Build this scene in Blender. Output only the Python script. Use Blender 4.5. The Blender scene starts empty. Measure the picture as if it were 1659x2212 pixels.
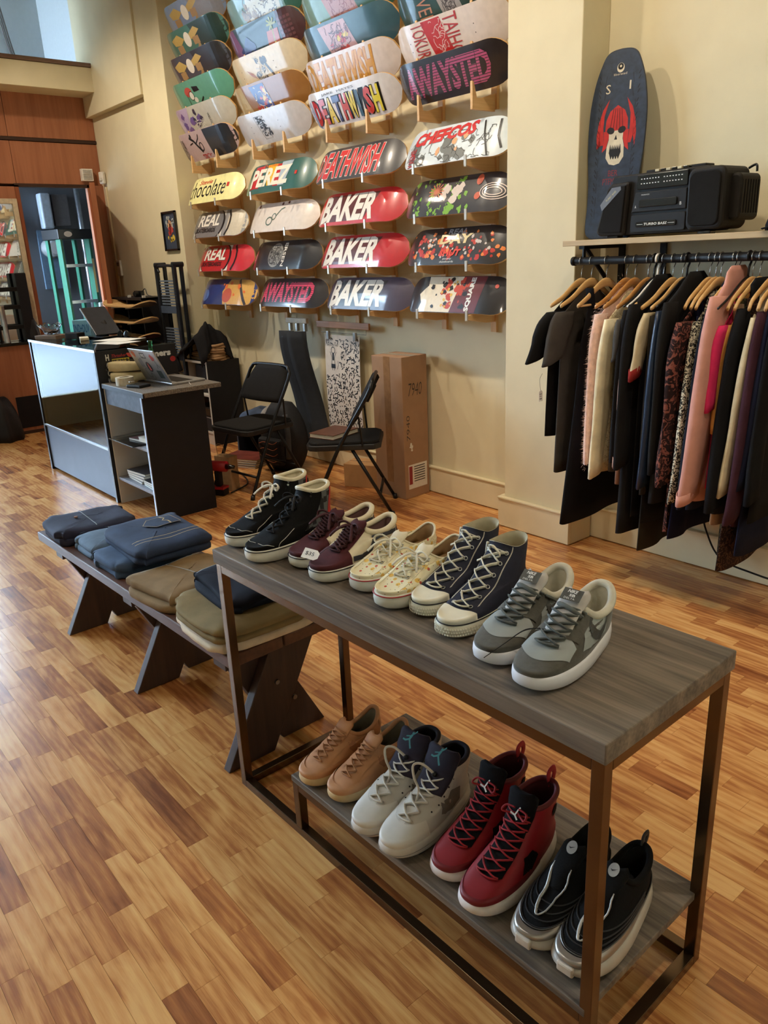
import bpy, bmesh, math, random
from mathutils import Vector, Matrix
sc = bpy.context.scene
col = sc.collection
PI = math.pi
rnd = random.Random(7)

# ------------------------------------------------------------------ camera, world, light, exposure
def cam_axes(yaw, pitch, roll):
    cy, sy, cp, sp = math.cos(yaw), math.sin(yaw), math.cos(pitch), math.sin(pitch)
    f = Vector((sy*cp, cy*cp, sp)); r = Vector((cy, -sy, 0)); u = r.cross(f)
    cr, sr = math.cos(roll), math.sin(roll)
    return cr*r+sr*u, cr*u-sr*r, f
CAM = bpy.data.cameras.new('camera'); cam = bpy.data.objects.new('camera', CAM); col.objects.link(cam)
r_, u_, f_ = cam_axes(*[math.radians(a) for a in (-50.6, -18.33, -2.55)])
cam.matrix_world = Matrix(((r_.x, u_.x, -f_.x, 0), (r_.y, u_.y, -f_.y, 0), (r_.z, u_.z, -f_.z, 1.5), (0, 0, 0, 1)))
CAM.sensor_fit = 'HORIZONTAL'; CAM.sensor_width = 36; CAM.lens = 1672/1659*36; CAM.clip_start = .02
sc.camera = cam
sc.cycles.max_bounces = 8; sc.cycles.diffuse_bounces = 4; sc.cycles.glossy_bounces = 4; sc.cycles.transmission_bounces = 6; sc.cycles.transparent_max_bounces = 12; sc.cycles.caustics_reflective = False; sc.cycles.caustics_refractive = False
W = bpy.data.worlds.new('daylight'); sc.world = W; W.use_nodes = True
bg = W.node_tree.nodes['Background']; bg.inputs[0].default_value = (.62, .80, 1, 1); bg.inputs[1].default_value = 40.0
vs = sc.view_settings; vs.view_transform = 'Standard'; vs.look = 'None'; vs.exposure = -0.15; vs.gamma = 1; vs.use_curve_mapping = False
def light(name, kind, loc, energy, color, aim=None, **kw):
    d = bpy.data.lights.new(name, kind); d.energy = energy; d.color = color
    for k, v in kw.items(): setattr(d, k, v)
    o = bpy.data.objects.new(name, d); col.objects.link(o); o.location = loc
    if aim: o.rotation_euler = (Vector(aim)-Vector(loc)).to_track_quat('-Z', 'Y').to_euler()
    return o
# the shop window wall at X=-8.1 (Y<1.6) lets the daylight in; a portal only guides sampling
po = light('window_portal', 'AREA', (-8.15, -.55, 1.75), 1, (1, 1, 1), aim=(0, -.55, 1.75), shape='RECTANGLE', size=4.1, size_y=2.9)
po.data.cycles.is_portal = True
WARM = (1, .86, .67)
TRACK = [(-6.9, 1.75, 3.62, (-7.2, 3.2, 1.5)), (-5.7, 1.85, 3.62, (-5.8, 3.3, 1.6)), (-4.6, 1.85, 3.62, (-4.6, 3.3, 1.5)), (-3.5, 1.85, 3.62, (-3.4, 3.3, 1.5)),
         (-2.3, 1.85, 3.62, (-2.0, 3.3, 1.4)), (-1.1, 1.85, 3.62, (-1.3, 3.2, 1.2)), (.1, 1.85, 3.62, (-.5, 1.6, .3)), (-2.6, -.4, 3.62, (-2.2, .6, 0))]  # the last lamp is added to brighten the front floor
for i, (x, y, z, aim) in enumerate(TRACK):
    light('track_spot', 'SPOT', (x, y, z), (105, 115, 110, 110, 75, 68, 100, 65)[i], WARM, aim=aim, spot_size=math.radians(105), spot_blend=.9, shadow_soft_size=.045)

# ------------------------------------------------------------------ helpers
def C(r, g, b):
    f = lambda c: (c/255/12.92) if c/255 <= .04045 else ((c/255+.055)/1.055)**2.4
    return (f(r), f(g), f(b), 1)
MATS = {}
def mat(name, c, rough=.6, metal=0, var=.12, scale=30, bump=0, bscale=200, coat=0, stretch=None, alpha=1, trans=0, sheen=0, ior=1.45, spec=.5):
    """plain procedural material: colour broken up by noise, optional fine bump"""
    if name in MATS: return MATS[name]
    m = bpy.data.materials.new(name); m.use_nodes = True; MATS[name] = m
    nt = m.node_tree; b = nt.nodes['Principled BSDF']
    if len(c) == 3: c = C(*c)
    b.inputs['Roughness'].default_value = rough; b.inputs['Metallic'].default_value = metal
    b.inputs['Coat Weight'].default_value = coat; b.inputs['Coat Roughness'].default_value = .08
    b.inputs['Transmission Weight'].default_value = trans; b.inputs['IOR'].default_value = ior
    b.inputs['Alpha'].default_value = alpha; b.inputs['Sheen Weight'].default_value = sheen
    b.inputs['Specular IOR Level'].default_value = spec
    tc = nt.nodes.new('ShaderNodeTexCoord'); mp = nt.nodes.new('ShaderNodeMapping')
    nt.links.new(tc.outputs['Object'], mp.inputs[0])
    if stretch: mp.inputs['Scale'].default_value = stretch
    if var > 0:
        n = nt.nodes.new('ShaderNodeTexNoise'); n.inputs['Scale'].default_value = scale; n.inputs['Detail'].default_value = 4
        nt.links.new(mp.outputs[0], n.inputs['Vector'])
        r = nt.nodes.new('ShaderNodeValToRGB'); r.color_ramp.elements[0].position = .3; r.color_ramp.elements[1].position = .7
        r.color_ramp.elements[0].color = [x*(1-var) for x in c[:3]]+[1]; r.color_ramp.elements[1].color = [min(1, x*(1+var)) for x in c[:3]]+[1]
        nt.links.new(n.outputs[0], r.inputs[0]); nt.links.new(r.outputs[0], b.inputs['Base Color'])
    else: b.inputs['Base Color'].default_value = c
    if bump:
        n2 = nt.nodes.new('ShaderNodeTexNoise'); n2.inputs['Scale'].default_value = bscale; n2.inputs['Detail'].default_value = 3
        nt.links.new(mp.outputs[0], n2.inputs['Vector'])
        bp = nt.nodes.new('ShaderNodeBump'); bp.inputs['Strength'].default_value = bump; bp.inputs['Distance'].default_value = .002
        nt.links.new(n2.outputs[0], bp.inputs['Height']); nt.links.new(bp.outputs[0], b.inputs['Normal'])
    return m
def wood(name, c0, c1, rough=.5, axis=0, scale=14, coat=0, tone=False, bump=.15, fine=1.0, spec=.5):
    """streaky wood grain along an axis; with tone=True the mesh attribute 'tone' picks shade and grain offset per piece"""
    if name in MATS: return MATS[name]
    m = bpy.data.materials.new(name); m.use_nodes = True; MATS[name] = m
    nt = m.node_tree; b = nt.nodes['Principled BSDF']; b.inputs['Roughness'].default_value = rough; b.inputs['Coat Weight'].default_value = coat
    b.inputs['Specular IOR Level'].default_value = spec
    L = nt.links.new
    tc = nt.nodes.new('ShaderNodeTexCoord'); mp = nt.nodes.new('ShaderNodeMapping'); s = [scale]*3; s[axis] = scale*.09
    mp.inputs['Scale'].default_value = s
    src = tc.outputs['Object']
    if tone:
        geo = nt.nodes.new('ShaderNodeNewGeometry'); at = nt.nodes.new('ShaderNodeAttribute'); at.attribute_name = 'tone'
        vm = nt.nodes.new('ShaderNodeVectorMath'); vm.operation = 'MULTIPLY_ADD'
        vm.inputs[1].default_value = (7.3, 3.1, 5.7); L(at.outputs['Vector'], vm.inputs[0]); L(geo.outputs['Position'], vm.inputs[2]); src = vm.outputs[0]
    L(src, mp.inputs[0])
    n = nt.nodes.new('ShaderNodeTexNoise'); n.inputs['Scale'].default_value = 1.0; n.inputs['Detail'].default_value = 6; n.inputs['Distortion'].default_value = 1.6
    L(mp.outputs[0], n.inputs['Vector'])
    mp2 = nt.nodes.new('ShaderNodeMapping'); s2 = [scale*9*fine]*3; s2[axis] = scale*.35; mp2.inputs['Scale'].default_value = s2; L(src, mp2.inputs[0])
    n2 = nt.nodes.new('ShaderNodeTexNoise'); n2.inputs['Scale'].default_value = 1.0; n2.inputs['Detail'].default_value = 2; L(mp2.outputs[0], n2.inputs['Vector'])
    mx = nt.nodes.new('ShaderNodeMix'); mx.data_type = 'FLOAT'; mx.inputs[0].default_value = .35; L(n.outputs[0], mx.inputs[2]); L(n2.outputs[0], mx.inputs[3])
    fac = mx.outputs[0]
    if tone:
        ma = nt.nodes.new('ShaderNodeMath'); ma.operation = 'MULTIPLY_ADD'; ma.inputs[1].default_value = .42; ma.inputs[2].default_value = -.20
        L(at.outputs['Fac'], ma.inputs[0])
        ad = nt.nodes.new('ShaderNodeMath'); ad.operation = 'ADD'; L(fac, ad.inputs[0]); L(ma.outputs[0], ad.inputs[1]); fac = ad.outputs[0]
    r = nt.nodes.new('ShaderNodeValToRGB'); r.color_ramp.elements[0].position = .3; r.color_ramp.elements[1].position = .72
    r.color_ramp.elements[0].color = C(*c0); r.color_ramp.elements[1].color = C(*c1)
    L(fac, r.inputs[0]); L(r.outputs[0], b.inputs['Base Color'])
    bp = nt.nodes.new('ShaderNodeBump'); bp.inputs['Strength'].default_value = bump; bp.inputs['Distance'].default_value = .001
    L(n2.outputs[0], bp.inputs['Height']); L(bp.outputs[0], b.inputs['Normal'])
    return m
def glass(name, tint=(.9, .97, .95, 1), rough=.02):
    if name in MATS: return MATS[name]
    m = bpy.data.materials.new(name); m.use_nodes = True; MATS[name] = m; nt = m.node_tree
    for n in list(nt.nodes): nt.nodes.remove(n)
    o = nt.nodes.new('ShaderNodeOutputMaterial'); t = nt.nodes.new('ShaderNodeBsdfTransparent'); g = nt.nodes.new('ShaderNodeBsdfGlossy')
    t.inputs[0].default_value = tint; g.inputs['Roughness'].default_value = rough
    fr = nt.nodes.new('ShaderNodeFresnel'); fr.inputs[0].default_value = 1.5; mx = nt.nodes.new('ShaderNodeMixShader')
    nt.links.new(fr.outputs[0], mx.inputs[0]); nt.links.new(t.outputs[0], mx.inputs[1]); nt.links.new(g.outputs[0], mx.inputs[2]); nt.links.new(mx.outputs[0], o.inputs[0])
    return m

class MB:
    def __init__(s): s.v = []; s.f = []; s.tone = []
    def add(s, vs, fs, M=None):
        n = len(s.v)
        s.v += [tuple(M @ Vector(p)) for p in vs] if M is not None else [tuple(p) for p in vs]
        s.f += [tuple(i+n for i in f) for f in fs]; return s
    def box(s, x0, x1, y0, y1, z0, z1, M=None):
        return s.add([(x0, y0, z0), (x1, y0, z0), (x1, y1, z0), (x0, y1, z0), (x0, y0, z1), (x1, y0, z1), (x1, y1, z1), (x0, y1, z1)],
              [(3, 2, 1, 0), (4, 5, 6, 7), (0, 1, 5, 4), (1, 2, 6, 5), (2, 3, 7, 6), (3, 0, 4, 7)], M)
    def loft(s, rings, capa=True, capb=True, closed=True, M=None):
        n = len(rings[0]); vs = [p for r in rings for p in r]; fs = []
        for i in range(len(rings)-1):
            for j in range(n if closed else n-1):
                k = (j+1) % n; fs.append((i*n+j, i*n+k, (i+1)*n+k, (i+1)*n+j))
        if capa: fs.append(tuple(reversed(range(n))))
        if capb: fs.append(tuple((len(rings)-1)*n+j for j in range(n)))
        return s.add(vs, fs, M)
    def cyl(s, p0, p1, r0, r1=None, n=12, caps=True):
        p0, p1 = Vector(p0), Vector(p1); r1 = r0 if r1 is None else r1
        q = (p1-p0).to_track_quat('Z', 'Y') if (p1-p0).length > 1e-9 else Matrix.Identity(3).to_quaternion()
        rg = [[p+q @ Vector((r*math.cos(2*PI*k/n), r*math.sin(2*PI*k/n), 0)) for k in range(n)] for p, r in ((p0, r0), (p1, r1))]
        return s.loft(rg, caps, caps)
    def tube(s, pts, r, n=8, closed=False, flat=1.0, caps=True, up=None):
        pts = [Vector(p) for p in pts]; rings = []; N = len(pts); prev = None
        for i, p in enumerate(pts):
            a = pts[(i-1) % N] if closed or i else p; b = pts[(i+1) % N] if closed or i < N-1 else p
            t = (b-a); t = t.normalized() if t.length > 1e-9 else Vector((0, 0, 1))
            if up is not None: x = t.cross(Vector(up)); 
            elif prev is None: x = t.orthogonal()
            else: x = prev-t*prev.dot(t)
            x = x.normalized() if x.length > 1e-7 else t.orthogonal().normalized(); prev = x; y = t.cross(x)
            rr = r[i] if isinstance(r, (list, tuple)) else r
            rings.append([p+x*(rr*math.cos(2*PI*k/n))+y*(rr*flat*math.sin(2*PI*k/n)) for k in range(n)])
        if closed: rings.append(rings[0]); return s.loft(rings, False, False)
        return s.loft(rings, caps, caps)
    def lathe(s, prof, n=20, M=None, o=(0, 0, 0)):
        rings = [[(o[0]+r*math.cos(2*PI*k/n), o[1]+r*math.sin(2*PI*k/n), o[2]+z) for k in range(n)] for r, z in prof]
        return s.loft(rings, True, True, True, M)
    def prism(s, poly, h, M=None):
        """poly in xy, extruded z 0..h"""
        n = len(poly); vs = [(x, y, 0) for x, y in poly]+[(x, y, h) for x, y in poly]
        fs = [tuple(reversed(range(n))), tuple(range(n, 2*n))]+[(i, (i+1) % n, n+(i+1) % n, n+i) for i in range(n)]
        return s.add(vs, fs, M)
    def grid(s, fn, nu, nv, M=None):
        vs = [fn(i/nu, j/nv) for i in range(nu+1) for j in range(nv+1)]
        fs = [(i*(nv+1)+j, (i+1)*(nv+1)+j, (i+1)*(nv+1)+j+1, i*(nv+1)+j+1) for i in range(nu) for j in range(nv)]
        return s.add(vs, fs, M)
    def build(s, name, m, parent=None, smooth=False, bevel=0, seg=2, solid=0, sub=0, fix=True):
        me = bpy.data.meshes.new(name); me.from_pydata(s.v, [], s.f); me.update()
        if fix:
            bm = bmesh.new(); bm.from_mesh(me); bmesh.ops.recalc_face_normals(bm, faces=bm.faces); bm.to_mesh(me); bm.free()
        if smooth: me.polygons.foreach_set('use_smooth', [True]*len(me.polygons))
        o = bpy.data.objects.new(name, me); col.objects.link(o)
        if m: me.materials.append(m)
        if parent: o.parent = parent
        if solid: md = o.modifiers.new('solid', 'SOLIDIFY'); md.thickness = solid; md.offset = 0
        if bevel:
            md = o.modifiers.new('bevel', 'BEVEL'); md.width = bevel; md.segments = seg; md.limit_method = 'ANGLE'; md.angle_limit = .7
        if sub: md = o.modifiers.new('sub', 'SUBSURF'); md.levels = sub; md.render_levels = sub
        return o
def tag(o, label, cat, group=None):
    o['label'] = label; o['category'] = cat
    if group: o['group'] = group
    return o
def thing(name, label, cat, loc=(0, 0, 0), rz=0, group=None):
    o = bpy.data.objects.new(name, None); col.objects.link(o); o.location = loc; o.rotation_euler = (0, 0, rz); o.empty_display_size = .05
    return tag(o, label, cat, group)
def struct(o): o['kind'] = 'structure'; return o
def B(x0, x1, y0, y1, z0, z1): return MB().box(x0, x1, y0, y1, z0, z1)
def smooth_path(pts, k=6, closed=False):
    pts = [Vector(p) for p in pts]; n = len(pts); out = []
    for i in range(n if closed else n-1):
        p0 = pts[(i-1) % n] if closed or i else pts[0]; p1 = pts[i]; p2 = pts[(i+1) % n]; p3 = pts[(i+2) % n] if closed or i < n-2 else pts[-1]
        for j in range(k):
            t = j/k; out.append(.5*((2*p1)+(p2-p0)*t+(2*p0-5*p1+4*p2-p3)*t*t+(3*p1-p0-3*p2+p3)*t**3))
    if not closed: out.append(pts[-1])
    return out
# flat shapes (print and lettering): list of (vertices2d, faces)
TXT = {}
def text2d(s, bold=.0, shear=0, cw=1.0):
    k = (s, bold, shear)
    if k not in TXT:
        c = bpy.data.curves.new('lettering', 'FONT'); c.body = s; c.size = 1; c.offset = bold; c.shear = shear; c.resolution_u = 2; c.space_character = cw
        o = bpy.data.objects.new('lettering', c); me = o.to_mesh()
        vs = [(v.co.x, v.co.y) for v in me.vertices]; fs = [tuple(p.vertices) for p in me.polygons]
        bpy.data.objects.remove(o); bpy.data.curves.remove(c)
        x0 = min(v[0] for v in vs); x1 = max(v[0] for v in vs); y0 = min(v[1] for v in vs); y1 = max(v[1] for v in vs)
        TXT[k] = ([((x-x0)/(x1-x0), (y-y0)/(y1-y0)) for x, y in vs], fs, (x1-x0)/(y1-y0))
    return TXT[k]
def S_text(s, u0, u1, v0, v1, bold=.02, shear=0, rot=0, slant=0):
    vs, fs, _ = text2d(s, bold, shear); out = []
    for x, y in vs:
        if rot == 90: x, y = 1-y, x
        elif rot == -90: x, y = y, 1-x
        elif rot == 180: x, y = 1-x, 1-y
        out.append((u0+(u1-u0)*x, v0+(v1-v0)*y+slant*(x-.5)))
    return out, fs
def S_poly(pts): return list(pts), [tuple(range(len(pts)))]
def S_rect(u0, u1, v0, v1): return S_poly([(u0, v0), (u1, v0), (u1, v1), (u0, v1)])
def S_ell(cu, cv, ru, rv, n=20, rot=0):
    return S_poly([(cu+ru*math.cos(2*PI*k/n)*math.cos(rot)-rv*math.sin(2*PI*k/n)*math.sin(rot), cv+ru*math.cos(2*PI*k/n)*math.sin(rot)+rv*math.sin(2*PI*k/n)*math.cos(rot)) for k in range(n)])
def S_stroke(pts, w, taper=False):
    P = [Vector((p[0], p[1], 0)) for p in pts]; vs = []; fs = []; N = len(P)
    for i, p in enumerate(P):
        t = (P[min(i+1, N-1)]-P[max(i-1, 0)]); t = t.normalized() if t.length > 1e-9 else Vector((1, 0, 0)); n = Vector((-t.y, t.x, 0))
        ww = w*(1-.8*i/(N-1)) if taper else w
        vs += [tuple((p+n*ww/2)[:2]), tuple((p-n*ww/2)[:2])]
    fs = [(2*i, 2*i+1, 2*i+3, 2*i+2) for i in range(N-1)]
    return vs, fs
def S_blob(cu, cv, r, rg, n=11, ru=1.0, j=.45):
    a0 = rg.random()*6
    return S_poly([(cu+ru*r*math.cos(a0+2*PI*k/n)*(1-j*rg.random()), cv+r*math.sin(a0+2*PI*k/n)*(1-j*rg.random())) for k in range(n)])
def S_ring(cu, cv, ru, rv, w, n=24, a0=0, a1=2*PI):
    return S_stroke([(cu+ru*math.cos(a0+(a1-a0)*k/n), cv+rv*math.sin(a0+(a1-a0)*k/n)) for k in range(n+1)], w)
def merge(shapes):
    vs = []; fs = []
    for v, f in shapes: n = len(vs); vs += v; fs += [tuple(i+n for i in q) for q in f]
    return vs, fs
def decal(name, shape, m, parent, fn, cuts=(), vcuts=(), fn_flat=True):
    """lay a flat shape on a surface: cut it along grid lines, then send (u,v) through fn"""
    vs, fs = shape
    bm = bmesh.new(); V = [bm.verts.new((x, y, 0)) for x, y in vs]
    for f in fs:
        try: bm.faces.new([V[i] for i in f])
        except ValueError: pass
    if any(len(f.verts) > 4 for f in bm.faces): bmesh.ops.triangulate(bm, faces=bm.faces[:])
    for c in cuts: bmesh.ops.bisect_plane(bm, geom=bm.verts[:]+bm.edges[:]+bm.faces[:], plane_co=(c, 0, 0), plane_no=(1, 0, 0))
    for c in vcuts: bmesh.ops.bisect_plane(bm, geom=bm.verts[:]+bm.edges[:]+bm.faces[:], plane_co=(0, c, 0), plane_no=(0, 1, 0))
    for f in bm.faces:
        f.normal_update()
        if f.normal.z < 0: f.normal_flip()
    for v in bm.verts: v.co = Vector(fn(v.co.x, v.co.y))
    me = bpy.data.meshes.new(name); bm.to_mesh(me); bm.free(); me.materials.append(m)
    o = bpy.data.objects.new(name, me); col.objects.link(o); o.parent = parent
    return o
def plane_fn(o, ux, vx, lift=.0006):
    o, ux, vx = Vector(o), Vector(ux), Vector(vx); n = ux.cross(vx).normalized()*lift
    return lambda u, v: o+ux*u+vx*v+n
def ink(name, c, rough=.45, coat=0, metal=0): return mat('ink_'+name, c, rough, metal=metal, var=.05, scale=60, coat=coat)
# ------------------------------------------------------------------ the room
M_wall = mat('cream_paint', (224, 212, 178), .75, var=.03, scale=6, bump=.12, bscale=260)
M_trim = mat('cream_trim', (228, 213, 176), .5, var=.03, scale=8)
M_ceil = mat('ceiling_white', (225, 218, 200), .8, var=.02)
WY = 3.39
struct(B(-6.6, .9, WY, WY+.1, 0, 4.2).build('wall_back', M_wall))
struct(B(-8.3, -6.6, 3.24, 3.34, 0, 4.2).build('wall_corner', M_wall))
struct(B(.8, .9, -3, WY, 0, 4.2).build('wall_right', M_wall))
struct(B(-8.2, .9, -3.1, -3, 0, 4.2).build('wall_front', M_wall))
struct(B(-8.16, .9, -3.1, 4.4, 4.2, 4.3).build('ceiling', M_ceil))
p = struct(B(-2.80, -2.37, 3.19, WY, 0, 4.2).build('wall_pillar', M_wall, bevel=.004))
struct(B(-6.82, -6.39, 3.19, WY, 0, 4.2).build('wall_pillar', M_wall, bevel=.004))
struct(B(-8.1, -6.82, 3.17, 3.30, 2.865, 4.2).build('trim_1', M_wall, bevel=.004))   # soffit beam above the door corner
# baseboards: board + moulded cap
def baseboard(name, x0, x1, y):
    o = struct(B(x0, x1, y-.022, y, .004, .165).build(name, M_trim, bevel=.003))
    B(x0, x1, y-.03, y, .165, .178).build('cap_moulding', M_trim, o, bevel=.004)
    return o
baseboard('baseboard_back', -6.39, -2.80, WY); baseboard('baseboard_right', -2.37, .8, WY)
o = baseboard('baseboard_pillar', -2.83, -2.34, 3.19)
B(-2.37, -2.34, 3.19, WY-.03, .004, .178).build('return_board', M_trim, o); B(-2.83, -2.80, 3.19, WY-.03, .004, .178).build('return_board', M_trim, o)
baseboard('baseboard_corner', -6.84, -6.37, 3.19)
# back wall of wood panels (X=-8.1) with the store-room doorway, big shop window to its left
M_pan = wood('panel_wood', (142, 84, 56), (184, 120, 84), .42, axis=2, scale=5)
M_dark = mat('dark_trim', (60, 38, 28), .5)
def panel(y0, y1, z0, z1, par): return B(-8.14, -8.1, y0+.002, y1-.002, z0+.002, z1-.002).build('panel', M_pan, par, bevel=.002)
wl = struct(B(-8.24, -8.15, 1.65, 2.43, 0, 2.27).build('wall_left', mat('panel_back', (70, 45, 32), .7)))
B(-8.24, -8.15, 1.65, 3.24, 2.27, 3.24).build('lintel_core', MATS['panel_back'], wl)
for y0, y1 in ((1.65, 2.05), (2.05, 2.43)): panel(y0, y1, .0, 2.25, wl)
for y0, y1 in ((1.65, 2.43), (2.43, 3.24)):
    panel(y0, y1, 2.27, 2.64, wl); panel(y0, y1, 2.67, 3.06, wl)
B(-8.14, -8.09, 1.65, 3.24, 2.642, 2.668).build('joint_strip', M_dark, wl)
B(-8.14, -8.085, 2.405, 2.44, 0, 2.26).build('door_jamb', wood('jamb_wood', (120, 62, 36), (150, 84, 50), .4, axis=2), wl)
B(-8.14, -8.085, 2.405, 3.1, 2.245, 2.275).build('door_head', M_dark, wl)
B(-8.14, -8.085, 3.08, 3.24, 0, 2.27).build('panel', M_pan, wl)
bb = struct(B(-8.1, -7.8, 1.65, 3.18, 3.04, 3.24).build('trim_2', M_wall, bevel=.003))
B(-8.1, -7.785, 1.65, 3.17, 3.242, 3.275).build('wood_ledge', wood('ledge_wood', (92, 70, 58), (128, 100, 84), .5, axis=1), bb, bevel=.002)
struct(B(-9.4, -9.3, -3, 4.4, 3.0, 4.2).build('wall_upper', mat('upper_white', (214, 222, 226), .7, var=.02)))
struct(B(-9.4, -8.16, .2, 4.4, 4.2, 4.3).build('upper_sky_block', M_ceil)); struct(B(-9.4, -8.1, 3.3, 3.4, 3.0, 4.2).build('wall_upper_side', MATS['upper_white']))  # unseen slab over the recess, added to keep sky light off the upper wall
ca = thing('cable_bundle', 'three grey cables running down the white upper wall above the wood ledge', 'cable', (-9.25, 2.9, 3.1))
for k in range(3):
    MB().tube(smooth_path([(-9.27, 2.86+.018*k, 4.19), (-9.27, 2.93+.02*k, 3.7), (-9.27, 3.03+.012*k, 3.3), (-9.27, 3.05+.012*k, 3.02)]), .008, 6).build('cable', mat('grey_cable', (120, 112, 108), .5), ca, smooth=True)
ca.location = (0, 0, 0)
# shop window: frame bars around the daylight opening
win = struct(B(-8.16, -8.06, 1.52, 1.65, 0, 4.2).build('window_1', mat('window_frame_metal', (70, 72, 76), .4, metal=.6)))
WF = MATS['window_frame_metal']
for a in ((-8.16, -8.06, -2.9, 1.52, 0, .30), (-8.16, -8.06, -2.9, 1.52, 4.05, 4.2), (-8.16, -8.06, -3.0, -2.6, 0, 4.2), (-8.14, -8.08, -.62, -.56, .3, 4.05), (-8.14, -8.08, -2.6, 1.52, 2.35, 2.41)):
    B(*a).build('window_frame', WF if a[5] < 4 and a[4] > 0 else M_wall, win)
for y0, y1 in ((-2.6, -.62), (-.56, 1.52)):
    for z0, z1 in ((.3, 2.35), (2.41, 4.05)): B(-8.115, -8.11, y0, y1, z0, z1).build('pane', glass('window_glass', (.97, .99, 1, 1)), win)  # upper row of panes is added to let in more daylight
# outside: pavement, street and a plain facade across it, so the panes have something to show
struct(B(-30, -8.24, -20, 20, -.25, -.05).build('ground', mat('asphalt', (120, 124, 128), .9)))
struct(B(-19, -18.5, -14, 16, -.05, 3.4).build('wall_street', mat('street_facade', (170, 176, 180), .9)))
# store room behind the doorway
M_room = mat('store_room_wall', (100, 104, 110), .85, var=.05, scale=5)
struct(B(-9.9, -9.8, 1.6, 4.4, 0, 3.0).build('wall_store_room', M_room)); struct(B(-9.9, -8.24, 4.3, 4.4, 0, 3.0).build('wall_store_side', mat('store_side', (120, 112, 100), .85)))
struct(B(-8.24, -8.14, 3.3, 4.4, 0, 3.0).build('wall_store_front', M_room)); struct(B(-9.9, -8.24, 1.55, 1.65, 0, 1.0).build('wall_store_near', M_room)); struct(B(-9.9, -8.24, 1.6, 4.4, 2.95, 3.0).build('ceiling_store_room', M_room))  # near wall kept low: made-up opening above it lets daylight in
def floor_mat():
    m = bpy.data.materials.new('floor_strip'); m.use_nodes = True; MATS['floor_strip'] = m; nt = m.node_tree; b = nt.nodes['Principled BSDF']; L = nt.links.new; N = nt.nodes.new
    b.inputs['Roughness'].default_value = .27; b.inputs['Coat Weight'].default_value = .15; b.inputs['Coat Roughness'].default_value = .12
    geo = N('ShaderNodeNewGeometry'); at = N('ShaderNodeAttribute'); at.attribute_name = 'tone'
    vm = N('ShaderNodeVectorMath'); vm.operation = 'MULTIPLY_ADD'; vm.inputs[1].default_value = (17.3, 9.1, 5.7); L(at.outputs['Vector'], vm.inputs[0]); L(geo.outputs['Position'], vm.inputs[2])
    def mp(sc_):
        q = N('ShaderNodeMapping'); q.inputs['Scale'].default_value = sc_; L(vm.outputs[0], q.inputs[0]); return q.outputs[0]
    def noise(sc_, det, dist): n = N('ShaderNodeTexNoise'); n.inputs['Scale'].default_value = 1; n.inputs['Detail'].default_value = det; n.inputs['Distortion'].default_value = dist; L(mp(sc_), n.inputs['Vector']); return n.outputs[0]
    wv = N('ShaderNodeTexWave'); wv.bands_direction = 'Y'; wv.inputs['Scale'].default_value = 1; wv.inputs['Distortion'].default_value = 9; wv.inputs['Detail'].default_value = 3; wv.inputs['Detail Scale'].default_value = .9; L(mp((2.6, 13, 1)), wv.inputs['Vector'])
    cloud = noise((3.5, 13, 1), 3, .8); fine = noise((18, 330, 1), 2, 0)
    def ma(op, a, b_, c=None):
        q = N('ShaderNodeMath'); q.operation = op
        for k, v in enumerate((a, b_, c)):
            if v is None: continue
            if isinstance(v, (int, float)): q.inputs[k].default_value = v
            else: L(v, q.inputs[k])
        return q.outputs[0]
    f = ma('MULTIPLY_ADD', wv.outputs['Fac'], .13, ma('MULTIPLY_ADD', cloud, .85, ma('MULTIPLY_ADD', fine, .26, ma('MULTIPLY_ADD', at.outputs['Fac'], .40, -.33))))
    r = N('ShaderNodeValToRGB'); e = r.color_ramp.elements; e[0].position = .16; e[0].color = C(128, 72, 40); e[1].position = .82; e[1].color = C(226, 174, 110)
    e2 = e.new(.42); e2.color = C(176, 112, 62); e3 = e.new(.6); e3.color = C(210, 150, 88); L(f, r.inputs[0]); L(r.outputs[0], b.inputs['Base Color'])
    bp_ = N('ShaderNodeBump'); bp_.inputs['Strength'].default_value = .06; bp_.inputs['Distance'].default_value = .001; L(fine, bp_.inputs['Height']); L(bp_.outputs[0], b.inputs['Normal'])
    return m
# floor: laminate of strips running along the wall; nearest 300 strips are pieces of their own
M_strip = floor_mat()
fo = struct(B(-10, .9, -3.1, 4.4, -.06, -.006).build('floor', mat('floor_underlay', (70, 42, 24), .9)))
def strip_geo(x0, x1, y0, y1, mb):
    g = .0003; a = [(x0+g, y0+g), (x1-g, y0+g), (x1-g, y1-g), (x0+g, y1-g)]
    mb.add([(x, y, -.006) for x, y in a]+[(x, y, 0) for x, y in a], [(0, 1, 5, 4), (1, 2, 6, 5), (2, 3, 7, 6), (3, 0, 4, 7), (4, 5, 6, 7)])
    return 5
strips = []
row = 0; y = -1.0; rg = random.Random(3)
while y < WY:
    w = .0633; x = -8.14-rg.random()*.4
    while x < .8:
        l = rg.choice((.19, .26, .30, .36, .42, .30)); t = rg.random()
        t = t*.7+.3 if rg.random() < .88 else t*.25
        x1 = min(x+l, .8)
        if x1 > -8.1: strips.append((max(x, -8.14), x1, y, min(y+w, WY), t))
        x += l
    y += w; row += 1
def score(s):
    cx, cy = (s[0]+s[1])/2, (s[2]+s[3])/2; d = Vector((cx, cy, -1.5)); z = d.dot(f_)
    if z < .3: return 1e9
    px = 829.5+1672*d.dot(r_)/z; py = 1106-1672*d.dot(u_)/z
    if not (-60 < px < 1720 and 800 < py < 2270): return 1e9
    return z
strips.sort(key=score)
def set_tone(me, tones):
    at = me.attributes.new('tone', 'FLOAT', 'FACE'); at.data.foreach_set('value', tones)
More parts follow.
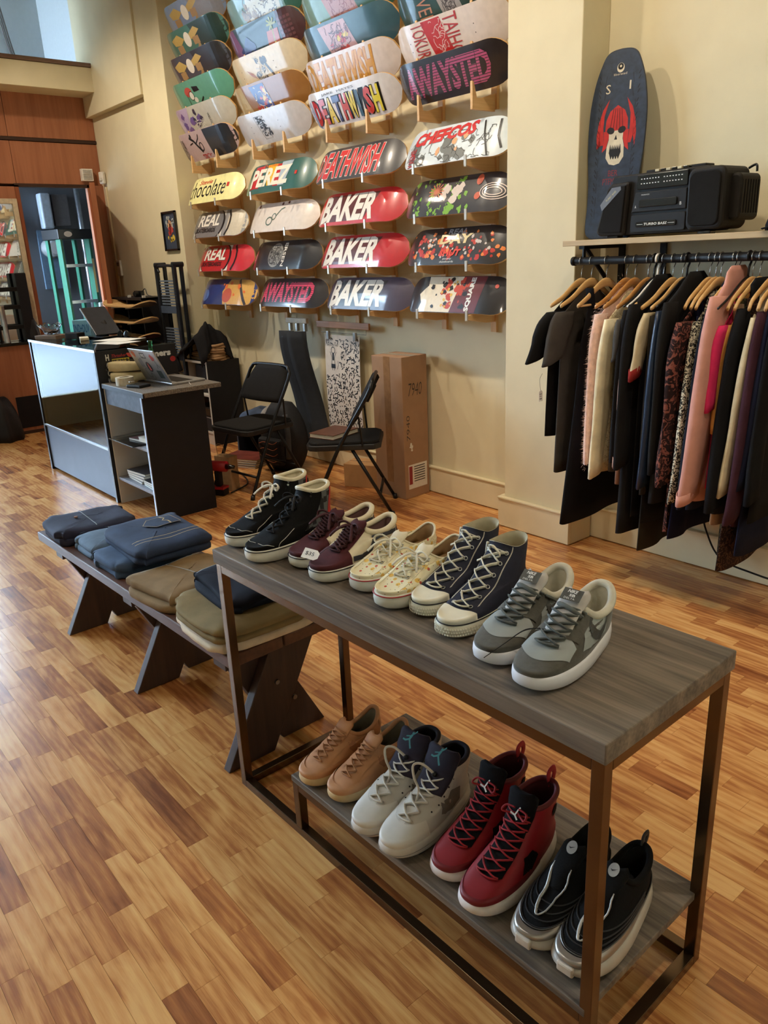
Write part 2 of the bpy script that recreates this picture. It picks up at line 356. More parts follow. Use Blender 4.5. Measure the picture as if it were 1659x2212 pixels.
for s in strips[:300]:
    mb = MB(); n = strip_geo(*s[:4], mb); o = mb.build('plank', M_strip, fo, fix=False); set_tone(o.data, [s[4]]*n)
mb = MB(); tn = []
for s in strips[300:]: n = strip_geo(*s[:4], mb); tn += [s[4]]*n
o = mb.build('plank_field', M_strip, fo, fix=False); set_tone(o.data, tn); o['kind'] = 'stuff'

# ------------------------------------------------------------------ shoe table (console with lower shelf)
M_grey = wood('grey_oak', (58, 51, 45), (146, 132, 116), .55, axis=0, scale=15, bump=.35)
M_tube = mat('bronze_tube', (104, 84, 64), .22, metal=.9, var=.05)
T = thing('console_table', 'tall grey wood console table with dark metal frame and a low shelf', 'table', (-1.2075, 1.111, 0), math.radians(.8))
tx, ty = .6225, .214
MB().box(-tx, tx, -ty, ty, .722, .762).build('table_top', M_grey, T, bevel=.003)
k = .0125
for sx in (-1, 1):
    for sy in (-1, 1):
        cx, cy = sx*(tx-.005-k), sy*(ty-.005-k); B(cx-k, cx+k, cy-k, cy+k, 0, .722).build('leg', M_tube, T, bevel=.0015)
for sy in (-1, 1):
    cy = sy*(ty-.005-k)
    B(-tx+.03, tx-.03, cy-k, cy+k, .697, .722).build('top_rail', M_tube, T, bevel=.0015); B(-tx+.03, tx-.03, cy-k, cy+k, 0.0, .025).build('bottom_rail', M_tube, T, bevel=.0015)
for sx in (-1, 1):
    cx = sx*(tx-.005-k)
    B(cx-k, cx+k, -ty+.03, ty-.03, .697, .722).build('top_rail', M_tube, T, bevel=.0015); B(cx-k, cx+k, -ty+.03, ty-.03, 0.0, .025).build('bottom_rail', M_tube, T, bevel=.0015)
B(-.33, tx-.018, -ty+.004, ty-.004, .17, .188).build('shelf', M_grey, T, bevel=.002)
for sy in (-1, 1):
    cy = sy*(ty-.005-k); B(-.327, -.327+2*k, cy-k, cy+k, .025, .17).build('shelf_post', M_tube, T, bevel=.0015)
    B(-.327+2*k, tx-.03, cy-k, cy+k, .148, .17).build('shelf_rail', M_tube, T, bevel=.0015)

# ------------------------------------------------------------------ bench of dark planks on crossed legs
M_bench = wood('bench_wood', (62, 38, 28), (112, 72, 50), .5, axis=0, scale=8, bump=.4)
M_leg = wood('bench_leg_wood', (44, 30, 26), (78, 54, 44), .55, axis=2, scale=8, bump=.4)
Bn = thing('bench', 'low dark brown plank bench on crossed board legs holding folded trousers', 'bench', (-2.63, 1.068, 0), math.radians(1.5))
for y0, y1 in ((-.19, -.003), (.003, .19)): B(-.80, .80, y0, y1, .385, .423).build('plank', M_bench, Bn, bevel=.004)
for x in (-.62, .05, .70):
    for s in (-1, 1):
        a0, a1 = s*-.20, s*.14; mb = MB(); hw = .095
        mb.add([(x+dx+s*.019, yy, zz) for dx in (-.018, .018) for yy, zz in ((a0-s*.0, 0), (a0+s*.17, 0), (a1+s*.03, .385), (a1-s*.14, .385))],
               [(3, 2, 1, 0), (4, 5, 6, 7), (0, 1, 5, 4), (1, 2, 6, 5), (2, 3, 7, 6), (3, 0, 4, 7)])
        mb.build('leg', M_leg, Bn, bevel=.003)
    B(x-.035, x+.035, -.17, .17, .345, .385).build('batten', M_leg, Bn)
for yy, zz in ((-.0, .24), (.06, .16)): MB().cyl((.735, yy, zz), (.743, yy, zz), .008, n=10).build('bolt', mat('bolt_steel', (150, 150, 150), .35, metal=1), Bn)
# ------------------------------------------------------------------ skateboard wall: pine rails with arms, decks
DL, DW = .44, .107
def d_w(u):
    a = max(0, (abs(u)-.305)/(DL-.305)); return DW*max(0, 1-a**2.4)**.55
def d_z(u, v):
    d = max(0, abs(u)-.24); return -1.35*d*d-.005*(v/DW)**2
US = [-DL+2*DL*i/40 for i in range(41)]; US[0] += .0005; US[-1] -= .0005
def deck_meshes():
    vs = [-1, -.75, -.4, 0, .4, .75, 1]; face = MB(); n = len(vs)
    face.add([(u, v*d_w(u), d_z(u, v*d_w(u))) for u in US for v in vs], [(i*n+j, (i+1)*n+j, (i+1)*n+j+1, i*n+j+1) for i in range(40) for j in range(n-1)])
    bd = MB(); ring = []
    outline = [(u, d_w(u)) for u in US]+[(u, -d_w(u)) for u in reversed(US)]
    def rr(dz, s): return [(u, w*s, d_z(u, w)+dz) for u, w in outline]
    N = len(US); A = rr(-.0004, 1.0); Bk = rr(-.0112, .99)
    bd.loft([A, Bk], False, False)
    k = len(bd.v); top = rr(-.0112, .99); bd.v += top
    bd.f += [(k+i, k+i+1, k+2*N-2-i, k+2*N-1-i) for i in range(N-1)]
    return face, bd
DECK_FACE, DECK_BODY = deck_meshes()
M_ply = wood('maple_ply', (196, 150, 92), (232, 196, 140), .5, axis=0, scale=20)
def ply_edge(name, c): return mat('ply_'+name, c, .5, var=.2, scale=60)
DECK_ME = {}
def deck_fn(lift):
    def fn(u, v):
        u = max(-DL+.004, min(DL-.004, u)); w = d_w(u)-.0012; v = max(-w, min(w, v)); return (u, v, d_z(u, v)+lift)
    return fn
CUT_U = [-.38, -.34, -.30, -.26, -.22, .22, .26, .30, .34, .38]; CUT_V = [-.07, -.035, 0, .035, .07]
def make_deck(label, cx, cy, cz, tilt, base, arts, coat=.9, group='skateboard decks on the wall rails', rough=.3, edge=None, loc=None):
    t = thing('skateboard_deck', label, 'skateboard deck', (0, 0, 0), 0, group)
    s, c = math.sin(tilt), math.cos(tilt); sx_ = .93 if cx > -3.3 else 1
    t.matrix_world = Matrix(((sx_, 0, 0, cx), (0, s, -c, cy), (0, c, s, cz), (0, 0, 0, 1))) if loc is None else loc
    key = 'board'
    if 'b' not in DECK_ME:
        ob = DECK_BODY.build('board', M_ply, t, smooth=False); DECK_ME['b'] = ob.data
    else:
        ob = bpy.data.objects.new('board', DECK_ME['b']); col.objects.link(ob); ob.parent = t
    mface = mat('deck_print_'+'_'.join(map(str, base)), base, rough, var=.06, scale=25, coat=coat)
    if 'f' not in DECK_ME:
        of = DECK_FACE.build('printed_face', mface, t, smooth=True, fix=False); DECK_ME['f'] = of.data
    else:
        me = DECK_ME['f'].copy(); me.materials.clear(); me.materials.append(mface)
        of = bpy.data.objects.new('printed_face', me); col.objects.link(of); of.parent = t
    lift = .0005
    for nm, shp, colr in arts:
        lift += .00035
        m = mat('deck_ink_'+'_'.join(map(str, colr)), colr, rough, var=.05, scale=60, coat=coat)
        dd = decal(nm, ([(x_*1.06, y_) for x_, y_ in shp[0]], shp[1]), m, t, deck_fn(lift), CUT_U, CUT_V)
        if nm.split('_')[-1] in ('shapes', 'lines', 'islands', 'spots', 'figures', 'marks', 'shape', 'slime', 'scratches', 'glyphs', 'script', 'face', 'figure', 'planets', 'rays', 'rings', 'bricks', 'hatching', 'holes', 'wings', 'palm', 'edges', 'doodle', 'dancer'): dd['kind'] = 'stuff'
    return t
K, WH, RD = (22, 20, 22), (236, 232, 224), (190, 26, 34)
def blobs(seed, n, u0, u1, v0, v1, r0, r1, j=.5):
    g = random.Random(seed); return merge([S_blob(u0+(u1-u0)*g.random(), v0+(v1-v0)*g.random(), r0+(r1-r0)*g.random(), g, j=j) for _ in range(n)])
def scrib(seed, n, u0, u1, v0, v1, w, l=.04):
    g = random.Random(seed); out = []
    for _ in range(n):
        x, y, a = u0+(u1-u0)*g.random(), v0+(v1-v0)*g.random(), g.random()*6.28; P = [(x, y)]
        for k in range(5):
            a += (g.random()-.5)*2.4; x = min(u1, max(u0, x+l/4*math.cos(a))); y = min(v1, max(v0, y+l/4*math.sin(a))); P.append((x, y))
        out.append(S_stroke(P, w))
    return merge(out)
def baker(base, panel):
    return [('panel_print', S_poly([(-.37, -.085), (.10, -.085), (.20, .085), (-.28, .085)]), panel),
            ('lettering', S_text('BAKER', -.34, .18, -.086, .09, .04, .18), WH), ('small_lettering', S_text('BRAND LOGO', -.36, -.26, -.094, -.084, .0), WH)]
def real(c1, c2, grey):
    rim = S_ell(-.09, 0, .27, .14, 30); a = []
    a.append(('band_print', S_rect(-.30, .14, -.104, .104), WH)); a.append(('oval_line', S_ell(-.08, 0, .235, .155, 30), K)); a.append(('oval', S_ell(-.085, 0, .215, .15, 30), c1))
    a.append(('stripe', S_stroke([(.19, -.10), (.225, -.05), (.235, 0), (.225, .05), (.19, .10)], .02), K))
    a.append(('lettering_shadow', S_text('REAL', -.255, .085, -.022, .088, .05, .15), K)); a.append(('lettering', S_text('REAL', -.25, .08, -.018, .085, .03, .15), WH))
    a.append(('small_lettering', S_text('SKATEBOARDS', -.27, .04, -.068, -.030, .03, .1), K)); return a
def deathwish(c, out, word='DEATHWISH', u0=-.36, u1=.26, v0=-.088, v1=.088):
    return [('lettering_outline', S_text(word, u0-.004, u1+.004, v0-.003, v1+.003, .055, .3), out), ('lettering', S_text(word, u0, u1, v0, v1, .03, .3), c),
            ('eye_dot', S_ell(u0+.035, v1-.03, .013, .013, 12), WH)]
def waysted(c, bg_, word='AWAYSTED'):
    st = merge([S_rect(-.38, .36, -.08+i*.0135, -.0765+i*.0135) for i in range(13)])
    return [('lettering', S_text(word, -.33, .30, -.075, .078, .045, .12), c), ('hatching', st, bg_)]
def seal(seed, base2, c1, c2): # winged badge with a ribbon banner
    return [('colour_field', S_poly([(.12, -.104), (.41, -.104), (.41, .104), (.0, .104)]), base2),
            ('wings', merge([S_poly([(-.28, .05), (-.18, .075), (-.10, .03), (-.17, .0), (-.25, .01)]), S_poly([(-.02, .05), (.07, .08), (.13, .05), (.05, .02), (-.01, .01)])]), (196, 168, 100)),
            ('head', S_ell(-.06, .02, .045, .05, 16), WH), ('banner', merge([S_ring(-.07, -.03, .14, .06, .03, 24, PI, 2*PI), S_rect(-.23, -.15, -.05, .0), S_rect(.01, .09, -.03, .02)]), (170, 138, 96)),
            ('banner_lettering', S_text('ANTI HERO', -.15, .02, -.085, -.066, .0), K)]
COLX = [-5.885, -4.955, -4.07, -3.22]; COLN = ['leftmost', 'second', 'third', 'rightmost']
LOWZ = [2.055, 1.795, 1.535, 1.275]; UPZ = [2.37+.176*i for i in range(6)]
TL, TU = math.radians(25), math.radians(-25)
g4 = random.Random(4)
LOW = {
 (0, 0): ('pale yellow deck with black brush script lettering', (232, 226, 160), [('lettering', S_text('chocolate', -.345, .22, -.06, .075, .0, .2), K), ('small_lettering', S_text('Stevie', -.20, .0, .045, .082, .01, .3), (200, 60, 40)), ('mark', S_rect(.235, .265, -.005, .028), (200, 50, 40))], .05, 0),
 (0, 1): ('silver grey deck with white outlined oval and white block lettering', (150, 150, 152), [('tail_colour', S_rect(.2, .41, -.104, .104), (206, 196, 178))]+real((118, 120, 124), K, 1), 1, 0),
 (0, 2): ('red deck with white outlined oval and white block lettering', (206, 44, 58), real((190, 22, 34), K, 1), 1, 0),
 (0, 3): ('deck painted blue on the left and orange yellow on the right', (48, 62, 128), [('orange_field', S_poly([(.02, -.104), (.41, -.104), (.41, .104), (.06, .104), (-.02, 0)]), (226, 176, 96)), ('rose_patch', S_ell(.06, -.03, .07, .06, 14), (206, 96, 80)), ('dark_stripe', S_stroke([(.2, .1), (.24, .03), (.30, -.06), (.33, -.1)], .026), (70, 66, 70)), ('blue_patch', S_ell(-.28, -.03, .06, .05, 14), (90, 120, 190)), ('orange_spots', blobs(5, 7, -.02, .36, -.07, .08, .01, .03), (236, 120, 60))], 1, 0),
 (1, 0): ('dark green deck with large multicoloured block lettering', (42, 92, 86), [('field', S_poly([(-.27, .095), (-.16, .095), (-.18, -.07), (-.30, -.07)]), RD), ('field', S_poly([(-.02, .09), (.12, .09), (.09, -.07), (.0, -.07)]), RD), ('field', S_poly([(-.12, .095), (.0, .095), (-.02, -.06), (-.08, -.06)]), (228, 178, 40)), ('field', S_poly([(.05, .10), (.18, .10), (.13, -.07), (.06, -.07)]), (168, 180, 192)), ('lettering', S_text('PEREZ', -.30, .18, -.062, .072, .04, .1), (226, 222, 206)), ('script', S_text('Chocolate', -.18, .02, .078, .101, .0, .3), (226, 92, 50)), ('mark', S_rect(.235, .258, -.01, .015), (200, 50, 40))], .3, 0),
 (1, 1): ('plain white deck with a small green doodle in the middle', (222, 212, 206), [('doodle', merge([S_ring(-.10, -.03, .035, .028, .010), S_ring(-.05, .0, .022, .022, .008), S_stroke([(-.03, .0), (.0, .03), (.02, .05), (.06, .06)], .010)]), (88, 108, 100)), ('corner_marks', merge([S_ell(-.27, .09, .016, .014, 12), S_ell(.02, .09, .012, .012, 12), S_ell(.09, .095, .01, .01, 12)]), (90, 30, 40))], .8, 0),
 (1, 2): ('black deck with grey engraved round emblem and vertical lettering', (30, 29, 32), [('emblem', S_ell(-.07, .0, .085, .09, 24), (150, 150, 146)), ('emblem_lines', scrib(21, 60, -.14, .0, -.07, .075, .004, .05), K), ('lettering', S_text('ERSEN', .02, .055, -.085, .088, .02, 0, -90), WH), ('small_lettering', S_text('OG', -.345, -.325, -.03, .02, .0, 0, -90), WH)], 1, 0),
 (1, 3): ('black deck with hatched hot pink lettering, lowest in its column', (38, 32, 34), waysted((232, 70, 110), (38, 32, 34)), 1, 0),
 (2, 0): ('dark grey deck with red slashing lettering outlined in white', (58, 56, 60), deathwish((206, 36, 44), WH), 1, 0),
 (2, 1): ('upper of two red decks with big white slanted block lettering', (194, 36, 46), baker(0, (84, 20, 28)), 1, 0),
 (2, 2): ('lower of two red decks with big white slanted block lettering', (190, 34, 44), baker(0, (84, 20, 28)), 1, 0),
 (2, 3): ('dark purple deck with big white slanted block lettering', (72, 64, 84), baker(0, (44, 40, 50)), 1, 0),
 (3, 0): ('pale blue and white comic deck with jagged red lettering', (214, 224, 230), [('grey_shapes', blobs(31, 18, -.30, .16, -.09, .02, .02, .05), (110, 114, 112)), ('dark_lines', scrib(32, 50, -.36, .3, -.1, .06, .003, .07), K), ('peach_spots', blobs(33, 5, -.1, .12, -.05, .04, .012, .03), (224, 166, 120)), ('lettering', S_text('CHEFCOS', -.30, .18, .018, .092, .05, .3, 0, .02), (206, 44, 48)), ('vertical_lettering', S_text('KREME', -.33, -.27, -.10, .0, .02, 0, 90), (170, 40, 44)), ('torn_edges', merge([S_stroke([(.22, .09), (.24, .02), (.27, -.05), (.29, -.1)], .01), S_stroke([(.32, .09), (.33, .0), (.36, -.06)], .012)]), K)], 1, 0),
 (3, 1): ('dark navy deck with lime green slime pattern and a pale face', (44, 44, 50), [('slime', blobs(35, 46, -.33, .14, -.10, .10, .012, .034, .75), (124, 176, 60)), ('navy_islands', blobs(36, 26, -.33, .10, -.08, .08, .010, .026, .7), (46, 46, 58)), ('pale_face', blobs(37, 9, -.07, .06, -.03, .07, .025, .05), (216, 200, 190)), ('rays', merge([S_stroke([(-.13, .03), (-.13+.06*math.cos(a*.45), .03+.05*math.sin(a*.45))], .006) for a in range(14)]), (206, 120, 90)), ('planets', merge([S_ell(.19, .07, .024, .03), S_ell(.2, -.02, .022, .02)]), (200, 84, 56)), ('rings', merge([S_ring(.30, .0, .05+.018*q, .02+.012*q, .005) for q in range(3)]), (226, 206, 196))], 1, 0),
 (3, 2): ('black deck crowded with red cars and figures under chrome lettering', (36, 33, 34), [('red_shapes', blobs(41, 44, -.34, .33, -.08, .06, .010, .026), (190, 50, 40)), ('orange_shapes', blobs(42, 24, -.36, .36, -.07, .08, .008, .022), (232, 130, 60)), ('pale_shapes', blobs(43, 30, -.3, .3, -.06, .05, .006, .016), (208, 196, 188)), ('lettering', S_text('REAL', -.06, .09, .066, .098, .03, .1), (150, 154, 160)), ('lettering', S_text('DAY', -.11, .14, .01, .066, .04, .05), (220, 200, 150)), ('lettering', S_text('SHUT', -.09, .08, -.06, -.022, .04, .15), (226, 70, 50)), ('small_lettering', merge([S_text('jimmy', -.05, .02, -.082, -.07, .0), S_text('skateboards', -.07, .04, -.096, -.085, .0)]), WH)], 1, 0),
 (3, 3): ('cream and black deck with red crowd drawing and bubble lettering', (34, 32, 34), [('cream_field', S_poly([(-.27, -.104), (-.25, -.05), (-.28, 0), (-.22, .05), (-.23, .104), (.08, .104), (.04, -.104)]), (232, 220, 196)), ('maroon_field', S_poly([(.0, -.104), (.20, -.104), (.23, .104), (.05, .104)]), (104, 34, 40)), ('figures', blobs(51, 24, -.12, .12, -.08, .09, .010, .03), (196, 62, 40)), ('figures', blobs(52, 16, -.2, .10, -.08, .09, .008, .022), K), ('figures', blobs(53, 9, -.14, .1, -.08, .09, .006, .014), (226, 180, 80)), ('lettering', S_text('SQUARE', .115, .155, -.098, .098, .05, 0, 90), WH), ('dot', S_ell(.31, .05, .012, .012, 14), (206, 90, 80))], 1, 0)}
UP = {
 (0, 0): ('pink grey deck with black tail and a leaping dancer drawing', (196, 170, 172), [('black_tail', S_poly([(.08, -.104), (.41, -.104), (.41, .104), (.05, .104)]), (38, 38, 42)), ('dancer', merge([S_stroke([(-.17, .07), (-.12, .04), (-.09, .0), (-.05, -.05)], .02), S_stroke([(-.14, .03), (-.19, .02)], .008), S_stroke([(-.10, .02), (-.05, .05), (-.03, .08)], .009), S_ring(-.04, -.01, .022, .03, .008), S_ell(-.145, .08, .012, .014)]), K), ('branch_lines', scrib(62, 60, -.38, -.27, -.1, .06, .003, .05), K), ('red_script', scrib(63, 14, -.08, .05, -.1, -.07, .005, .04), (190, 60, 60))], .8),
 (0, 1): ('lilac to grey deck with a violet cartoon skeleton drawing', (198, 196, 186), [('violet_field', S_poly([(-.41, -.104), (-.2, -.104), (-.14, .104), (-.41, .104)]), (186, 168, 202)), ('violet_shapes', blobs(64, 8, -.25, .0, -.08, .05, .02, .05), (110, 84, 150)), ('dark_figure', blobs(65, 7, -.12, .06, -.06, .06, .015, .03), (60, 52, 78)), ('white_lines', scrib(66, 16, -.1, .05, -.08, .0, .005, .05), WH), ('lettering', S_text('WELCOME', .11, .135, -.085, .03, .0, 0, -90), K)], 1),
 (0, 2): ('mint green deck with a small red and white face print', (96, 162, 140), [('red_patch', S_ell(-.13, .03, .05, .034), (196, 86, 80)), ('face', merge([S_ell(-.1, .0, .03, .03), S_ell(-.06, -.035, .025, .02)]), (226, 224, 214)), ('black_shapes', merge([S_poly([(-.06, .06), (.02, .05), (.03, .02), (-.05, .02)]), S_ring(-.1, .0, .03, .03, .005), S_stroke([(.0, -.06), (.05, -.03)], .012)]), K), ('small_lettering', S_text('TOMORROW', -.165, -.15, -.08, .02, .0, 0, -90), (40, 60, 60))], 1),
 (0, 3): ('dark slate deck with winged badge and ribbon banner', (74, 78, 92), seal(1, (44, 42, 44), 0, 0), 1),
 (0, 4): ('deep green deck with winged badge and ribbon banner', (70, 120, 112), seal(2, (36, 58, 50), 0, 0), 1),
 (0, 5): ('sky blue deck with winged badge and banner, topmost on the left', (128, 150, 190), seal(3, (140, 140, 148), 0, 0), 1),
 (1, 0): ('white deck with a small boxed block of black glyphs', (206, 204, 208), [('box_outline', merge([S_stroke([(-.13, .075), (-.05, .075), (.0, -.075), (-.08, -.075), (-.13, .075)], .003)]), K), ('glyphs', merge([scrib(70+q, 5, -.12+q*.012, -.075+q*.012, .05-q*.026, .07-q*.026, .006, .03) for q in range(5)]+[scrib(80+q, 5, -.075+q*.012, -.03+q*.012, .05-q*.026, .07-q*.026, .006, .03) for q in range(5)]), K), ('bolt_holes', merge([S_ell(u, v, .003, .003, 8) for u in (-.19, .13) for v in (-.02, .02)]), K)], .9),
 (1, 1): ('golden brown deck with a blue red comic print', (150, 104, 52), [('pale_nose', S_poly([(-.41, -.104), (-.18, -.104), (-.24, .104), (-.41, .104)]), (188, 168, 128)), ('blue_panel', S_poly([(-.15, .09), (.02, .09), (.07, -.09), (-.08, -.09)]), (66, 86, 156)), ('red_shapes', blobs(91, 8, -.13, .03, -.08, .08, .012, .03), (180, 60, 50)), ('yellow_shapes', blobs(92, 6, -.08, .05, -.08, .05, .01, .022), (226, 190, 80)), ('white_lines', scrib(93, 18, -.13, .04, -.08, .08, .005, .05), WH)], 1),
 (1, 2): ('cream white deck with a dark cartoon figure drawing', (214, 200, 172), [('dark_figure', merge([blobs(94, 8, -.08, .06, -.08, .06, .02, .04), S_stroke([(.02, .05), (.08, -.05), (.1, -.09)], .02)]), (70, 66, 66)), ('mask', S_poly([(-.19, .02), (-.13, -.01), (-.1, -.05), (-.16, -.02)]), (170, 120, 100)), ('lines', scrib(95, 20, -.08, .03, -.07, .08, .004, .05), (190, 188, 180)), ('bolt_holes', merge([S_ell(u, v, .003, .003, 8) for u in (-.25, .13) for v in (-.02, .02)]), K)], .9),
 (1, 3): ('dark deck with a purple nose, palm tree and brick print', (52, 74, 82), [('purple_nose', S_poly([(-.41, -.104), (-.2, -.104), (-.28, .104), (-.41, .104)]), (120, 84, 128)), ('maroon_tail', S_poly([(.2, -.104), (.41, -.104), (.41, .104), (.22, .104)]), (78, 50, 54)), ('navy_shapes', blobs(96, 10, -.24, -.02, -.08, .0, .025, .05), (44, 56, 110)), ('sunset', S_poly([(.03, -.104), (.17, -.104), (.2, .02), (.08, .02)]), (178, 104, 82)), ('palm', merge([S_stroke([(.12, -.08), (.14, 0), (.15, .04)], .01)]+[S_stroke([(.15, .05), (.15+.05*math.cos(a), .05+.04*math.sin(a))], .012) for a in (0, .8, 1.6, 2.4, 3.1, 4)]), (150, 158, 84)), ('bricks', merge([S_rect(.22+.03*i, .243+.03*i, -.08+.026*j, -.065+.026*j) for i in range(4) for j in range(6)]), (110, 72, 76))], 1),
 (1, 4): ('pale teal deck with brown figures, topmost of the second column', (128, 170, 176), [('white_panel', S_poly([(-.2, -.104), (.2, -.104), (.24, .104), (-.1, .104)]), (206, 210, 200)), ('brown_shapes', blobs(97, 12, -.2, .14, -.09, .06, .02, .04), (150, 130, 96)), ('lines', scrib(98, 30, -.18, .16, -.09, .08, .005, .06), (84, 70, 60)), ('lettering', S_text('LAKORI', .15, .18, -.08, .06, .0, 0, 90), (50, 80, 90)), ('green_tail', S_rect(.26, .41, -.104, .104), (60, 110, 100))], 1),
 (2, 0): ('white deck with red, yellow and blue block lettering', (222, 220, 224), [('nose_patch', S_poly([(-.41, -.104), (-.31, -.104), (-.35, .06), (-.41, .06)]), (120, 138, 176)), ('letter_shadow', S_text('DEATHWISH', -.335, .30, -.09, .068, .07, .1), K)]+[('lettering', S_text(ch, -.33+q*.069, -.265+q*.069 if ch != 'I' else -.295+q*.069, -.085, .062, .05, .1), cc) for q, (ch, cc) in enumerate(zip('DEATHWISH', [RD, (200, 70, 60), (224, 200, 70), (62, 74, 128), (196, 66, 58), (222, 204, 84), (60, 96, 120), (200, 62, 60), (226, 210, 70)]))]+[('small_lettering', S_text('JAKE  HAYES', -.20, .10, .074, .09, .0), K)], .9),
 (2, 1): ('white deck with golden yellow slashing lettering', (214, 204, 202), deathwish((204, 150, 60), (196, 130, 60)), .9),
 (2, 2): ('dark teal deck with a square red comic print', (58, 92, 106), [('print_square', S_poly([(-.20, .09), (.04, .09), (.10, -.09), (-.14, -.09)]), (186, 150, 156)), ('red_shapes', blobs(101, 9, -.14, .04, -.08, .03, .012, .035), (186, 60, 56)), ('yellow_shape', blobs(102, 4, -.06, .04, -.03, .03, .015, .03), (214, 190, 70)), ('lines', scrib(103, 30, -.14, .05, -.08, .08, .004, .05), (90, 70, 80))], 1),
 (2, 3): ('grey green deck with a pale red print, topmost of the third column', (116, 152, 140), [('print_square', S_poly([(-.18, .104), (.06, .104), (.12, -.09), (-.12, -.09)]), (170, 120, 112)), ('lines', scrib(104, 34, -.12, .08, -.08, .09, .004, .05), (120, 60, 56)), ('green_tail', S_poly([(.12, -.104), (.41, -.104), (.41, .104), (.08, .104)]), (56, 96, 84))], 1),
 (3, 0): ('black deck with hatched dull pink lettering, largest in its column', (44, 36, 36), waysted((184, 80, 118), (44, 36, 36)), .7),
 (3, 1): ('white deck with red square and hand drawn red lettering', (222, 208, 198), [('red_square', S_poly([(-.16, .1), (-.02, .1), (.04, -.1), (-.10, -.1)]), (190, 40, 40)), ('white_scratches', scrib(106, 16, -.1, .0, -.08, .09, .004, .06), (226, 190, 180)), ('lettering', S_text('TAIHO', .0, .10, -.095, .10, .0, 0, -90), (176, 44, 44)), ('lettering', S_text('TOKURO', -.24, -.14, -.10, .10, .0, 0, -90), (176, 44, 44)), ('bolt_holes', merge([S_ell(u, v, .003, .003, 8) for u in (-.27, .2) for v in (-.02, .02)]), K)], .7),
 (3, 2): ('dark green deck with a white web print, topmost of the right column', (40, 70, 62), [('web_panel', S_poly([(-.1, .104), (.04, .104), (.1, -.1), (-.04, -.1)]), (168, 160, 156)), ('web_lines', scrib(107, 30, -.04, .06, -.09, .09, .004, .06), (70, 66, 66)), ('lettering', S_text('OVER', -.22, -.12, -.09, .09, .0, 0, -90), (190, 130, 100))], 1)}
for (c, r), (lab, base, arts, coat, dx) in LOW.items():
    make_deck(lab, COLX[c]+(.04 if r == 3 and c in (2, 1) else 0)+(.04 if c == 0 and r > 1 else 0), 3.22, LOWZ[r], TL, base, arts, min(1, coat))
for (c, r), (lab, base, arts, coat) in UP.items():
    make_deck(lab, COLX[c], 3.20, UPZ[r], TU, base, arts, min(1, coat))
# rails and arms
M_pine = wood('pine', (196, 150, 96), (226, 186, 130), .55, axis=2, scale=12)
M_pine2 = wood('pine_arm', (200, 156, 102), (230, 190, 136), .55, axis=1, scale=12)
M_clip = mat('clip_plastic', (190, 180, 165), .25, var=.05, metal=.3)
for c in range(4):
    for k, (dx, side) in enumerate(((-.23, 'left'), (.17, 'right'))):
        x = COLX[c]+dx
        t = thing('wall_rail', f'pale pine rail with angled arms under the {side} side of the high decks, {COLN[c]} column', 'rack', (x, 0, 0), 0, 'wooden deck rails on the wall')
        B(-.02, .02, 3.37, WY-.001, 2.20, 3.6).build('rail', M_pine, t)
        for z in UPZ[:[6, 5, 4, 3][c]]:
            zb = z-DW*math.cos(TU); yb = 3.20-DW*math.sin(TU)
            lo_ = .085 if z == UPZ[0] else .038
            poly = [(yb-.045, zb-lo_), (yb-.045, zb+.045), (yb-.034, zb+.04), (yb-.012, zb-.03), (yb+.02, zb-.03), (3.37, zb+.0), (3.37, zb-.05 if lo_ < .05 else zb-.085)]
            mb = MB(); n = len(poly); mb.prism(poly, .016, Matrix(((0, 0, 1, -.008), (1, 0, 0, 0), (0, 1, 0, 0), (0, 0, 0, 1)))); mb.build('arm', M_pine2, t, bevel=.001)
        t = thing('wall_rail', f'pine rail with short clipped arms under the {side} side of the low decks, {COLN[c]} column', 'rack', (x, 0, 0), 0, 'wooden deck rails on the wall')
        B(-.02, .02, 3.37, WY-.001, 1.06, 2.14).build('rail', M_pine, t)
        for z in LOWZ:
            zb = z-DW*math.cos(TL); yb = 3.22-DW*math.sin(TL)
            poly = [(yb-.02, zb-.035), (yb-.02, zb-.012), (3.37, zb+.02), (3.37, zb-.06), (3.30, zb-.06)]
            mb = MB(); mb.prism(poly, .016, Matrix(((0, 0, 1, -.008), (1, 0, 0, 0), (0, 1, 0, 0), (0, 0, 0, 1)))); a = mb.build('arm', M_pine2, t, bevel=.001)
            MB().box(-.009, .009, yb-.027, yb-.02, zb-.04, zb+.016).build('clip', M_clip, a, bevel=.002)
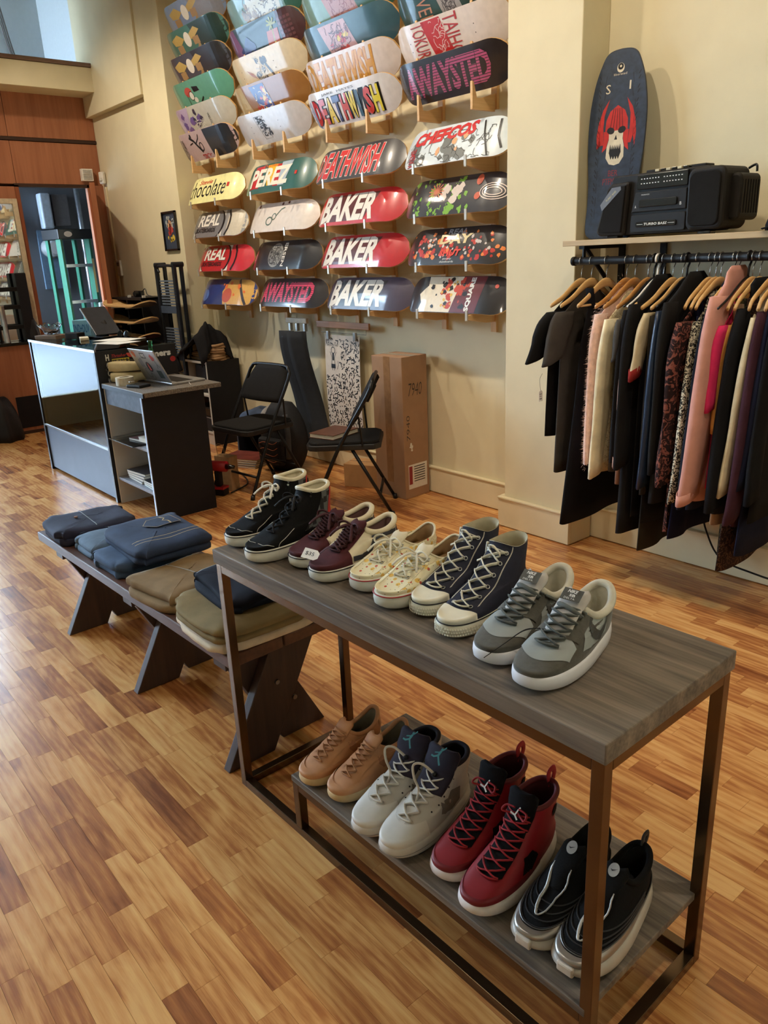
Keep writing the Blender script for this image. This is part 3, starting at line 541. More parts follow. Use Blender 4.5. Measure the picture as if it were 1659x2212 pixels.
# ------------------------------------------------------------------ shoes
def lerp(a, b, t): return a+(b-a)*t
def prof(P, t):
    """sample a polyline of equal-length tuples by its index parameter, smoothed"""
    n = len(P)-1; x = t*n; i = min(int(x), n-1); f = x-i
    p0, p1, p2, p3 = P[max(i-1, 0)], P[i], P[i+1], P[min(i+2, n)]
    return tuple(.5*(2*b+(c-a)*f+(2*a-5*b+4*c-d)*f*f+(3*b-a-3*c+d)*f**3) for a, b, c, d in zip(p0, p1, p2, p3))
def spow(x, p): return math.copysign(abs(x)**p, x)
class Last:
    """surface of a shoe upper: t 0 (sole) .. 1 (collar), a 0 (toe) .. pi (heel)"""
    def __init__(s, front, back, side, q=.8, heel=.76, arch=.06):
        s.fr, s.bk, s.sd, s.q, s.heel, s.arch = front, back, side, q, heel, arch
        s.cache = None
    def P(s, t, a):
        yf, zf = prof(s.fr, t); yb, zb = prof(s.bk, t); W_, zs, ym = prof(s.sd, t)
        c, sn = math.cos(a), math.sin(a)
        if c >= 0: y = ym+(yf-ym)*spow(c, s.q); z = zs+(zf-zs)*c*c; k = 1
        else:
            y = ym+(ym-yb)*spow(c, s.q); z = zs+(zb-zs)*c*c
            e = min(1, max(0, (ym-y)/max(1e-6, ym-yb))); hl = lerp(s.heel, 1, t*.8); k = 1-(1-hl)*e*e*(3-2*e)
        x = W_*spow(sn, s.q)*k
        return Vector((x*(1 if x > 0 else 1-s.arch*math.exp(-((y-.11)/.05)**2)), y, z))
    def N(s, t, a):
        e = .01; t0, t1 = max(0, t-e), min(1, t+e)
        n = (s.P(t1, a)-s.P(t0, a)).cross(s.P(t, a+e)-s.P(t, a-e)); n = n.normalized() if n.length > 1e-9 else Vector((0, 0, 1))
        return n
    def O(s, t, a, d): return s.P(t, a)+s.N(t, a)*d
    def at_x(s, t, x):
        for k in range(1, 60):
            a = k/60*PI/2
            if s.P(t, a).x >= abs(x): return a if x >= 0 else -a
        return PI/2 if x >= 0 else -PI/2
    def side(s, y, z, sg):
        if s.cache is None: s.cache = [(i/36, j/60*PI, s.P(i/36, j/60*PI)) for i in range(37) for j in range(61)]
        t, a, _ = min(s.cache, key=lambda e: (e[2].y-y)**2+(e[2].z-z)**2)
        for st in (.5, .25, .12):
            t, a = min(((min(1, max(0, t+i*st/36)), a+sg*0+j*st*PI/60) for i in (-1, 0, 1) for j in (-1, 0, 1)), key=lambda e: (s.P(*e).y-y)**2+(s.P(*e).z-z)**2)
        return t, sg*a
def patch(last, name, m, par, t0, t1, a0, a1, d=.0, nt=10, na=24, thick=None, mask=None, smooth=True):
    mb = MB()
    if mask is None: mb.grid(lambda i, j: last.O(lerp(t0, t1, i), lerp(a0, a1, j), d), nt, na)
    else:
        vs = [last.O(lerp(t0, t1, i/nt), lerp(a0, a1, j/na), d) for i in range(nt+1) for j in range(na+1)]; fs = []
        for i in range(nt):
            for j in range(na):
                c = last.P(lerp(t0, t1, (i+.5)/nt), lerp(a0, a1, (j+.5)/na))
                if mask(c, lerp(t0, t1, (i+.5)/nt), lerp(a0, a1, (j+.5)/na)): fs.append((i*(na+1)+j, (i+1)*(na+1)+j, (i+1)*(na+1)+j+1, i*(na+1)+j+1))
        used = sorted({k for f in fs for k in f}); ix = {k: i for i, k in enumerate(used)}
        mb.add([vs[k] for k in used], [tuple(ix[k] for k in f) for f in fs])
    return mb.build(name, m, par, smooth=smooth)
def tlim(la, a, yc):
    prev = None
    for k in range(61):
        t = k/60; q = la.P(t, a); e = q.y-yc(q.x)
        if e < 0: return t if prev is None else (k-1)/60+(1/60)*prev/(prev-e+1e-9)
        prev = e
    return 1.0
def patch2(la, name, m, par, a0, a1, yback, yfront=None, d=.0014, nt=14, na=40, tmin=0):
    """part of the upper between two lines across it, y = yback(x) and y = yfront(x)"""
    A = [lerp(a0, a1, j/na) for j in range(na+1)]; T1 = [tlim(la, a, yback) for a in A]; T0 = [max(tmin, tlim(la, a, yfront)) if yfront else tmin for a in A]
    mb = MB(); mb.grid(lambda i, j: la.O(lerp(min(T0[round(j*na)], T1[round(j*na)]), T1[round(j*na)], i), A[round(j*na)], d), nt, na)
    return mb.build(name, m, par, smooth=True)
def sole(last, name, m, par, h, out=.004, n=64, bulge=.003, toe_lift=.0, z0=0.0, tuck=.004, heel_extra=0.0):
    rings = []
    for z, o in ((0, out-tuck), (.15, out+bulge*.4), (.5, out+bulge), (.85, out+bulge*.6), (1, out-.001)):
        r = []
        for k in range(n):
            a = 2*PI*k/n; p = last.P(0, a); nn = Vector((last.N(.0, a).x, last.N(.0, a).y, 0)); nn = nn.normalized() if nn.length > 1e-6 else Vector((0, 1, 0))
            q = p+nn*o; lift = toe_lift*max(0, (q.y-.19)/.1)**2; zz = lift*(1-z)+(h+heel_extra*max(0, 1-q.y/.15))*z
            if z > .95: zz = max(zz, p.z+.002)
            r.append((q.x, q.y, z0+zz))
        rings.append(r)
    return MB().loft(rings, True, True).build(name, m, par, smooth=True)
def ring_line(last, name, m, par, z, out, r, n=72, flat=1.0, a0=0, a1=2*PI):
    pts = []
    full = abs(a1-a0-2*PI) < 1e-6
    for k in range(n if full else n+1):
        a = a0+(a1-a0)*k/n; p = last.P(0, a); nn = Vector((last.N(0, a).x, last.N(0, a).y, 0)).normalized(); q = p+nn*out; pts.append((q.x, q.y, z))
    return MB().tube(pts, r, 6, closed=full, up=(0, 0, 1), flat=flat).build(name, m, par, smooth=True)
def lining(last, m, par, floor_z, thick=.006, mi=None):
    n = 40; rings = []; ctr = None
    for dz, sc_ in ((0, 1), (.004, .93), (.014, .86), (.035, .84)):
        base = [last.P(1, 2*PI*k/n) for k in range(n)]; ctr = sum(base, Vector())/n
        rings.append([Vector((ctr.x+(p.x-ctr.x)*sc_, ctr.y+(p.y-ctr.y)*sc_, max(floor_z, p.z-dz))) for p in base])
    base = rings[-1]; rings.append([Vector((p.x, p.y, floor_z)) for p in base])
    rings[0] = [last.P(1, 2*PI*k/n) for k in range(n)]
    MB().loft(rings, False, True).build('lining', m, par, smooth=True)
def collar(last, m, par, r, a0=.0, a1=2*PI, inn=.55, n=48, name='collar'):
    full = abs(a1-a0-2*PI) < 1e-6; pts = []
    base = [last.P(1, 2*PI*k/40) for k in range(40)]; ctr = sum(base, Vector())/40
    for k in range(n if full else n+1):
        p = last.P(1, a0+(a1-a0)*k/n); d = Vector((ctr.x-p.x, ctr.y-p.y, 0)).normalized(); pts.append(p+d*r*inn)
    return MB().tube(pts, r, 8, closed=full).build(name, m, par, smooth=True)
def laces(last, m, par, ts, xs, r=.0034, flat=.55, lift=.003, bow=True, bars=False, eyelet=None, bow_s=1.0, tag_end=False, rg=None):
    rg = rg or random.Random(1)
    for i in range(len(ts)):
        x = lerp(xs[0], xs[1], i/max(1, len(ts)-1)); t = ts[i]
        if bars or i == 0:
            pts = [last.O(t, last.at_x(t, xx), lift+.002*(1-abs(xx/x)**2)) for xx in [x*k/4 for k in range(-4, 5)]]
            MB().tube(pts, r, 6, flat=flat).build('lace', m, par, smooth=True)
        if i and not bars or (bars and i):
            for sg in (-1, 1):
                t0 = ts[i-1]; x0 = lerp(xs[0], xs[1], (i-1)/(len(ts)-1)); pts = []
                for k in range(9):
                    f = k/8; tt = lerp(t0, t, f); xx = sg*lerp(-x0, x, f); pts.append(last.O(tt, last.at_x(tt, xx) if abs(xx) > 1e-5 else 0, lift+.0035*math.sin(PI*f)+(0.002 if sg > 0 else 0)))
                if not bars or i % 2: MB().tube(pts, r, 6, flat=flat).build('lace', m, par, smooth=True)
        if eyelet:
            for sg in (-1, 1):
                a = last.at_x(t, sg*(x+.002)); p, nn = last.O(t, a, .0012), last.N(t, a); q = nn.to_track_quat('Z', 'Y')
                MB().tube([p+q @ Vector((.0042*math.cos(2*PI*k/12), .0042*math.sin(2*PI*k/12), 0)) for k in range(12)], .0012, 5, closed=True).build('eyelet', eyelet, par, smooth=True)
    if bow:
        t = ts[-1]; p = last.O(t, 0, .006); s_ = bow_s
        for sg in (-1, 1):
            lp = [p, p+Vector((sg*.018*s_, .006, .010*s_)), p+Vector((sg*.034*s_, .012, .006)), p+Vector((sg*.030*s_, .016, -.006)), p+Vector((sg*.012*s_, .010, .0))]
            MB().tube(smooth_path(lp, 4), r, 6, flat=flat).build('lace_loop', m, par, smooth=True)
            e = [p, p+Vector((sg*.012, .014, .004)), p+Vector((sg*.026, .032, -.006)), p+Vector((sg*.036, .046, -.020))]
            MB().tube(smooth_path(e, 4), r*.9, 6, flat=flat).build('lace_end', m, par, smooth=True)
def tongue(last, m, par, t0, h, w, lean=.0, thick=.006, fwd=.002, name='tongue', top_round=.6):
    """pad rising from the vamp at t0 past the collar by h"""
    p0, p1 = last.P(t0, 0), last.P(1, 0); d = (p1-p0).normalized(); nrm = Vector((0, -d.z, d.y))
    if nrm.y < 0: nrm = -nrm
    L = (p1-p0).length+h; mb = MB()
    def fn(i, j):
        x = (j-.5)*2; ww = w*(.82+.18*i); k = ww*x*(1 if i < .85 else 1-(1-top_round)*((i-.85)/.15)**2)
        q = last.P(lerp(t0, 1, min(1, i*L/max(1e-6, (p1-p0).length))), 0) if i*L <= (p1-p0).length else p1+d*(i*L-(p1-p0).length)
        ex = max(0, i*L-(p1-p0).length)/max(1e-6, h)
        return (k, q.y-.006+fwd+lean*ex*ex-abs(x)**2*.010, q.z)
    mb.grid(fn, 14, 8)
    o = mb.build(name, m, par, smooth=True, solid=thick); return o, (p1+d*h*.5, d, nrm)
def side_decal(last, name, shape, m, par, sg, lift=.0015, cuts=12):
    vs = shape[0]; u0, u1 = min(v[0] for v in vs), max(v[0] for v in vs); w0, w1 = min(v[1] for v in vs), max(v[1] for v in vs)
    def fn(y, z): t, a = last.side(y, z, sg); return last.O(t, a, lift)
    return decal(name, shape, m, par, fn, [lerp(u0, u1, k/cuts) for k in range(1, cuts)], [lerp(w0, w1, k/4) for k in range(1, 4)])
def shoe_root(label, x, ytoe, L, z, rz=0, group=None, name='sneaker'):
    t = thing(name, label, 'shoe', (x-L*math.sin(rz), ytoe+L*math.cos(rz), z), PI+rz, group); return t
def swoosh(y0, z0, s, flip=1):
    P = [(0, .0), (.15, -.16), (.36, -.22), (.62, -.12), (1.0, .22), (.66, .02), (.42, -.04), (.30, .02), (.24, .14), (.28, .30), (.10, .16)]
    return S_poly([(y0-s*(px-.5), z0+s*pz) for px, pz in P])
ZT, ZL = .7622, .1882
# profiles shared by low sneakers
def low_last(L, hs, wb=.050, col_h=.085, heel_h=.095, tongue_y=.5, toe_h=.052, tongue_h=.115, wc=.034, roundness=.8):
    fr = [(L-.004, hs), (L-.002, hs+.012), (L-.018, toe_h*.80), (L-.055, toe_h), (L*.66, toe_h+.016), (L*.57, tongue_h*.86), (L*tongue_y, tongue_h)]
    bk = [(.006, hs), (.003, hs+.012), (.002, hs+.026), (.004, heel_h*.62), (.008, heel_h*.8), (.010, heel_h*.92), (.010, heel_h)]
    sd = [(wb, hs, L*.60), (wb*1.01, hs+.010, L*.58), (wb*.98, hs+.020, L*.55), (wb*.92, hs+.030, L*.48), (wb*.84, hs+.042, L*.42), (wc*1.06, col_h*.93, L*.32), (wc, col_h, L*.27)]
    return Last(fr, bk, sd, roundness)
def high_last(L, hs, wb=.050, H=.15, toe_h=.05, wc=.038, front_y=.40, heel_top=.012, front_h=None, lean=0):
    fh = front_h or H
    fr = [(L-.004, hs), (L-.002, hs+.012), (L-.020, toe_h*.85), (L*.78, toe_h+.006), (L*.62, toe_h+.028), (L*.50, fh*.70), (L*(front_y+.02), fh*.88), (L*front_y, fh)]
    bk = [(.006, hs), (.003, hs+.012), (.002, hs+.03), (.006, H*.40), (.012, H*.55), (.012, H*.72), (.010, H*.88), (heel_top, H)]
    sd = [(wb, hs, L*.60), (wb*1.01, hs+.012, L*.58), (wb*.98, hs+.022, L*.52), (wb*.90, hs+.038, L*.44), (wb*.84, H*.50, L*.36), (wc*1.02, H*.68, L*.28), (wc, H*.84, L*.245), (wc, H*.95, L*.235)]
    return Last(fr, bk, sd, .82)
M_cream = mat('shoe_cream', (226, 214, 184), .6, var=.06, scale=40)
M_white_rub = mat('white_rubber', (224, 219, 205), .45, var=.08, scale=22)
M_line_bk = mat('foxing_black', (22, 22, 26), .5)
M_eye = mat('eyelet_metal', (190, 190, 186), .3, metal=.9)
M_inner = mat('shoe_inner_grey', (150, 142, 128), .8)
def tag_card(par, p, w, h, txt, rx=0, ry=0, rz=0, name='price_tag', string=None):
    M = Matrix.Translation(p) @ Matrix.Rotation(rz, 4, 'Z') @ Matrix.Rotation(rx, 4, 'X') @ Matrix.Rotation(ry, 4, 'Y')
    mb = MB(); mb.prism([(-w/2, -h/2), (w*.3, -h/2), (w/2, -h*.25), (w/2, h*.25), (w*.3, h/2), (-w/2, h/2)], .0006, M)
    o = mb.build(name, mat('tag_card', (238, 234, 224), .7, var=.03), par)
    if txt: decal('tag_writing', S_text(txt, -w*.33, w*.22, -h*.2, h*.22, .0), mat('tag_ink', (20, 20, 20), .6), o, lambda u, v: M @ Vector((u, v, .0010)))
    if string: MB().tube(smooth_path(string, 4), .0006, 4).build('tag_string', mat('tag_string', (40, 36, 32), .8), o)
    return o
# --- A: black suede high-tops with white sidewall
def shoe_black_high(label, x, yt, white_laces, sg):
    L = .295; t = shoe_root(label, x, yt, L, ZT, .13, 'pairs of shoes on the table top'); la = high_last(L, .034, .050, .155, .052, .037, .36)
    mb_ = mat('black_suede', (15, 15, 16), .85, spec=.2, var=.15, scale=60, bump=.2)
    sole(la, 'sole', M_white_rub, t, .036, .003, toe_lift=.006)
    ring_line(la, 'foxing_stripe', M_line_bk, t, .0335, .0055, .0013)
    patch(la, 'upper', mb_, t, 0, 1, -PI, PI, 0, 22, 72)
    plaid = checker_mat()
    patch(la, 'heel_panel', plaid, t, .26, .97, .52*PI, 1.48*PI, .0014, 12, 30)
    patch(la, 'red_panel', mat('heel_red', (178, 40, 36), .7), t, .40, .95, 1.16*PI, 1.29*PI, .0022, 8, 5); patch(la, 'red_panel', MATS['heel_red'], t, .40, .95, .71*PI, .84*PI, .0022, 8, 5)
    for s_ in (-1, 1):
        st = mat('white_stitch', (214, 208, 196), .7)
        MB().tube([la.O(k/12*.42, s_*(.36+.03*k/12)*PI, .001) for k in range(13)], .0007, 4).build('stitching', st, t)
        MB().tube([la.O(.10+.22*math.sin(k/12*PI/2), s_*(.02+.30*(1-k/12))*PI, .0012) for k in range(13)], .0007, 4).build('stitching', st, t)
    patch(la, 'collar_lining', M_cream, t, .955, 1, -PI, PI, .0016, 2, 60); collar(la, M_cream, t, .0055); lining(la, M_cream, t, .05)
    m = mat('lace_white', (232, 226, 212), .8) if white_laces else mat('lace_black', (26, 26, 30), .8)
    laces(la, m, t, [.46, .55, .64, .73, .82], (.014, .017), .004, .5, .003, bow=True, eyelet=None)
    for s_ in (-1, 1):
        for tt in (.88, .94): MB().cyl(la.O(tt, s_*.30*PI, .0), la.O(tt, s_*.30*PI, .0018), .003, n=10).build('eyelet', M_eye if white_laces else MATS['foxing_black'], t)
    if not white_laces: tag_card(t, (.050, .10, .10), .045, .008, '', 0, PI/2, .1, string=[(.046, .10, .145), (.05, .10, .135), (.05, .10, .123)])
    return t
def checker_mat():
    if 'plaid_check' in MATS: return MATS['plaid_check']
    m = mat('plaid_check', (70, 72, 74), .8); nt = m.node_tree; b = nt.nodes['Principled BSDF']
    tc = nt.nodes.new('ShaderNodeTexCoord'); ch = nt.nodes.new('ShaderNodeTexVoronoi'); ch.inputs['Scale'].default_value = 62; ch.distance = 'CHEBYCHEV'; ch.inputs['Randomness'].default_value = .35
    nt.links.new(tc.outputs['Object'], ch.inputs['Vector']); r = nt.nodes.new('ShaderNodeValToRGB'); r.color_ramp.interpolation = 'CONSTANT'
    r.color_ramp.elements[0].color = C(30, 30, 32); r.color_ramp.elements[1].position = .42; r.color_ramp.elements[1].color = C(96, 100, 100)
    sx = nt.nodes.new('ShaderNodeSeparateColor'); nt.links.new(ch.outputs['Color'], sx.inputs[0]); nt.links.new(sx.outputs[0], r.inputs[0]); nt.links.new(r.outputs[0], b.inputs['Base Color'])
    return m
shoe_black_high('black suede high-top sneaker with white laces, at the far left end of the table', -1.795, .925, True, -1)
shoe_black_high('black suede high-top sneaker with black laces and grey checked heel', -1.655, .905, False, 1)
# --- B: burgundy and cream low sneakers with a dark side stripe
def shoe_burgundy(label, x, yt, tagged):
    L = .292; t = shoe_root(label, x, yt, L, ZT, .13, 'pairs of shoes on the table top'); la = low_last(L, .032, .050, .078, .096, .50, .052, .104)
    bu = mat('burgundy_suede', (74, 24, 30), .85, var=.12, scale=60, bump=.2)
    sole(la, 'sole', M_white_rub, t, .034, .003, toe_lift=.006); ring_line(la, 'foxing_stripe', M_line_bk, t, .0315, .0055, .0013)
    patch(la, 'quarter', M_cream, t, 0, 1, -PI, PI, 0, 22, 72)
    patch2(la, 'toe_cap', bu, t, -.5*PI, .5*PI, lambda x: .200+4*x*x); patch(la, 'eyestay', bu, t, .40, 1, -.22*PI, .22*PI, .0016, 14, 16)
    patch(la, 'heel_counter', bu, t, 0, .62, .82*PI, 1.18*PI, .0014, 12, 12)
    for s_ in (-1, 1):
        st = S_stroke([(.205, .046), (.170, .044), (.140, .052), (.120, .072), (.095, .074), (.03, .066)], .011); side_decal(la, 'side_stripe', st, mat('stripe_navy', (48, 52, 62), .6), t, s_, .0022)
    collar(la, M_cream, t, .0075, .20*PI, 1.8*PI, .3); lining(la, mat('burgundy_inner', (120, 88, 84), .8), t, .045)
    patch(la, 'collar_pad', M_cream, t, .86, 1, .42*PI, 1.58*PI, .003, 3, 40)
    lm = mat('lace_burgundy', (70, 36, 42), .85); tongue(la, bu, t, .62, .014, .024)
    laces(la, lm, t, [.56, .64, .72, .80, .88, .95], (.017, .021), .0048, .55, .004, bow=True)
    laces(la, lm, t, [.60, .68, .76, .84, .92], (.015, .019), .0042, .55, .007, bow=False)
    if tagged: tag_card(t, (.024, .276, .064), .052, .026, '$35', .8, 0, PI+.05, string=[(.006, .22, .072), (.002, .25, .072), (.0, .272, .066)])
shoe_burgundy('burgundy and cream low sneaker without a tag, next to the black high-tops', -1.54, .965, False)
shoe_burgundy('burgundy and cream low sneaker with a handwritten price tag on its toe', -1.43, .95, True)
# --- C: cream printed canvas low sneakers with red line
def print_mat():
    m = mat('cream_print_canvas', (232, 220, 176), .75, var=0); nt = m.node_tree; b = nt.nodes['Principled BSDF']; L = nt.links.new
    tc = nt.nodes.new('ShaderNodeTexCoord'); prev = None
    base = nt.nodes.new('ShaderNodeRGB'); base.outputs[0].default_value = C(236, 226, 190); prev = base.outputs[0]
    for sc_, thr, cc, off in ((46, .30, (226, 184, 92), 0), (46, .17, (196, 84, 60), .35), (120, .16, (120, 104, 70), 2.0)):
        mp = nt.nodes.new('ShaderNodeMapping'); mp.inputs['Location'].default_value = (off*.01, off*.013, off*.02); L(tc.outputs['Object'], mp.inputs[0])
        v = nt.nodes.new('ShaderNodeTexVoronoi'); v.inputs['Scale'].default_value = sc_; v.inputs['Randomness'].default_value = .8; L(mp.outputs[0], v.inputs['Vector'])
        lt = nt.nodes.new('ShaderNodeMath'); lt.operation = 'LESS_THAN'; lt.inputs[1].default_value = thr; L(v.outputs['Distance'], lt.inputs[0])
        mx = nt.nodes.new('ShaderNodeMix'); mx.data_type = 'RGBA'; L(lt.outputs[0], mx.inputs[0]); L(prev, mx.inputs[6]); mx.inputs[7].default_value = C(*cc); prev = mx.outputs[2]
    L(prev, b.inputs['Base Color']); return m
def shoe_cream(label, x, yt, sg):
    L = .290; t = shoe_root(label, x, yt, L, ZT, .13, 'pairs of shoes on the table top'); la = low_last(L, .034, .049, .066, .092, .50, .048, .094, .035)
    cm = print_mat(); sole(la, 'sole', M_white_rub, t, .036, .003, toe_lift=.006)
    ring_line(la, 'foxing_stripe', mat('foxing_red', (166, 44, 46), .5), t, .0335, .0055, .0014)
    patch(la, 'upper', cm, t, 0, 1, -PI, PI, 0, 22, 72)
    for s_ in (-1, 1): MB().tube([la.O(.30+.7*k/10, s_*(.20+.10*k/10)*PI, .0008) for k in range(11)], .0008, 4).build('seam', M_cream, t)
    collar(la, M_cream, t, .003, .1*PI, 1.9*PI); lining(la, mat('tan_insole', (150, 118, 78), .8), t, .045); tongue(la, M_cream, t, .6, .016, .022, thick=.003)
    laces(la, mat('lace_offwhite', (226, 220, 202), .8), t, [.56, .67, .78, .88], (.015, .019), .0036, .5, .003, bow=True, eyelet=M_eye, bow_s=1.2)
shoe_cream('cream canvas sneaker with small yellow and red print, beside the burgundy pair', -1.315, .985, -1)
shoe_cream('cream canvas sneaker with small yellow and red print, beside the navy pair', -1.205, .968, 1)
# --- D: navy canvas high-tops with white toe caps
def shoe_navy(label, x, yt, sg):
    L = .292; t = shoe_root(label, x, yt, L, ZT, .13, 'pairs of shoes on the table top'); la = high_last(L, .030, .046, .148, .046, .036, .34, front_h=.150)
    nv = mat('navy_canvas', (50, 52, 66), .85, spec=.25, var=.1, scale=60, bump=.25, bscale=400)
    sole(la, 'sole', mat('bumper_rubber', (232, 226, 204), .4, var=.06, scale=25), t, .033, .003, toe_lift=.005)
    ring_line(la, 'foxing_stripe', M_line_bk, t, .0325, .0036, .0012)
    patch(la, 'upper', nv, t, 0, 1, -PI, PI, 0, 24, 72)
    patch2(la, 'toe_cap', MATS['bumper_rubber'], t, -.5*PI, .5*PI, lambda x: .243-5*x*x, d=.0016)
    sole_m = MATS['bumper_rubber']
    mb = MB()
    for i in range(3):
        for k in range(34):
            a = (-.42+.84*(k+.5*(i % 2))/34)*PI; p = la.P(0, a); nn = Vector((la.N(0, a).x, la.N(0, a).y, 0)).normalized(); q = p+nn*.0072; q.z = .011+.0065*i
            mb.lathe([(.0001, .0016), (.0026, 0), (.0001, -.0002)], 4, Matrix.Translation(q) @ nn.to_track_quat('Z', 'Y').to_matrix().to_4x4())
    o = mb.build('toe_bumper_studs', sole_m, t); o['kind'] = 'stuff'
    wl_ = mat('lace_offwhite', (226, 220, 202), .8)
    for s_ in (-1, 1):
        st = mat('white_stitch', (214, 208, 196), .7)
        for w in (.0, .012): MB().tube([la.O(.36+.60*k/14, s_*(.26+.04*k/14+w)*PI, .0006) for k in range(15)], .0006, 4).build('stitching', st, t)
    patch(la, 'tongue', nv, t, .5, 1, -.16*PI, .16*PI, -.002, 8, 8)
    patch(la, 'edge_binding', M_cream, t, .985, 1, -PI, PI, .0008, 1, 60); lining(la, mat('canvas_inner', (176, 166, 138), .85), t, .045)
    laces(la, wl_, t, [.40, .49, .58, .67, .76, .85], (.019, .020), .0042, .4, .003, bow=False, eyelet=M_eye)
    p = la.O(.93, .34*PI, .003); MB().tube(smooth_path([la.O(.90, .3*PI, .003), p, p+Vector((.012, -.012, -.04)), p+Vector((.016, -.03, -.085))]), .0042, 6, flat=.4).build('loose_lace', wl_, t, smooth=True)
    q = la.O(.88, .1*PI, .006); MB().tube(smooth_path([la.O(.85, -.2*PI, .003), q, q+Vector((-.02, .02, .012)), q+Vector((-.03, .01, -.012)), q+Vector((.0, .016, -.02)), q+Vector((.02, .022, -.03))]), .0040, 6, flat=.4).build('loose_lace', wl_, t, smooth=True)
shoe_navy('navy canvas high-top with white toe cap, half hidden behind its partner', -1.12, 1.0, -1)
shoe_navy('navy canvas high-top with white toe cap, front one of the pair', -1.012, .972, 1)
# --- E: grey suede skate shoes
def shoe_grey(label, x, yt, sg):
    L = .298; t = shoe_root(label, x, yt, L, ZT, .13, 'pairs of shoes on the table top'); la = low_last(L, .030, .053, .080, .108, .47, .056, .112, .038)
    gs = mat('grey_suede', (78, 76, 68), .88, var=.14, scale=70, bump=.25, sheen=.3); lg = mat('pale_grey_leather', (150, 156, 154), .55, var=.06)
    sole(la, 'sole', mat('bright_white_rubber', (232, 231, 236), .4, var=.04), t, .033, .002, toe_lift=.008, bulge=.002, heel_extra=.006)
    patch(la, 'upper', gs, t, 0, 1, -PI, PI, 0, 24, 72)
    patch2(la, 'toe_panel', lg, t, -.36*PI, .36*PI, lambda x: .186+6*x*x, lambda x: .262-14*x*x, .0012, tmin=.14)
    patch2(la, 'eyestay', gs, t, .06*PI, .36*PI, lambda x: .12, lambda x: .206-.4*abs(x), .0022); patch2(la, 'eyestay', gs, t, -.36*PI, -.06*PI, lambda x: .12, lambda x: .206-.4*abs(x), .0022)
    for s_ in (-1, 1):
        side_decal(la, 'side_panel', S_poly([(.185, .050), (.13, .045), (.085, .048), (.075, .075), (.12, .086), (.15, .082)]), lg, t, s_, .0014)
        side_decal(la, 'side_emblem', swoosh(.105, .064, .085), mat('emblem_grey', (64, 66, 66), .6), t, s_, .0026)
    side = mat('pale_mesh', (206, 200, 182), .85, bump=.3, bscale=500)
    collar(la, side, t, .008, .16*PI, 1.84*PI, .2); patch(la, 'collar_pad', side, t, .88, 1, .5*PI, 1.5*PI, .003, 3, 40); lining(la, side, t, .045)
    tg, (p, d, nn) = tongue(la, mat('pale_tongue', (190, 184, 178), .8), t, .66, .026, .028, thick=.010, fwd=.004)
    decal('tongue_label', S_rect(-.02, .02, -.014, .012), gs, t, plane_fn(p+nn*.012, (-1, 0, 0), d))
    decal('label_lettering', merge([S_text('NIKE', -.010, .010, .002, .009, .03, .2), S_text('SB', -.004, .008, -.006, .0, .03), S_text('DELTA', -.012, .010, -.012, -.008, .0)]), mat('label_white', (232, 230, 224), .6), t, plane_fn(p+nn*.0135, (-1, 0, 0), d))
    laces(la, mat('lace_grey', (92, 96, 94), .85), t, [.56, .64, .72, .80, .88, .95], (.022, .026), .0046, .5, .004, bow=False)
    e = [la.O(.95, sg*.25*PI, .004), la.O(.93, sg*.36*PI, .006), la.O(.86, sg*.44*PI, .006)]; MB().tube(smooth_path(e), .0042, 6, flat=.5).build('loose_lace', MATS['lace_grey'], t, smooth=True)
    if sg > 0:
        w = mat('black_cord', (14, 14, 16), .7)
        for off in (0, .008): MB().tube(smooth_path([(.02+off, .20, .078), (.05, .215+off, .074), (.075, .245+off, .05), (.095, .275+off, .03)]), .0008, 5).build('tag_string', w, t)
shoe_grey('grey suede skate shoe with white sole, left one of its pair', -.88, .945, -1)
shoe_grey('grey suede skate shoe with white sole, nearest the right end of the table', -.77, .93, 1)
# --- F: tan leather runners
def shoe_tan(label, x, yt, sg):
    L = .285; t = shoe_root(label, x, yt, L, ZL, .10, 'pairs of shoes on the lower shelf'); la = low_last(L, .030, .049, .076, .110, .50, .056, .106, .034)
    tn = mat('tan_leather', (196, 140, 96), .55, var=.10, scale=25, bump=.1); sole(la, 'sole', mat('gum_sole', (206, 178, 132), .5), t, .030, .002, toe_lift=.010, heel_extra=.010)
    patch(la, 'upper', tn, t, 0, 1, -PI, PI, 0, 24, 72); patch(la, 'mudguard', tn, t, 0, .34, -.62*PI, .62*PI, .0022, 8, 40)
    patch(la, 'eyestay', tn, t, .42, 1, -.34*PI, .34*PI, .0018, 14, 24, mask=lambda p, tt, a: .007 < abs(p.x) < .034 and .11 < p.y < .215); patch(la, 'heel_patch', tn, t, .45, 1, .8*PI, 1.2*PI, .0025, 8, 12)
    gi = mat('grey_mesh_inner', (124, 118, 104), .9); collar(la, tn, t, .006, .16*PI, 1.84*PI); lining(la, gi, t, .045); tongue(la, tn, t, .62, .02, .025, thick=.008)
    laces(la, mat('lace_tan', (186, 134, 94), .8), t, [.48, .56, .64, .72, .80, .88, .95], (.016, .021), .0038, .45, .003, bow=False)
    for s_ in (-1, 1):
        side_decal(la, 'side_emblem', swoosh(.11, .066, .09), mat('tan_dark', (168, 112, 76), .55), t, s_, .0016)
    for dy in (0, .024): MB().tube([la.O(.13+.05*math.sin(k), .36*PI+dy*4+.05*math.cos(k), .0032) for k in [q*PI/6 for q in range(12)]], .0009, 4, closed=True).build('embossed_ring', MATS['tan_dark'], t)
shoe_tan('tan leather runner at the far left end of the lower shelf', -1.468, .893, -1)
shoe_tan('tan leather runner beside the white high-tops on the lower shelf', -1.365, .91, 1)
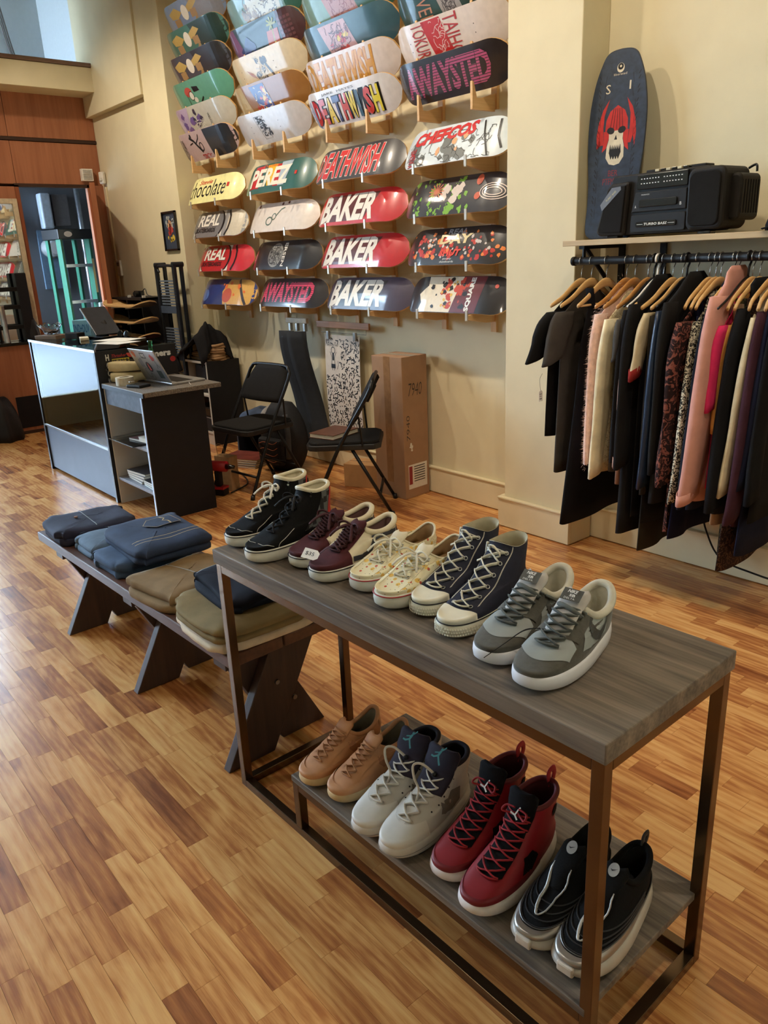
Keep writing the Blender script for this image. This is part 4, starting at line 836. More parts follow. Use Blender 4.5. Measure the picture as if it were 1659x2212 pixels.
# --- G: white high-tops with dark tongue
def shoe_white_high(label, x, yt, sg):
    L = .305; t = shoe_root(label, x, yt, L, ZL, .13, 'pairs of shoes on the lower shelf'); la = high_last(L, .036, .053, .152, .062, .040, .36, front_h=.140)
    wl_ = mat('white_leather', (196, 190, 180), .5, var=.08, scale=20); sole(la, 'sole', mat('offwhite_midsole', (206, 200, 190), .45, var=.08), t, .036, .003, toe_lift=.010, heel_extra=.006)
    ring_line(la, 'outsole', mat('dark_outsole', (42, 42, 46), .6), t, .004, -.001, .004, a0=.35*PI, a1=1.65*PI); ring_line(la, 'sole_groove', mat('sole_groove', (150, 146, 140), .6), t, .020, .0066, .0008)
    patch(la, 'upper', wl_, t, 0, 1, -PI, PI, 0, 24, 72); patch2(la, 'toe_overlay', mat('white_leather_toe', (212, 206, 196), .42, var=.05), t, -.5*PI, .5*PI, lambda x: .205+3*x*x, d=.0022)
    patch(la, 'eyestay', wl_, t, .40, .86, -.42*PI, .42*PI, .0026, 14, 26, mask=lambda p, tt, a: abs(p.x) > .010); patch(la, 'ankle_collar', wl_, t, .80, 1, .36*PI, 1.64*PI, .004, 5, 40)
    for s_ in (-1, 1):
        side_decal(la, 'mesh_window', S_poly([(.165, .062), (.12, .050), (.085, .056), (.08, .088), (.11, .094), (.15, .084)]), mat('grey_mesh', (120, 112, 104), .8, bump=.4, bscale=500), t, s_, .0022)
        for q in range(5): MB().cyl(la.O(.48+.08*q, s_*(.30+.02*q)*PI, .002), la.O(.48+.08*q, s_*(.30+.02*q)*PI, .0036), .0022, n=8).build('eyelet_hole', M_line_bk, t)
    dk = mat('dark_purple_tongue', (34, 26, 44), .8, bump=.2); tg, (p, d, nn) = tongue(la, dk, t, .70, .055, .046, thick=.012, fwd=.008, lean=.016, top_round=.8)
    fig = merge([S_ell(.004, .022, .0035, .004, 10), S_stroke([(.003, .018), (.0, .006)], .006), S_stroke([(.002, .016), (.010, .026), (.013, .031)], .003), S_stroke([(.0, .014), (-.012, .010)], .003), S_stroke([(.0, .006), (-.010, .0), (-.018, .001)], .0045), S_stroke([(.0, .006), (.008, -.006), (.014, -.014)], .0045)])
    decal('tongue_emblem', fig, mat('teal_thread', (70, 140, 138), .6), t, plane_fn(p+nn*.022-d*.012, (-1, 0, 0), d))
    collar(la, mat('dark_lining', (30, 24, 32), .85), t, .006, .22*PI, 1.78*PI); lining(la, MATS['dark_lining'], t, .05)
    laces(la, mat('lace_white2', (214, 208, 198), .8), t, [.42, .50, .58, .66, .74, .82], (.020, .024), .0052, .45, .004, bow=False)
    q = la.O(.84, 0, .010); MB().tube(smooth_path([q, q+Vector((.020, .020, .030)), q+Vector((.034, .036, .030)), q+Vector((.026, .045, .006)), q+Vector((.008, .05, -.02)), q+Vector((.0, .075, -.045))]), .0036, 6, flat=.5).build('loose_lace', MATS['lace_white2'], t, smooth=True)
    MB().lathe([(.0005, -.006), (.006, -.004), (.006, .004), (.0005, .006)], 10, Matrix.Translation(q)).build('lace_lock', M_line_bk, t, smooth=True)
shoe_white_high('white leather high-top with dark tongue, beside the tan pair', -1.222, .88, -1)
shoe_white_high('white leather high-top with dark tongue, beside the red pair', -1.125, .885, 1)
# --- H: red high-tops
def shoe_red(label, x, yt, sg):
    L = .310; t = shoe_root(label, x, yt, L, ZL, .09, 'pairs of shoes on the lower shelf'); la = high_last(L, .034, .054, .168, .060, .042, .40, heel_top=.006, front_h=.165)
    rd = mat('red_leather', (140, 20, 30), .5, var=.10, scale=25); sole(la, 'sole', mat('red_pair_sole', (222, 212, 206), .45), t, .034, .004, toe_lift=.010, heel_extra=.004)
    patch(la, 'upper', rd, t, 0, 1, -PI, PI, 0, 24, 72); patch(la, 'toe_overlay', mat('red_dark', (112, 16, 26), .5), t, 0, .22, -.6*PI, .6*PI, .0015, 6, 40)
    bk = mat('black_mesh', (16, 14, 16), .85, spec=.2, bump=.3, bscale=400); patch(la, 'lace_gap', bk, t, .40, .98, -.20*PI, .20*PI, .0012, 14, 10)
    for s_ in (-1, 1):
        side_decal(la, 'black_window', S_poly([(.19, .055), (.155, .052), (.125, .066), (.14, .084), (.17, .078)]), bk, t, s_, .0016); side_decal(la, 'heel_window', S_poly([(.06, .120), (.035, .122), (.03, .138), (.05, .146), (.062, .136)]), bk, t, s_, .0016)
    tongue(la, bk, t, .74, .035, .036, thick=.012, fwd=.006, lean=.01); p = la.O(.86, 0, .018)
    decal('tongue_emblem', merge([S_stroke([(0, 0), (.004, .012), (.008, .02)], .003), S_stroke([(0, 0), (-.012, .002)], .004), S_stroke([(0, 0), (.008, -.008)], .004)]), mat('label_white', (232, 230, 224), .6), t, plane_fn(p, (-1, 0, 0), (0, -.5, .85)))
    collar(la, mat('red_deep', (96, 14, 22), .6), t, .006, .2*PI, 1.8*PI); lining(la, mat('red_inner', (70, 12, 18), .8), t, .05)
    lm = mat('lace_red', (150, 26, 32), .75); laces(la, lm, t, [.40, .47, .54, .61, .68, .75, .82, .89], (.026, .030), .0028, .8, .004, bow=False)
    q = la.P(1, PI); MB().tube(smooth_path([q+Vector((0, .004, -.02)), q+Vector((0, -.012, .008)), q+Vector((0, -.006, .026)), q+Vector((0, .010, .022)), q+Vector((0, .008, 0))]), .008, 8, flat=.35, up=(1, 0, 0)).build('pull_loop', lm, t, smooth=True)
    for s_ in (-1, 1): MB().tube(smooth_path([la.O(.89, 0, .008), la.O(.9, s_*.14*PI, .016)+Vector((0, .016, 0)), la.O(.97, s_*.12*PI, .02), la.O(.99, s_*.02*PI, .014)]), .0024, 6).build('loose_lace', lm, t, smooth=True)
shoe_red('red leather high-top with black lace gap, beside the white pair', -.995, .925, -1)
shoe_red('red leather high-top with black lace gap, beside the black silver-toed pair', -.888, .905, 1)
# --- I: black runners with silver toes
def shoe_silver(label, x, yt, sg):
    L = .305; t = shoe_root(label, x, yt, L, ZL, .09, 'pairs of shoes on the lower shelf'); la = low_last(L, .036, .053, .100, .122, .44, .062, .128, .036)
    bk = mat('black_knit', (12, 12, 13), .85, spec=.2, bump=.3, bscale=300); sv = mat('silver_leather', (166, 162, 156), .32, metal=.75, var=.06)
    sole(la, 'sole', mat('air_sole', (176, 168, 156), .35, var=.1), t, .034, .005, toe_lift=.016, heel_extra=.012, bulge=.005)
    patch(la, 'upper', bk, t, 0, 1, -PI, PI, 0, 24, 72); patch(la, 'mudguard', sv, t, 0, .32, -PI, PI, .0024, 8, 72)
    for q in range(4): MB().tube([la.O(.36+.07*q, (-.62+1.24*k/30)*PI, .0012) for k in range(31)], .0016, 5).build('wave_piping', mat('black_piping', (38, 38, 40), .5), t)
    MB().tube([la.O(.34, (-1+2*k/60)*PI, .0028) for k in range(60)], .0012, 5, closed=True).build('mudguard_edge', mat('silver_edge', (110, 108, 104), .4, metal=.6), t)
    MB().box(-.018, .018, L-.004, L+.006, .018, .040).build('toe_bumper', mat('pale_bumper', (206, 196, 182), .5), t, bevel=.004)
    wv = mat('silver_trim', (178, 176, 172), .4, metal=.3); U = []
    for k in range(25):
        f = k/24; tt = .86-.40*math.sin(f*PI); U.append(la.O(tt, la.at_x(tt, (.018+.0016*math.sin(f*30))*math.cos(f*PI)+1e-5), .002))
    MB().tube(U, .0038, 6, flat=.5).build('lace_loop_trim', wv, t, smooth=True)
    tg, (p, d, nn) = tongue(la, bk, t, .66, .012, .026, thick=.010, fwd=.002)
    decal('tongue_badge', S_ell(0, 0, .011, .014), wv, t, plane_fn(p+nn*.012, (-1, 0, 0), d)); decal('badge_mark', S_poly([(-.006, .0), (-.002, -.004), (.008, .004), (-.002, -.001)]), M_line_bk, t, plane_fn(p+nn*.0135, (-1, 0, 0), d))
    collar(la, bk, t, .007); lining(la, mat('black_inner', (14, 14, 15), .9), t, .05)
    q = la.P(1, PI); MB().tube(smooth_path([q+Vector((0, .004, -.01)), q+Vector((0, -.012, .006)), q+Vector((0, -.012, .020)), q+Vector((0, .004, .020)), q+Vector((0, .006, .002))]), .007, 8, flat=.35, up=(1, 0, 0)).build('pull_loop', MATS['black_piping'], t, smooth=True)
    for k in range(3): MB().cyl(la.O(0, .30*PI+k*.2, .004)+Vector((0, 0, -.03)), la.O(0, .30*PI+k*.2, .007)+Vector((0, 0, -.03)), .006, n=8).build('sole_lug', MATS['air_sole'], t)
shoe_silver('black runner with silver toe guard, beside the red pair', -.755, .925, -1)
shoe_silver('black runner with silver toe guard, nearest the right end of the lower shelf', -.662, .935, 1)
# ------------------------------------------------------------------ shelf, rail, hangers and clothes on the right
RY, RZ = 3.08, 1.437
M_shelf = wood('pale_ply', (176, 150, 112), (206, 182, 142), .55, axis=0, scale=10)
M_black_metal = mat('black_metal', (18, 16, 15), .5, var=.05, spec=.3)
sh = thing('wall_shelf', 'pale plywood shelf on black brackets with a black clothes rail below', 'shelf', (0, 0, 0))
B(-2.335, .2, 3.045, WY-.002, 1.503, 1.527).build('board', M_shelf, sh, bevel=.002)
MB().cyl((-2.285, RY, RZ), (.2, RY, RZ), .017, n=16).build('rail', M_black_metal, sh, smooth=True)
MB().cyl((-2.30, RY, RZ), (-2.285, RY, RZ), .020, n=16).build('rail_cap', M_black_metal, sh, smooth=True)
for x in (-2.24, -.6):
    br = B(x-.014, x+.014, 3.06, WY-.003, 1.488, 1.503).build('bracket', M_black_metal, sh)
    B(x-.014, x+.014, WY-.02, WY-.003, 1.20, 1.49).build('wall_plate', M_black_metal, br)
    MB().tube([(x, 3.10, 1.487), (x, WY-.014, 1.25)], .010, 6).build('brace', M_black_metal, br)
    MB().tube([(x, RY, RZ+.01), (x, RY, 1.488)], .008, 6).build('rail_hanger', M_black_metal, br)
B(-2.04, -2.01, WY-.014, WY-.003, 1.15, 1.5).build('wall_plate', M_black_metal, sh)
# hangers
M_hang = wood('hanger_wood', (176, 116, 56), (212, 156, 92), .35, axis=1, scale=20, coat=.4)
M_hang2 = wood('hanger_wood_pale', (196, 150, 92), (226, 184, 124), .45, axis=1, scale=20)
M_wire = mat('hanger_wire', (186, 186, 186), .25, metal=1, var=.03)
def hanger(x, label, m, hook_m, dz=0, wire=.0018, bar=False, arm=.21, drop=.095):
    h = thing('clothes_hanger', label, 'hanger', (x, RY, RZ), 0, 'hangers on the clothes rail')
    hk = [(0, .0+.020*math.cos(a), .020*math.sin(a)+wire) for a in [PI*1.15-k/10*PI*1.35 for k in range(11)]]
    hk = [(0, -.018, -.012)]+[(0, -.0205*math.cos(k/10*PI), .0195*math.sin(k/10*PI)) for k in range(11)]+[(0, .014, -.022), (0, .002, -.038), (0, 0, -.075)]
    MB().tube(smooth_path(hk, 2), wire, 6).build('hook', hook_m, h, smooth=True)
    def arm_pts(sg): return [(0, 0, -.072), (0, sg*.035, -.080), (0, sg*.08, -.104), (0, sg*.14, -.142), (0, sg*arm, -.078-drop)]
    rings = []
    mb = MB(); P = smooth_path([(0, -y, z) for _, y, z in reversed(arm_pts(1))][:-1]+arm_pts(1), 5)
    thick = [(.0045 if wire > .003 else .007)]*len(P)
    tall = [max(.006, .020*(1-abs(p.y)/arm*.55)) if wire < .003 else .005 for p in P]
    for p, a, b in zip(P, thick, tall): rings.append([(a*math.cos(q), p.y, p.z-b+b*math.sin(q)) for q in [2*PI*k/10 for k in range(10)]])
    mb.loft(rings); mb.build('shoulder_bar', m, h, smooth=True)
    if bar: MB().cyl((0, -arm+.02, -.078-drop-.01), (0, arm-.02, -.078-drop-.01), .005, n=8).build('cross_bar', m, h, smooth=True)
    return h
def garment(name, cat, label, x, m, hem, sleeve=None, w=.20, hemw=None, sleeve_m=None, thick=.011, neck=.07, top=1.345, sw=.06, slx=-.055, seed=0, strap=False, cuff=None, wave=.0045, back_sleeve=True, sleeve_len=None, parts=None, dx=0, sh_drop=.115):
    g = random.Random(seed*7+1); t = thing(name, label, cat, (x+dx, RY, 0), 0, 'clothes on the rail')
    hemw = hemw or w*1.06; n = 36; rings = []; ph = g.random()*6
    zs_top = top; z_sh = top-sh_drop
    lv = []
    if strap: lv = [(z_sh+.015, w*.62, .4), (z_sh-.06, w*.72, .7), (z_sh-.16, w*.86, 1)]
    else: lv = [(zs_top, neck*.75, .25), (zs_top-.022, neck*1.15, .5), (z_sh+.05, w*.58, .75), (z_sh+.012, w*.84, .9), (z_sh-.012, w*.94, 1), (z_sh-.06, w*.97, 1)]
    z0 = lv[-1][0]; w0 = lv[-1][1]; K_ = 10
    for k in range(1, K_+1): f = k/K_; lv.append((lerp(z0, hem, f), lerp(w0, hemw, f**1.2), 1))
    for z, ww, tk in lv:
        f = min(1, max(0, (z_sh-z)/max(.05, z_sh-hem))); r = []
        for k in range(n):
            a = 2*PI*k/n; fold = wave*f*(math.sin(3*a+ph+2*f)+.7*math.sin(5*a+ph*2))
            y = ww*math.cos(a)+fold*.8; xx = (thick*tk*(1+.5*f))*spow(math.sin(a), .8)+fold*.55
            r.append((xx, y, z+.006*f*math.sin(2*a+ph)))
        rings.append(r)
    MB().loft(rings, not strap, False).build('body', m, t, smooth=True, solid=.002)
    if strap:
        for s_ in (-1, 1): MB().tube(smooth_path([(0, s_*.10, z_sh+.0), (0.0, s_*.115, z_sh+.06), (0, s_*.12, z_sh+.085)]), .022, 8, flat=.25, up=(0, 1, 0)).build('strap', m, t, smooth=True)
    if sleeve:
        for s_ in ((-1, 1) if back_sleeve else (-1,)):
            y0 = s_*w*.88; zc = sleeve; rr = []; fw = slx if s_ < 0 else slx*.4
            N = 12; fl = (z_sh-zc)
            for k in range(N+1):
                f = k/N; ctr = Vector((.006+.010*math.sin(f*3+ph), y0*(1-.10*f)+s_*(-fw)*f**.8*(1 if fl > .3 else 1.3), lerp(z_sh+.008, zc, f))); R = lerp(sw, sw*.80, f)*(.75+.25*min(1, f*5))
                rr.append([(ctr.x+R*.34*spow(math.sin(a), .8)+wave*.5*math.sin(4*a+ph+6*f), ctr.y+R*math.cos(a)+wave*.4*math.sin(9*f+ph), ctr.z+(.018*math.cos(a)*-s_ if f > .5 else 0)) for a in [2*PI*q/16 for q in range(16)]])
            so = MB().loft(rr, True, False).build('sleeve', sleeve_m or m, t, smooth=True, solid=.0018)
            if cuff:
                c = [Vector(p) for p in rr[-1]]; c2 = [Vector(p) for p in rr[-2]]; ctr = sum(c, Vector())/16
                MB().loft([[ctr+(p-ctr)*1.03+Vector((0, 0, .045)) for p in c], [ctr+(p-ctr)*1.05 for p in c]], False, False).build('cuff', cuff, t, smooth=True, solid=.002)
    if parts: parts(t)
    return t
def fab(name, c, **k): k.setdefault('var', .12); k.setdefault('scale', 18); k.setdefault('bump', .25); k.setdefault('bscale', 350); return mat('cloth_'+name, c, k.pop('rough', .9), sheen=k.pop('sheen', 0), spec=k.pop('spec', .2), **k)
def lace_mat(name, c0, c1, sc=70, thr=.5):
    m = fab(name, c0, var=0); nt = m.node_tree; b = nt.nodes['Principled BSDF']; tc = nt.nodes.new('ShaderNodeTexCoord'); n = nt.nodes.new('ShaderNodeTexNoise'); n.inputs['Scale'].default_value = sc; n.inputs['Detail'].default_value = 2; n.inputs['Distortion'].default_value = 2
    nt.links.new(tc.outputs['Object'], n.inputs['Vector']); r = nt.nodes.new('ShaderNodeValToRGB'); r.color_ramp.elements[0].position = thr-.04; r.color_ramp.elements[1].position = thr+.04; r.color_ramp.elements[0].color = C(*c0); r.color_ramp.elements[1].color = C(*c1)
    nt.links.new(n.outputs[0], r.inputs[0]); nt.links.new(r.outputs[0], b.inputs['Base Color']); return m
WD = 'wooden hanger holding the '
f_black = fab('black', (21, 20, 21)); f_black2 = fab('soft_black', (27, 26, 27)); f_navy = fab('navy', (24, 27, 40))
def small_tag(y, z, txt, x=.03, w=.045, rz=PI/2, ln=.08):
    return lambda t: tag_card(t, (x, y, z), w, .024, txt, PI/2, 0, rz, string=[(x, y, z+ln), (x+.004, y+.012, z+ln*.6), (x, y, z+w*.4)])
def tag_vert(y, z, txt, x=.03, w=.05, h=.026, ln=.09, tilt=0):
    def f(t):
        M = Matrix.Translation((x, y, z)) @ Matrix.Rotation(tilt, 4, 'X') @ Matrix(((0, 0, 1, 0), (1, 0, 0, 0), (0, 1, 0, 0), (0, 0, 0, 1)))
        mb = MB(); mb.prism([(-h/2, -w/2), (h/2, -w/2), (h/2, w*.35), (h*.25, w/2), (-h*.25, w/2), (-h/2, w*.35)], .0008, M); o = mb.build('price_tag', mat('tag_card', (238, 234, 224), .7, var=.03), t)
        if txt: decal('tag_writing', S_text(txt, -h*.3, h*.3, -w*.35, w*.25, .0, 0, 90), mat('tag_ink', (20, 20, 20), .6), o, lambda u, v: M @ Vector((u, v, .0014)))
        MB().tube(smooth_path([(x, y+.01, z+ln), (x, y-.008, z+ln*.75), (x, y, z+w*.45)]), .0007, 4).build('tag_string', mat('tag_string', (40, 36, 32), .8), o)
    return f
HX = [-2.25, -2.195, -2.116, -2.014, -1.972, -1.909, -1.881, -1.864, -1.853, -1.837, -1.794, -1.751, -1.732, -1.688, -1.634, -1.609, -1.588, -1.536, -1.519, -1.478, -1.461, -1.434]
garment('t_shirt', 'shirt', 'plain black short-sleeved tee at the left end of the rail', HX[0], f_black, .66, 1.03, w=.225, top=1.32, sw=.085, slx=-.10, seed=1, parts=tag_vert(-.30, .865, '$15', x=.02, ln=.10), sh_drop=.10)
garment('t_shirt', 'shirt', 'dark grey short-sleeved tee beside the plain black tee', HX[1], fab('charcoal', (66, 61, 57)), .50, 1.02, w=.215, top=1.32, sw=.08, slx=-.09, seed=2, sh_drop=.10)
garment('dress', 'dress', 'long black sleeveless dress with wide straps', HX[2], fab('dress_black', (19, 18, 21)), .27, None, w=.20, hemw=.27, top=1.33, seed=3, strap=True, wave=.009, thick=.013, sh_drop=.09)
fl = garment('fluffy_cardigan', 'cardigan', 'fluffy pale pink knitted cardigan', HX[3], mat('cloth_fluffy_pink', (242, 200, 182), 1, var=.14, scale=45, bump=.9, bscale=160, sheen=1), .57, .59, w=.20, top=1.33, sw=.055, seed=4, thick=.014)
garment('lace_top', 'top', 'cream lace top with scalloped open pattern', HX[4], lace_mat('lace_cream', (232, 216, 178), (176, 152, 112), 90, .58), .53, .53, w=.205, top=1.31, sw=.06, seed=5, sleeve_m=fab('cream', (236, 222, 186)))
garment('grey_top', 'top', 'soft grey top behind the cream lace top', HX[5], fab('slate', (78, 76, 74)), .55, 1.05, w=.20, top=1.31, sw=.06, slx=-.03, seed=6)
garment('cardigan', 'cardigan', 'thin black cardigan next to the white plastic hanger', HX[6], f_black2, .58, .62, w=.20, top=1.35, sw=.05, seed=7)
garment('silk_blouse', 'blouse', 'dusty pink silky blouse with buttoned cuffs', HX[7], mat('cloth_dusty_silk', (166, 130, 118), .42, var=.18, scale=14, sheen=.2), .50, .60, w=.20, top=1.33, sw=.055, slx=-.06, seed=8, cuff=mat('cloth_dusty_cuff', (178, 138, 122), .5), wave=.011)
garment('jacket', 'jacket', 'black tailored jacket with long sleeves beside the dusty pink blouse', HX[9], fab('jacket_black', (25, 24, 25)), .28, .60, w=.225, top=1.375, sw=.062, slx=-.055, seed=9, thick=.024)
garment('striped_top', 'top', 'cream short-sleeved top with a red and black stripe', HX[10], f_black, .36, .98, w=.205, top=1.34, sw=.05, slx=-.05, seed=10, sleeve_m=stripe if False else fab('cream2', (214, 196, 160)), cuff=fab('red_trim', (140, 40, 36)), parts=tag_vert(-.17, .95, '', x=.05))
garment('olive_skirt_top', 'top', 'long dark olive and black top', HX[11], fab('dark_olive', (44, 40, 33)), .22, .5, w=.19, top=1.33, sw=.045, seed=11, wave=.012)
garment('satin_jacket', 'jacket', 'dark jacket with a glossy navy satin sleeve', HX[12], f_black, .35, .53, w=.215, top=1.35, sw=.055, slx=-.05, seed=12, sleeve_m=mat('cloth_navy_satin', (30, 44, 66), .35, var=.15, scale=12))
garment('blazer', 'jacket', 'black blazer with notched collar in the middle of the rail', HX[13], fab('blazer_black', (29, 28, 28)), .45, .60, w=.225, top=1.385, sw=.06, slx=-.03, seed=13, thick=.026)
garment('velvet_dress', 'dress', 'brown and rose crushed velvet dress with mottled pattern', HX[14], lace_mat('velvet', (40, 26, 26), (132, 78, 66), 34, .55), .33, .56, w=.205, top=1.31, sw=.07, seed=14, wave=.012)
garment('velvet_dress', 'dress', 'dark blue dress hanging low beside the mottled velvet dress', HX[15], fab('deep_blue', (22, 24, 48)), .31, None, w=.19, top=1.32, seed=15, strap=True, wave=.012)
garment('patterned_blouse', 'blouse', 'white and black snake-patterned blouse', HX[16], lace_mat('snake', (206, 196, 172), (42, 40, 38), 60, .5), .48, .50, w=.175, top=1.31, sw=.05, slx=-.10, seed=16)
garment('denim_jacket', 'jacket', 'dark navy jacket beside the pink coat', HX[17], f_navy, .45, .49, w=.17, hemw=.2, top=1.36, sw=.052, slx=-.11, seed=17, thick=.022)
garment('pink_coat', 'coat', 'salmon pink wool coat with wide sleeves', HX[18], fab('salmon', (206, 148, 134), var=.08), .50, .515, w=.155, hemw=.22, top=1.405, sw=.088, slx=-.13, seed=18, thick=.026, cuff=fab('salmon', (206, 148, 134)))
garment('t_shirt', 'shirt', 'hot pink short-sleeved tee', HX[19], fab('hot_pink', (214, 48, 98)), .55, .885, w=.17, top=1.30, sw=.06, slx=-.06, seed=19)
garment('orange_top', 'top', 'light orange top beside the hot pink tee', HX[20], fab('orange', (212, 148, 76)), .50, .80, w=.145, top=1.30, sw=.045, slx=-.06, seed=20)
garment('camouflage_trousers', 'trousers', 'green camouflage patterned trousers hanging low', HX[20]+.022, lace_mat('camo', (84, 84, 58), (42, 42, 34), 30, .5), .25, None, w=.12, hemw=.10, top=1.32, seed=21, strap=True)
garment('black_coat', 'coat', 'black coat with broad sleeves near the right end', HX[21]+.012, fab('coat_black', (20, 20, 23)), .46, .50, w=.12, hemw=.20, top=1.36, sw=.075, slx=-.13, seed=22, thick=.028, parts=tag_vert(-.17, .50, '', x=.062, tilt=-.5, w=.06, h=.03))
garment('beige_skirt', 'skirt', 'plain beige skirt below the black coat', HX[21]-.012, fab('beige', (164, 136, 110)), .40, None, w=.15, hemw=.17, top=1.3, seed=23, strap=True, parts=tag_vert(-.10, .315, '$12', x=.045, w=.055, h=.032))
garment('cream_jumper', 'jumper', 'cream knitted jumper at the right edge', -1.385, fab('ivory', (214, 200, 168)), .52, .56, w=.14, top=1.33, sw=.05, slx=-.10, seed=24)
garment('plum_dress', 'dress', 'plum coloured long cardigan at the right edge', -1.352, fab('plum', (62, 34, 44)), .42, .46, w=.13, hemw=.19, top=1.35, sw=.07, slx=-.11, seed=25, parts=tag_vert(-.10, .60, '', x=.062, h=.04, w=.055))
garment('paisley_scarf_dress', 'dress', 'dark brown paisley dress hanging low at the right', -1.395, lace_mat('paisley', (44, 30, 28), (92, 66, 52), 50, .55), .215, None, w=.14, hemw=.19, top=1.32, seed=26, strap=True)
garment('blue_knit', 'jumper', 'dark blue knitted jumper with a green tuft at the right edge', -1.325, fab('ink_blue', (24, 28, 48)), .30, .60, w=.13, hemw=.19, top=1.35, sw=.05, slx=-.10, seed=27)
garment('dark_coat', 'coat', 'long black coat cut off by the right edge of the frame', -1.285, fab('edge_black', (18, 18, 20)), .45, .55, w=.13, hemw=.2, top=1.37, sw=.06, slx=-.10, seed=28)
wn = ['plain black tee at the rail end', 'dark grey tee', 'sleeveless black dress', 'fluffy pink cardigan', 'cream lace top', 'soft grey top', None, None, None, 'tailored jacket by the pink blouse', 'striped cream top', 'dark olive top', None, 'black blazer', 'mottled velvet dress', 'low dark blue dress', 'snake-patterned blouse', 'navy jacket', 'salmon pink coat', None, 'orange top', 'broad-sleeved black coat']
for i, nme in enumerate(wn):
    if nme: hanger(HX[i], 'wooden hanger with steel hook holding the '+nme, M_hang if i in (3, 4, 5) else M_hang2, M_wire, bar=i in (2,), arm=(.215 if i != 2 else .20) if i < 14 else .17)
M_bpl = mat('black_plastic', (20, 20, 22), .35); M_wpl = mat('white_plastic', (232, 226, 216), .4)
hanger(HX[6], 'black plastic hanger holding the thin black cardigan', M_bpl, M_bpl, wire=.0045); hanger(HX[7], 'white plastic hanger with a thick hook holding the pink blouse', M_wpl, M_wpl, wire=.005)
hanger(HX[8], 'black wire hanger tucked beside the white plastic hanger', M_bpl, M_bpl, wire=.0032); hanger(HX[12], 'thick black plastic hanger holding the navy satin jacket', M_bpl, M_bpl, wire=.0045); hanger(HX[19], 'black plastic hanger holding the hot pink tee', M_bpl, M_bpl, wire=.0045)
for x, nm in ((-1.385, 'cream knitted jumper'), (-1.352, 'plum cardigan'), (-1.325, 'dark blue jumper'), (-1.285, 'black coat at the frame edge')): hanger(x, 'pale wooden hanger holding the '+nm, M_hang2, M_wire, arm=.16)
# fluff: short hairs standing on the pink cardigan
def fluff(root):
    body = [o for o in root.children if o.name.startswith(('body', 'sleeve'))]; g = random.Random(5); mb = MB()
    for o in body:
        P = o.data.polygons; n = 4500
        for _ in range(n):
            p = P[g.randrange(len(P))]; c = p.center+Vector((g.gauss(0, .002), g.gauss(0, .003), g.gauss(0, .02))); d = (p.normal+Vector((g.gauss(0, .5), g.gauss(0, .6), g.gauss(-.4, .5)))).normalized()*(.008+.010*g.random()); s_ = d.cross(Vector((g.random(), g.random(), g.random()))).normalized()*.0006
            mb.add([c-s_, c+s_, c+d], [(0, 1, 2)])
    o = mb.build('fluff', MATS['cloth_fluffy_pink'], root, fix=False); o['kind'] = 'stuff'
fluff(fl)
# boombox on the shelf
bx = thing('boombox', 'large black portable cassette radio with rounded speakers on the shelf', 'boombox', (-1.885, 3.14, 1.527), math.radians(-4))
M_bb = mat('boombox_plastic', (32, 29, 26), .55, var=.08, scale=40, spec=.25); M_grille = mat('speaker_mesh', (26, 24, 22), .85, bump=.6, bscale=900, spec=.2); M_gloss = mat('gloss_black', (14, 14, 16), .15, coat=.5)
def rbox(x0, x1, z0, z1, y0, y1, r, n=5):
    pts = []
    for cx, cz, a0 in ((x1-r, z1-r, 0), (x0+r, z1-r, PI/2), (x0+r, z0+r, PI), (x1-r, z0+r, 1.5*PI)):
        for k in range(n+1): a = a0+k/n*PI/2; pts.append((cx+r*math.cos(a), cz+r*math.sin(a)))
    return pts
XZ = Matrix(((1, 0, 0, 0), (0, 0, -1, 0), (0, 1, 0, 0), (0, 0, 0, 1)))
def face(poly, y0, y1): return MB().prism(poly, y0-y1 if False else (y1-y0), Matrix.Translation((0, y1, 0)) @ XZ)
face(rbox(-.235, .235, .012, .252, 0, 0, .02), -.055, .12).build('body', M_bb, bx, bevel=.006)
face([(-.30, .03), (-.285, .012), (-.150, .010), (-.132, .225), (-.225, .222), (-.245, .205)], -.075, .10).build('speaker_housing', M_bb, bx, bevel=.012)
face([(-.283, .036), (-.272, .025), (-.16, .023), (-.145, .210), (-.222, .207), (-.236, .195)], -.082, -.07).build('speaker_grille', M_grille, bx, bevel=.004)
face(rbox(.145, .305, .015, .245, 0, 0, .03), -.075, .10).build('speaker_housing', M_bb, bx, bevel=.012)
face(rbox(.158, .290, .030, .230, 0, 0, .028), -.082, -.07).build('speaker_grille', M_grille, bx, bevel=.004)
face(rbox(.295, .345, .045, .215, 0, 0, .02), -.03, .11).build('side_woofer', M_bb, bx, bevel=.01)
for k in range(7): B(.345, .349, -.02+.018*k, -.012+.018*k, .07, .19).build('woofer_rib', M_bb, bx)
face(rbox(-.122, .138, .020, .090, 0, 0, .008), -.064, -.05).build('lower_panel', M_bb, bx, bevel=.002); face(rbox(-.095, .10, .040, .062, 0, 0, .006), -.068, -.055).build('bass_bar', M_gloss, bx, bevel=.002)
face([(-.122, .100), (.138, .100), (.138, .178), (-.105, .178)], -.064, -.05).build('cassette_deck', M_bb, bx, bevel=.003); face(rbox(-.082, .098, .118, .148, 0, 0, .006), -.070, -.055).build('cassette_window', M_gloss, bx, bevel=.002)
face(rbox(-.10, .138, .188, .245, 0, 0, .004), -.064, -.05).build('tuner_panel', M_gloss, bx, bevel=.002)
for k in range(6): B(-.02+.026*k-.010, -.02+.026*k+.010, -.045, -.015, .252, .262).build('piano_key', M_gloss if k not in (0, 2, 4) else mat('key_pale', (196, 184, 150), .4), bx, bevel=.002)
B(-.12, .16, .02, .08, .252, .268).build('control_deck', M_bb, bx, bevel=.004)
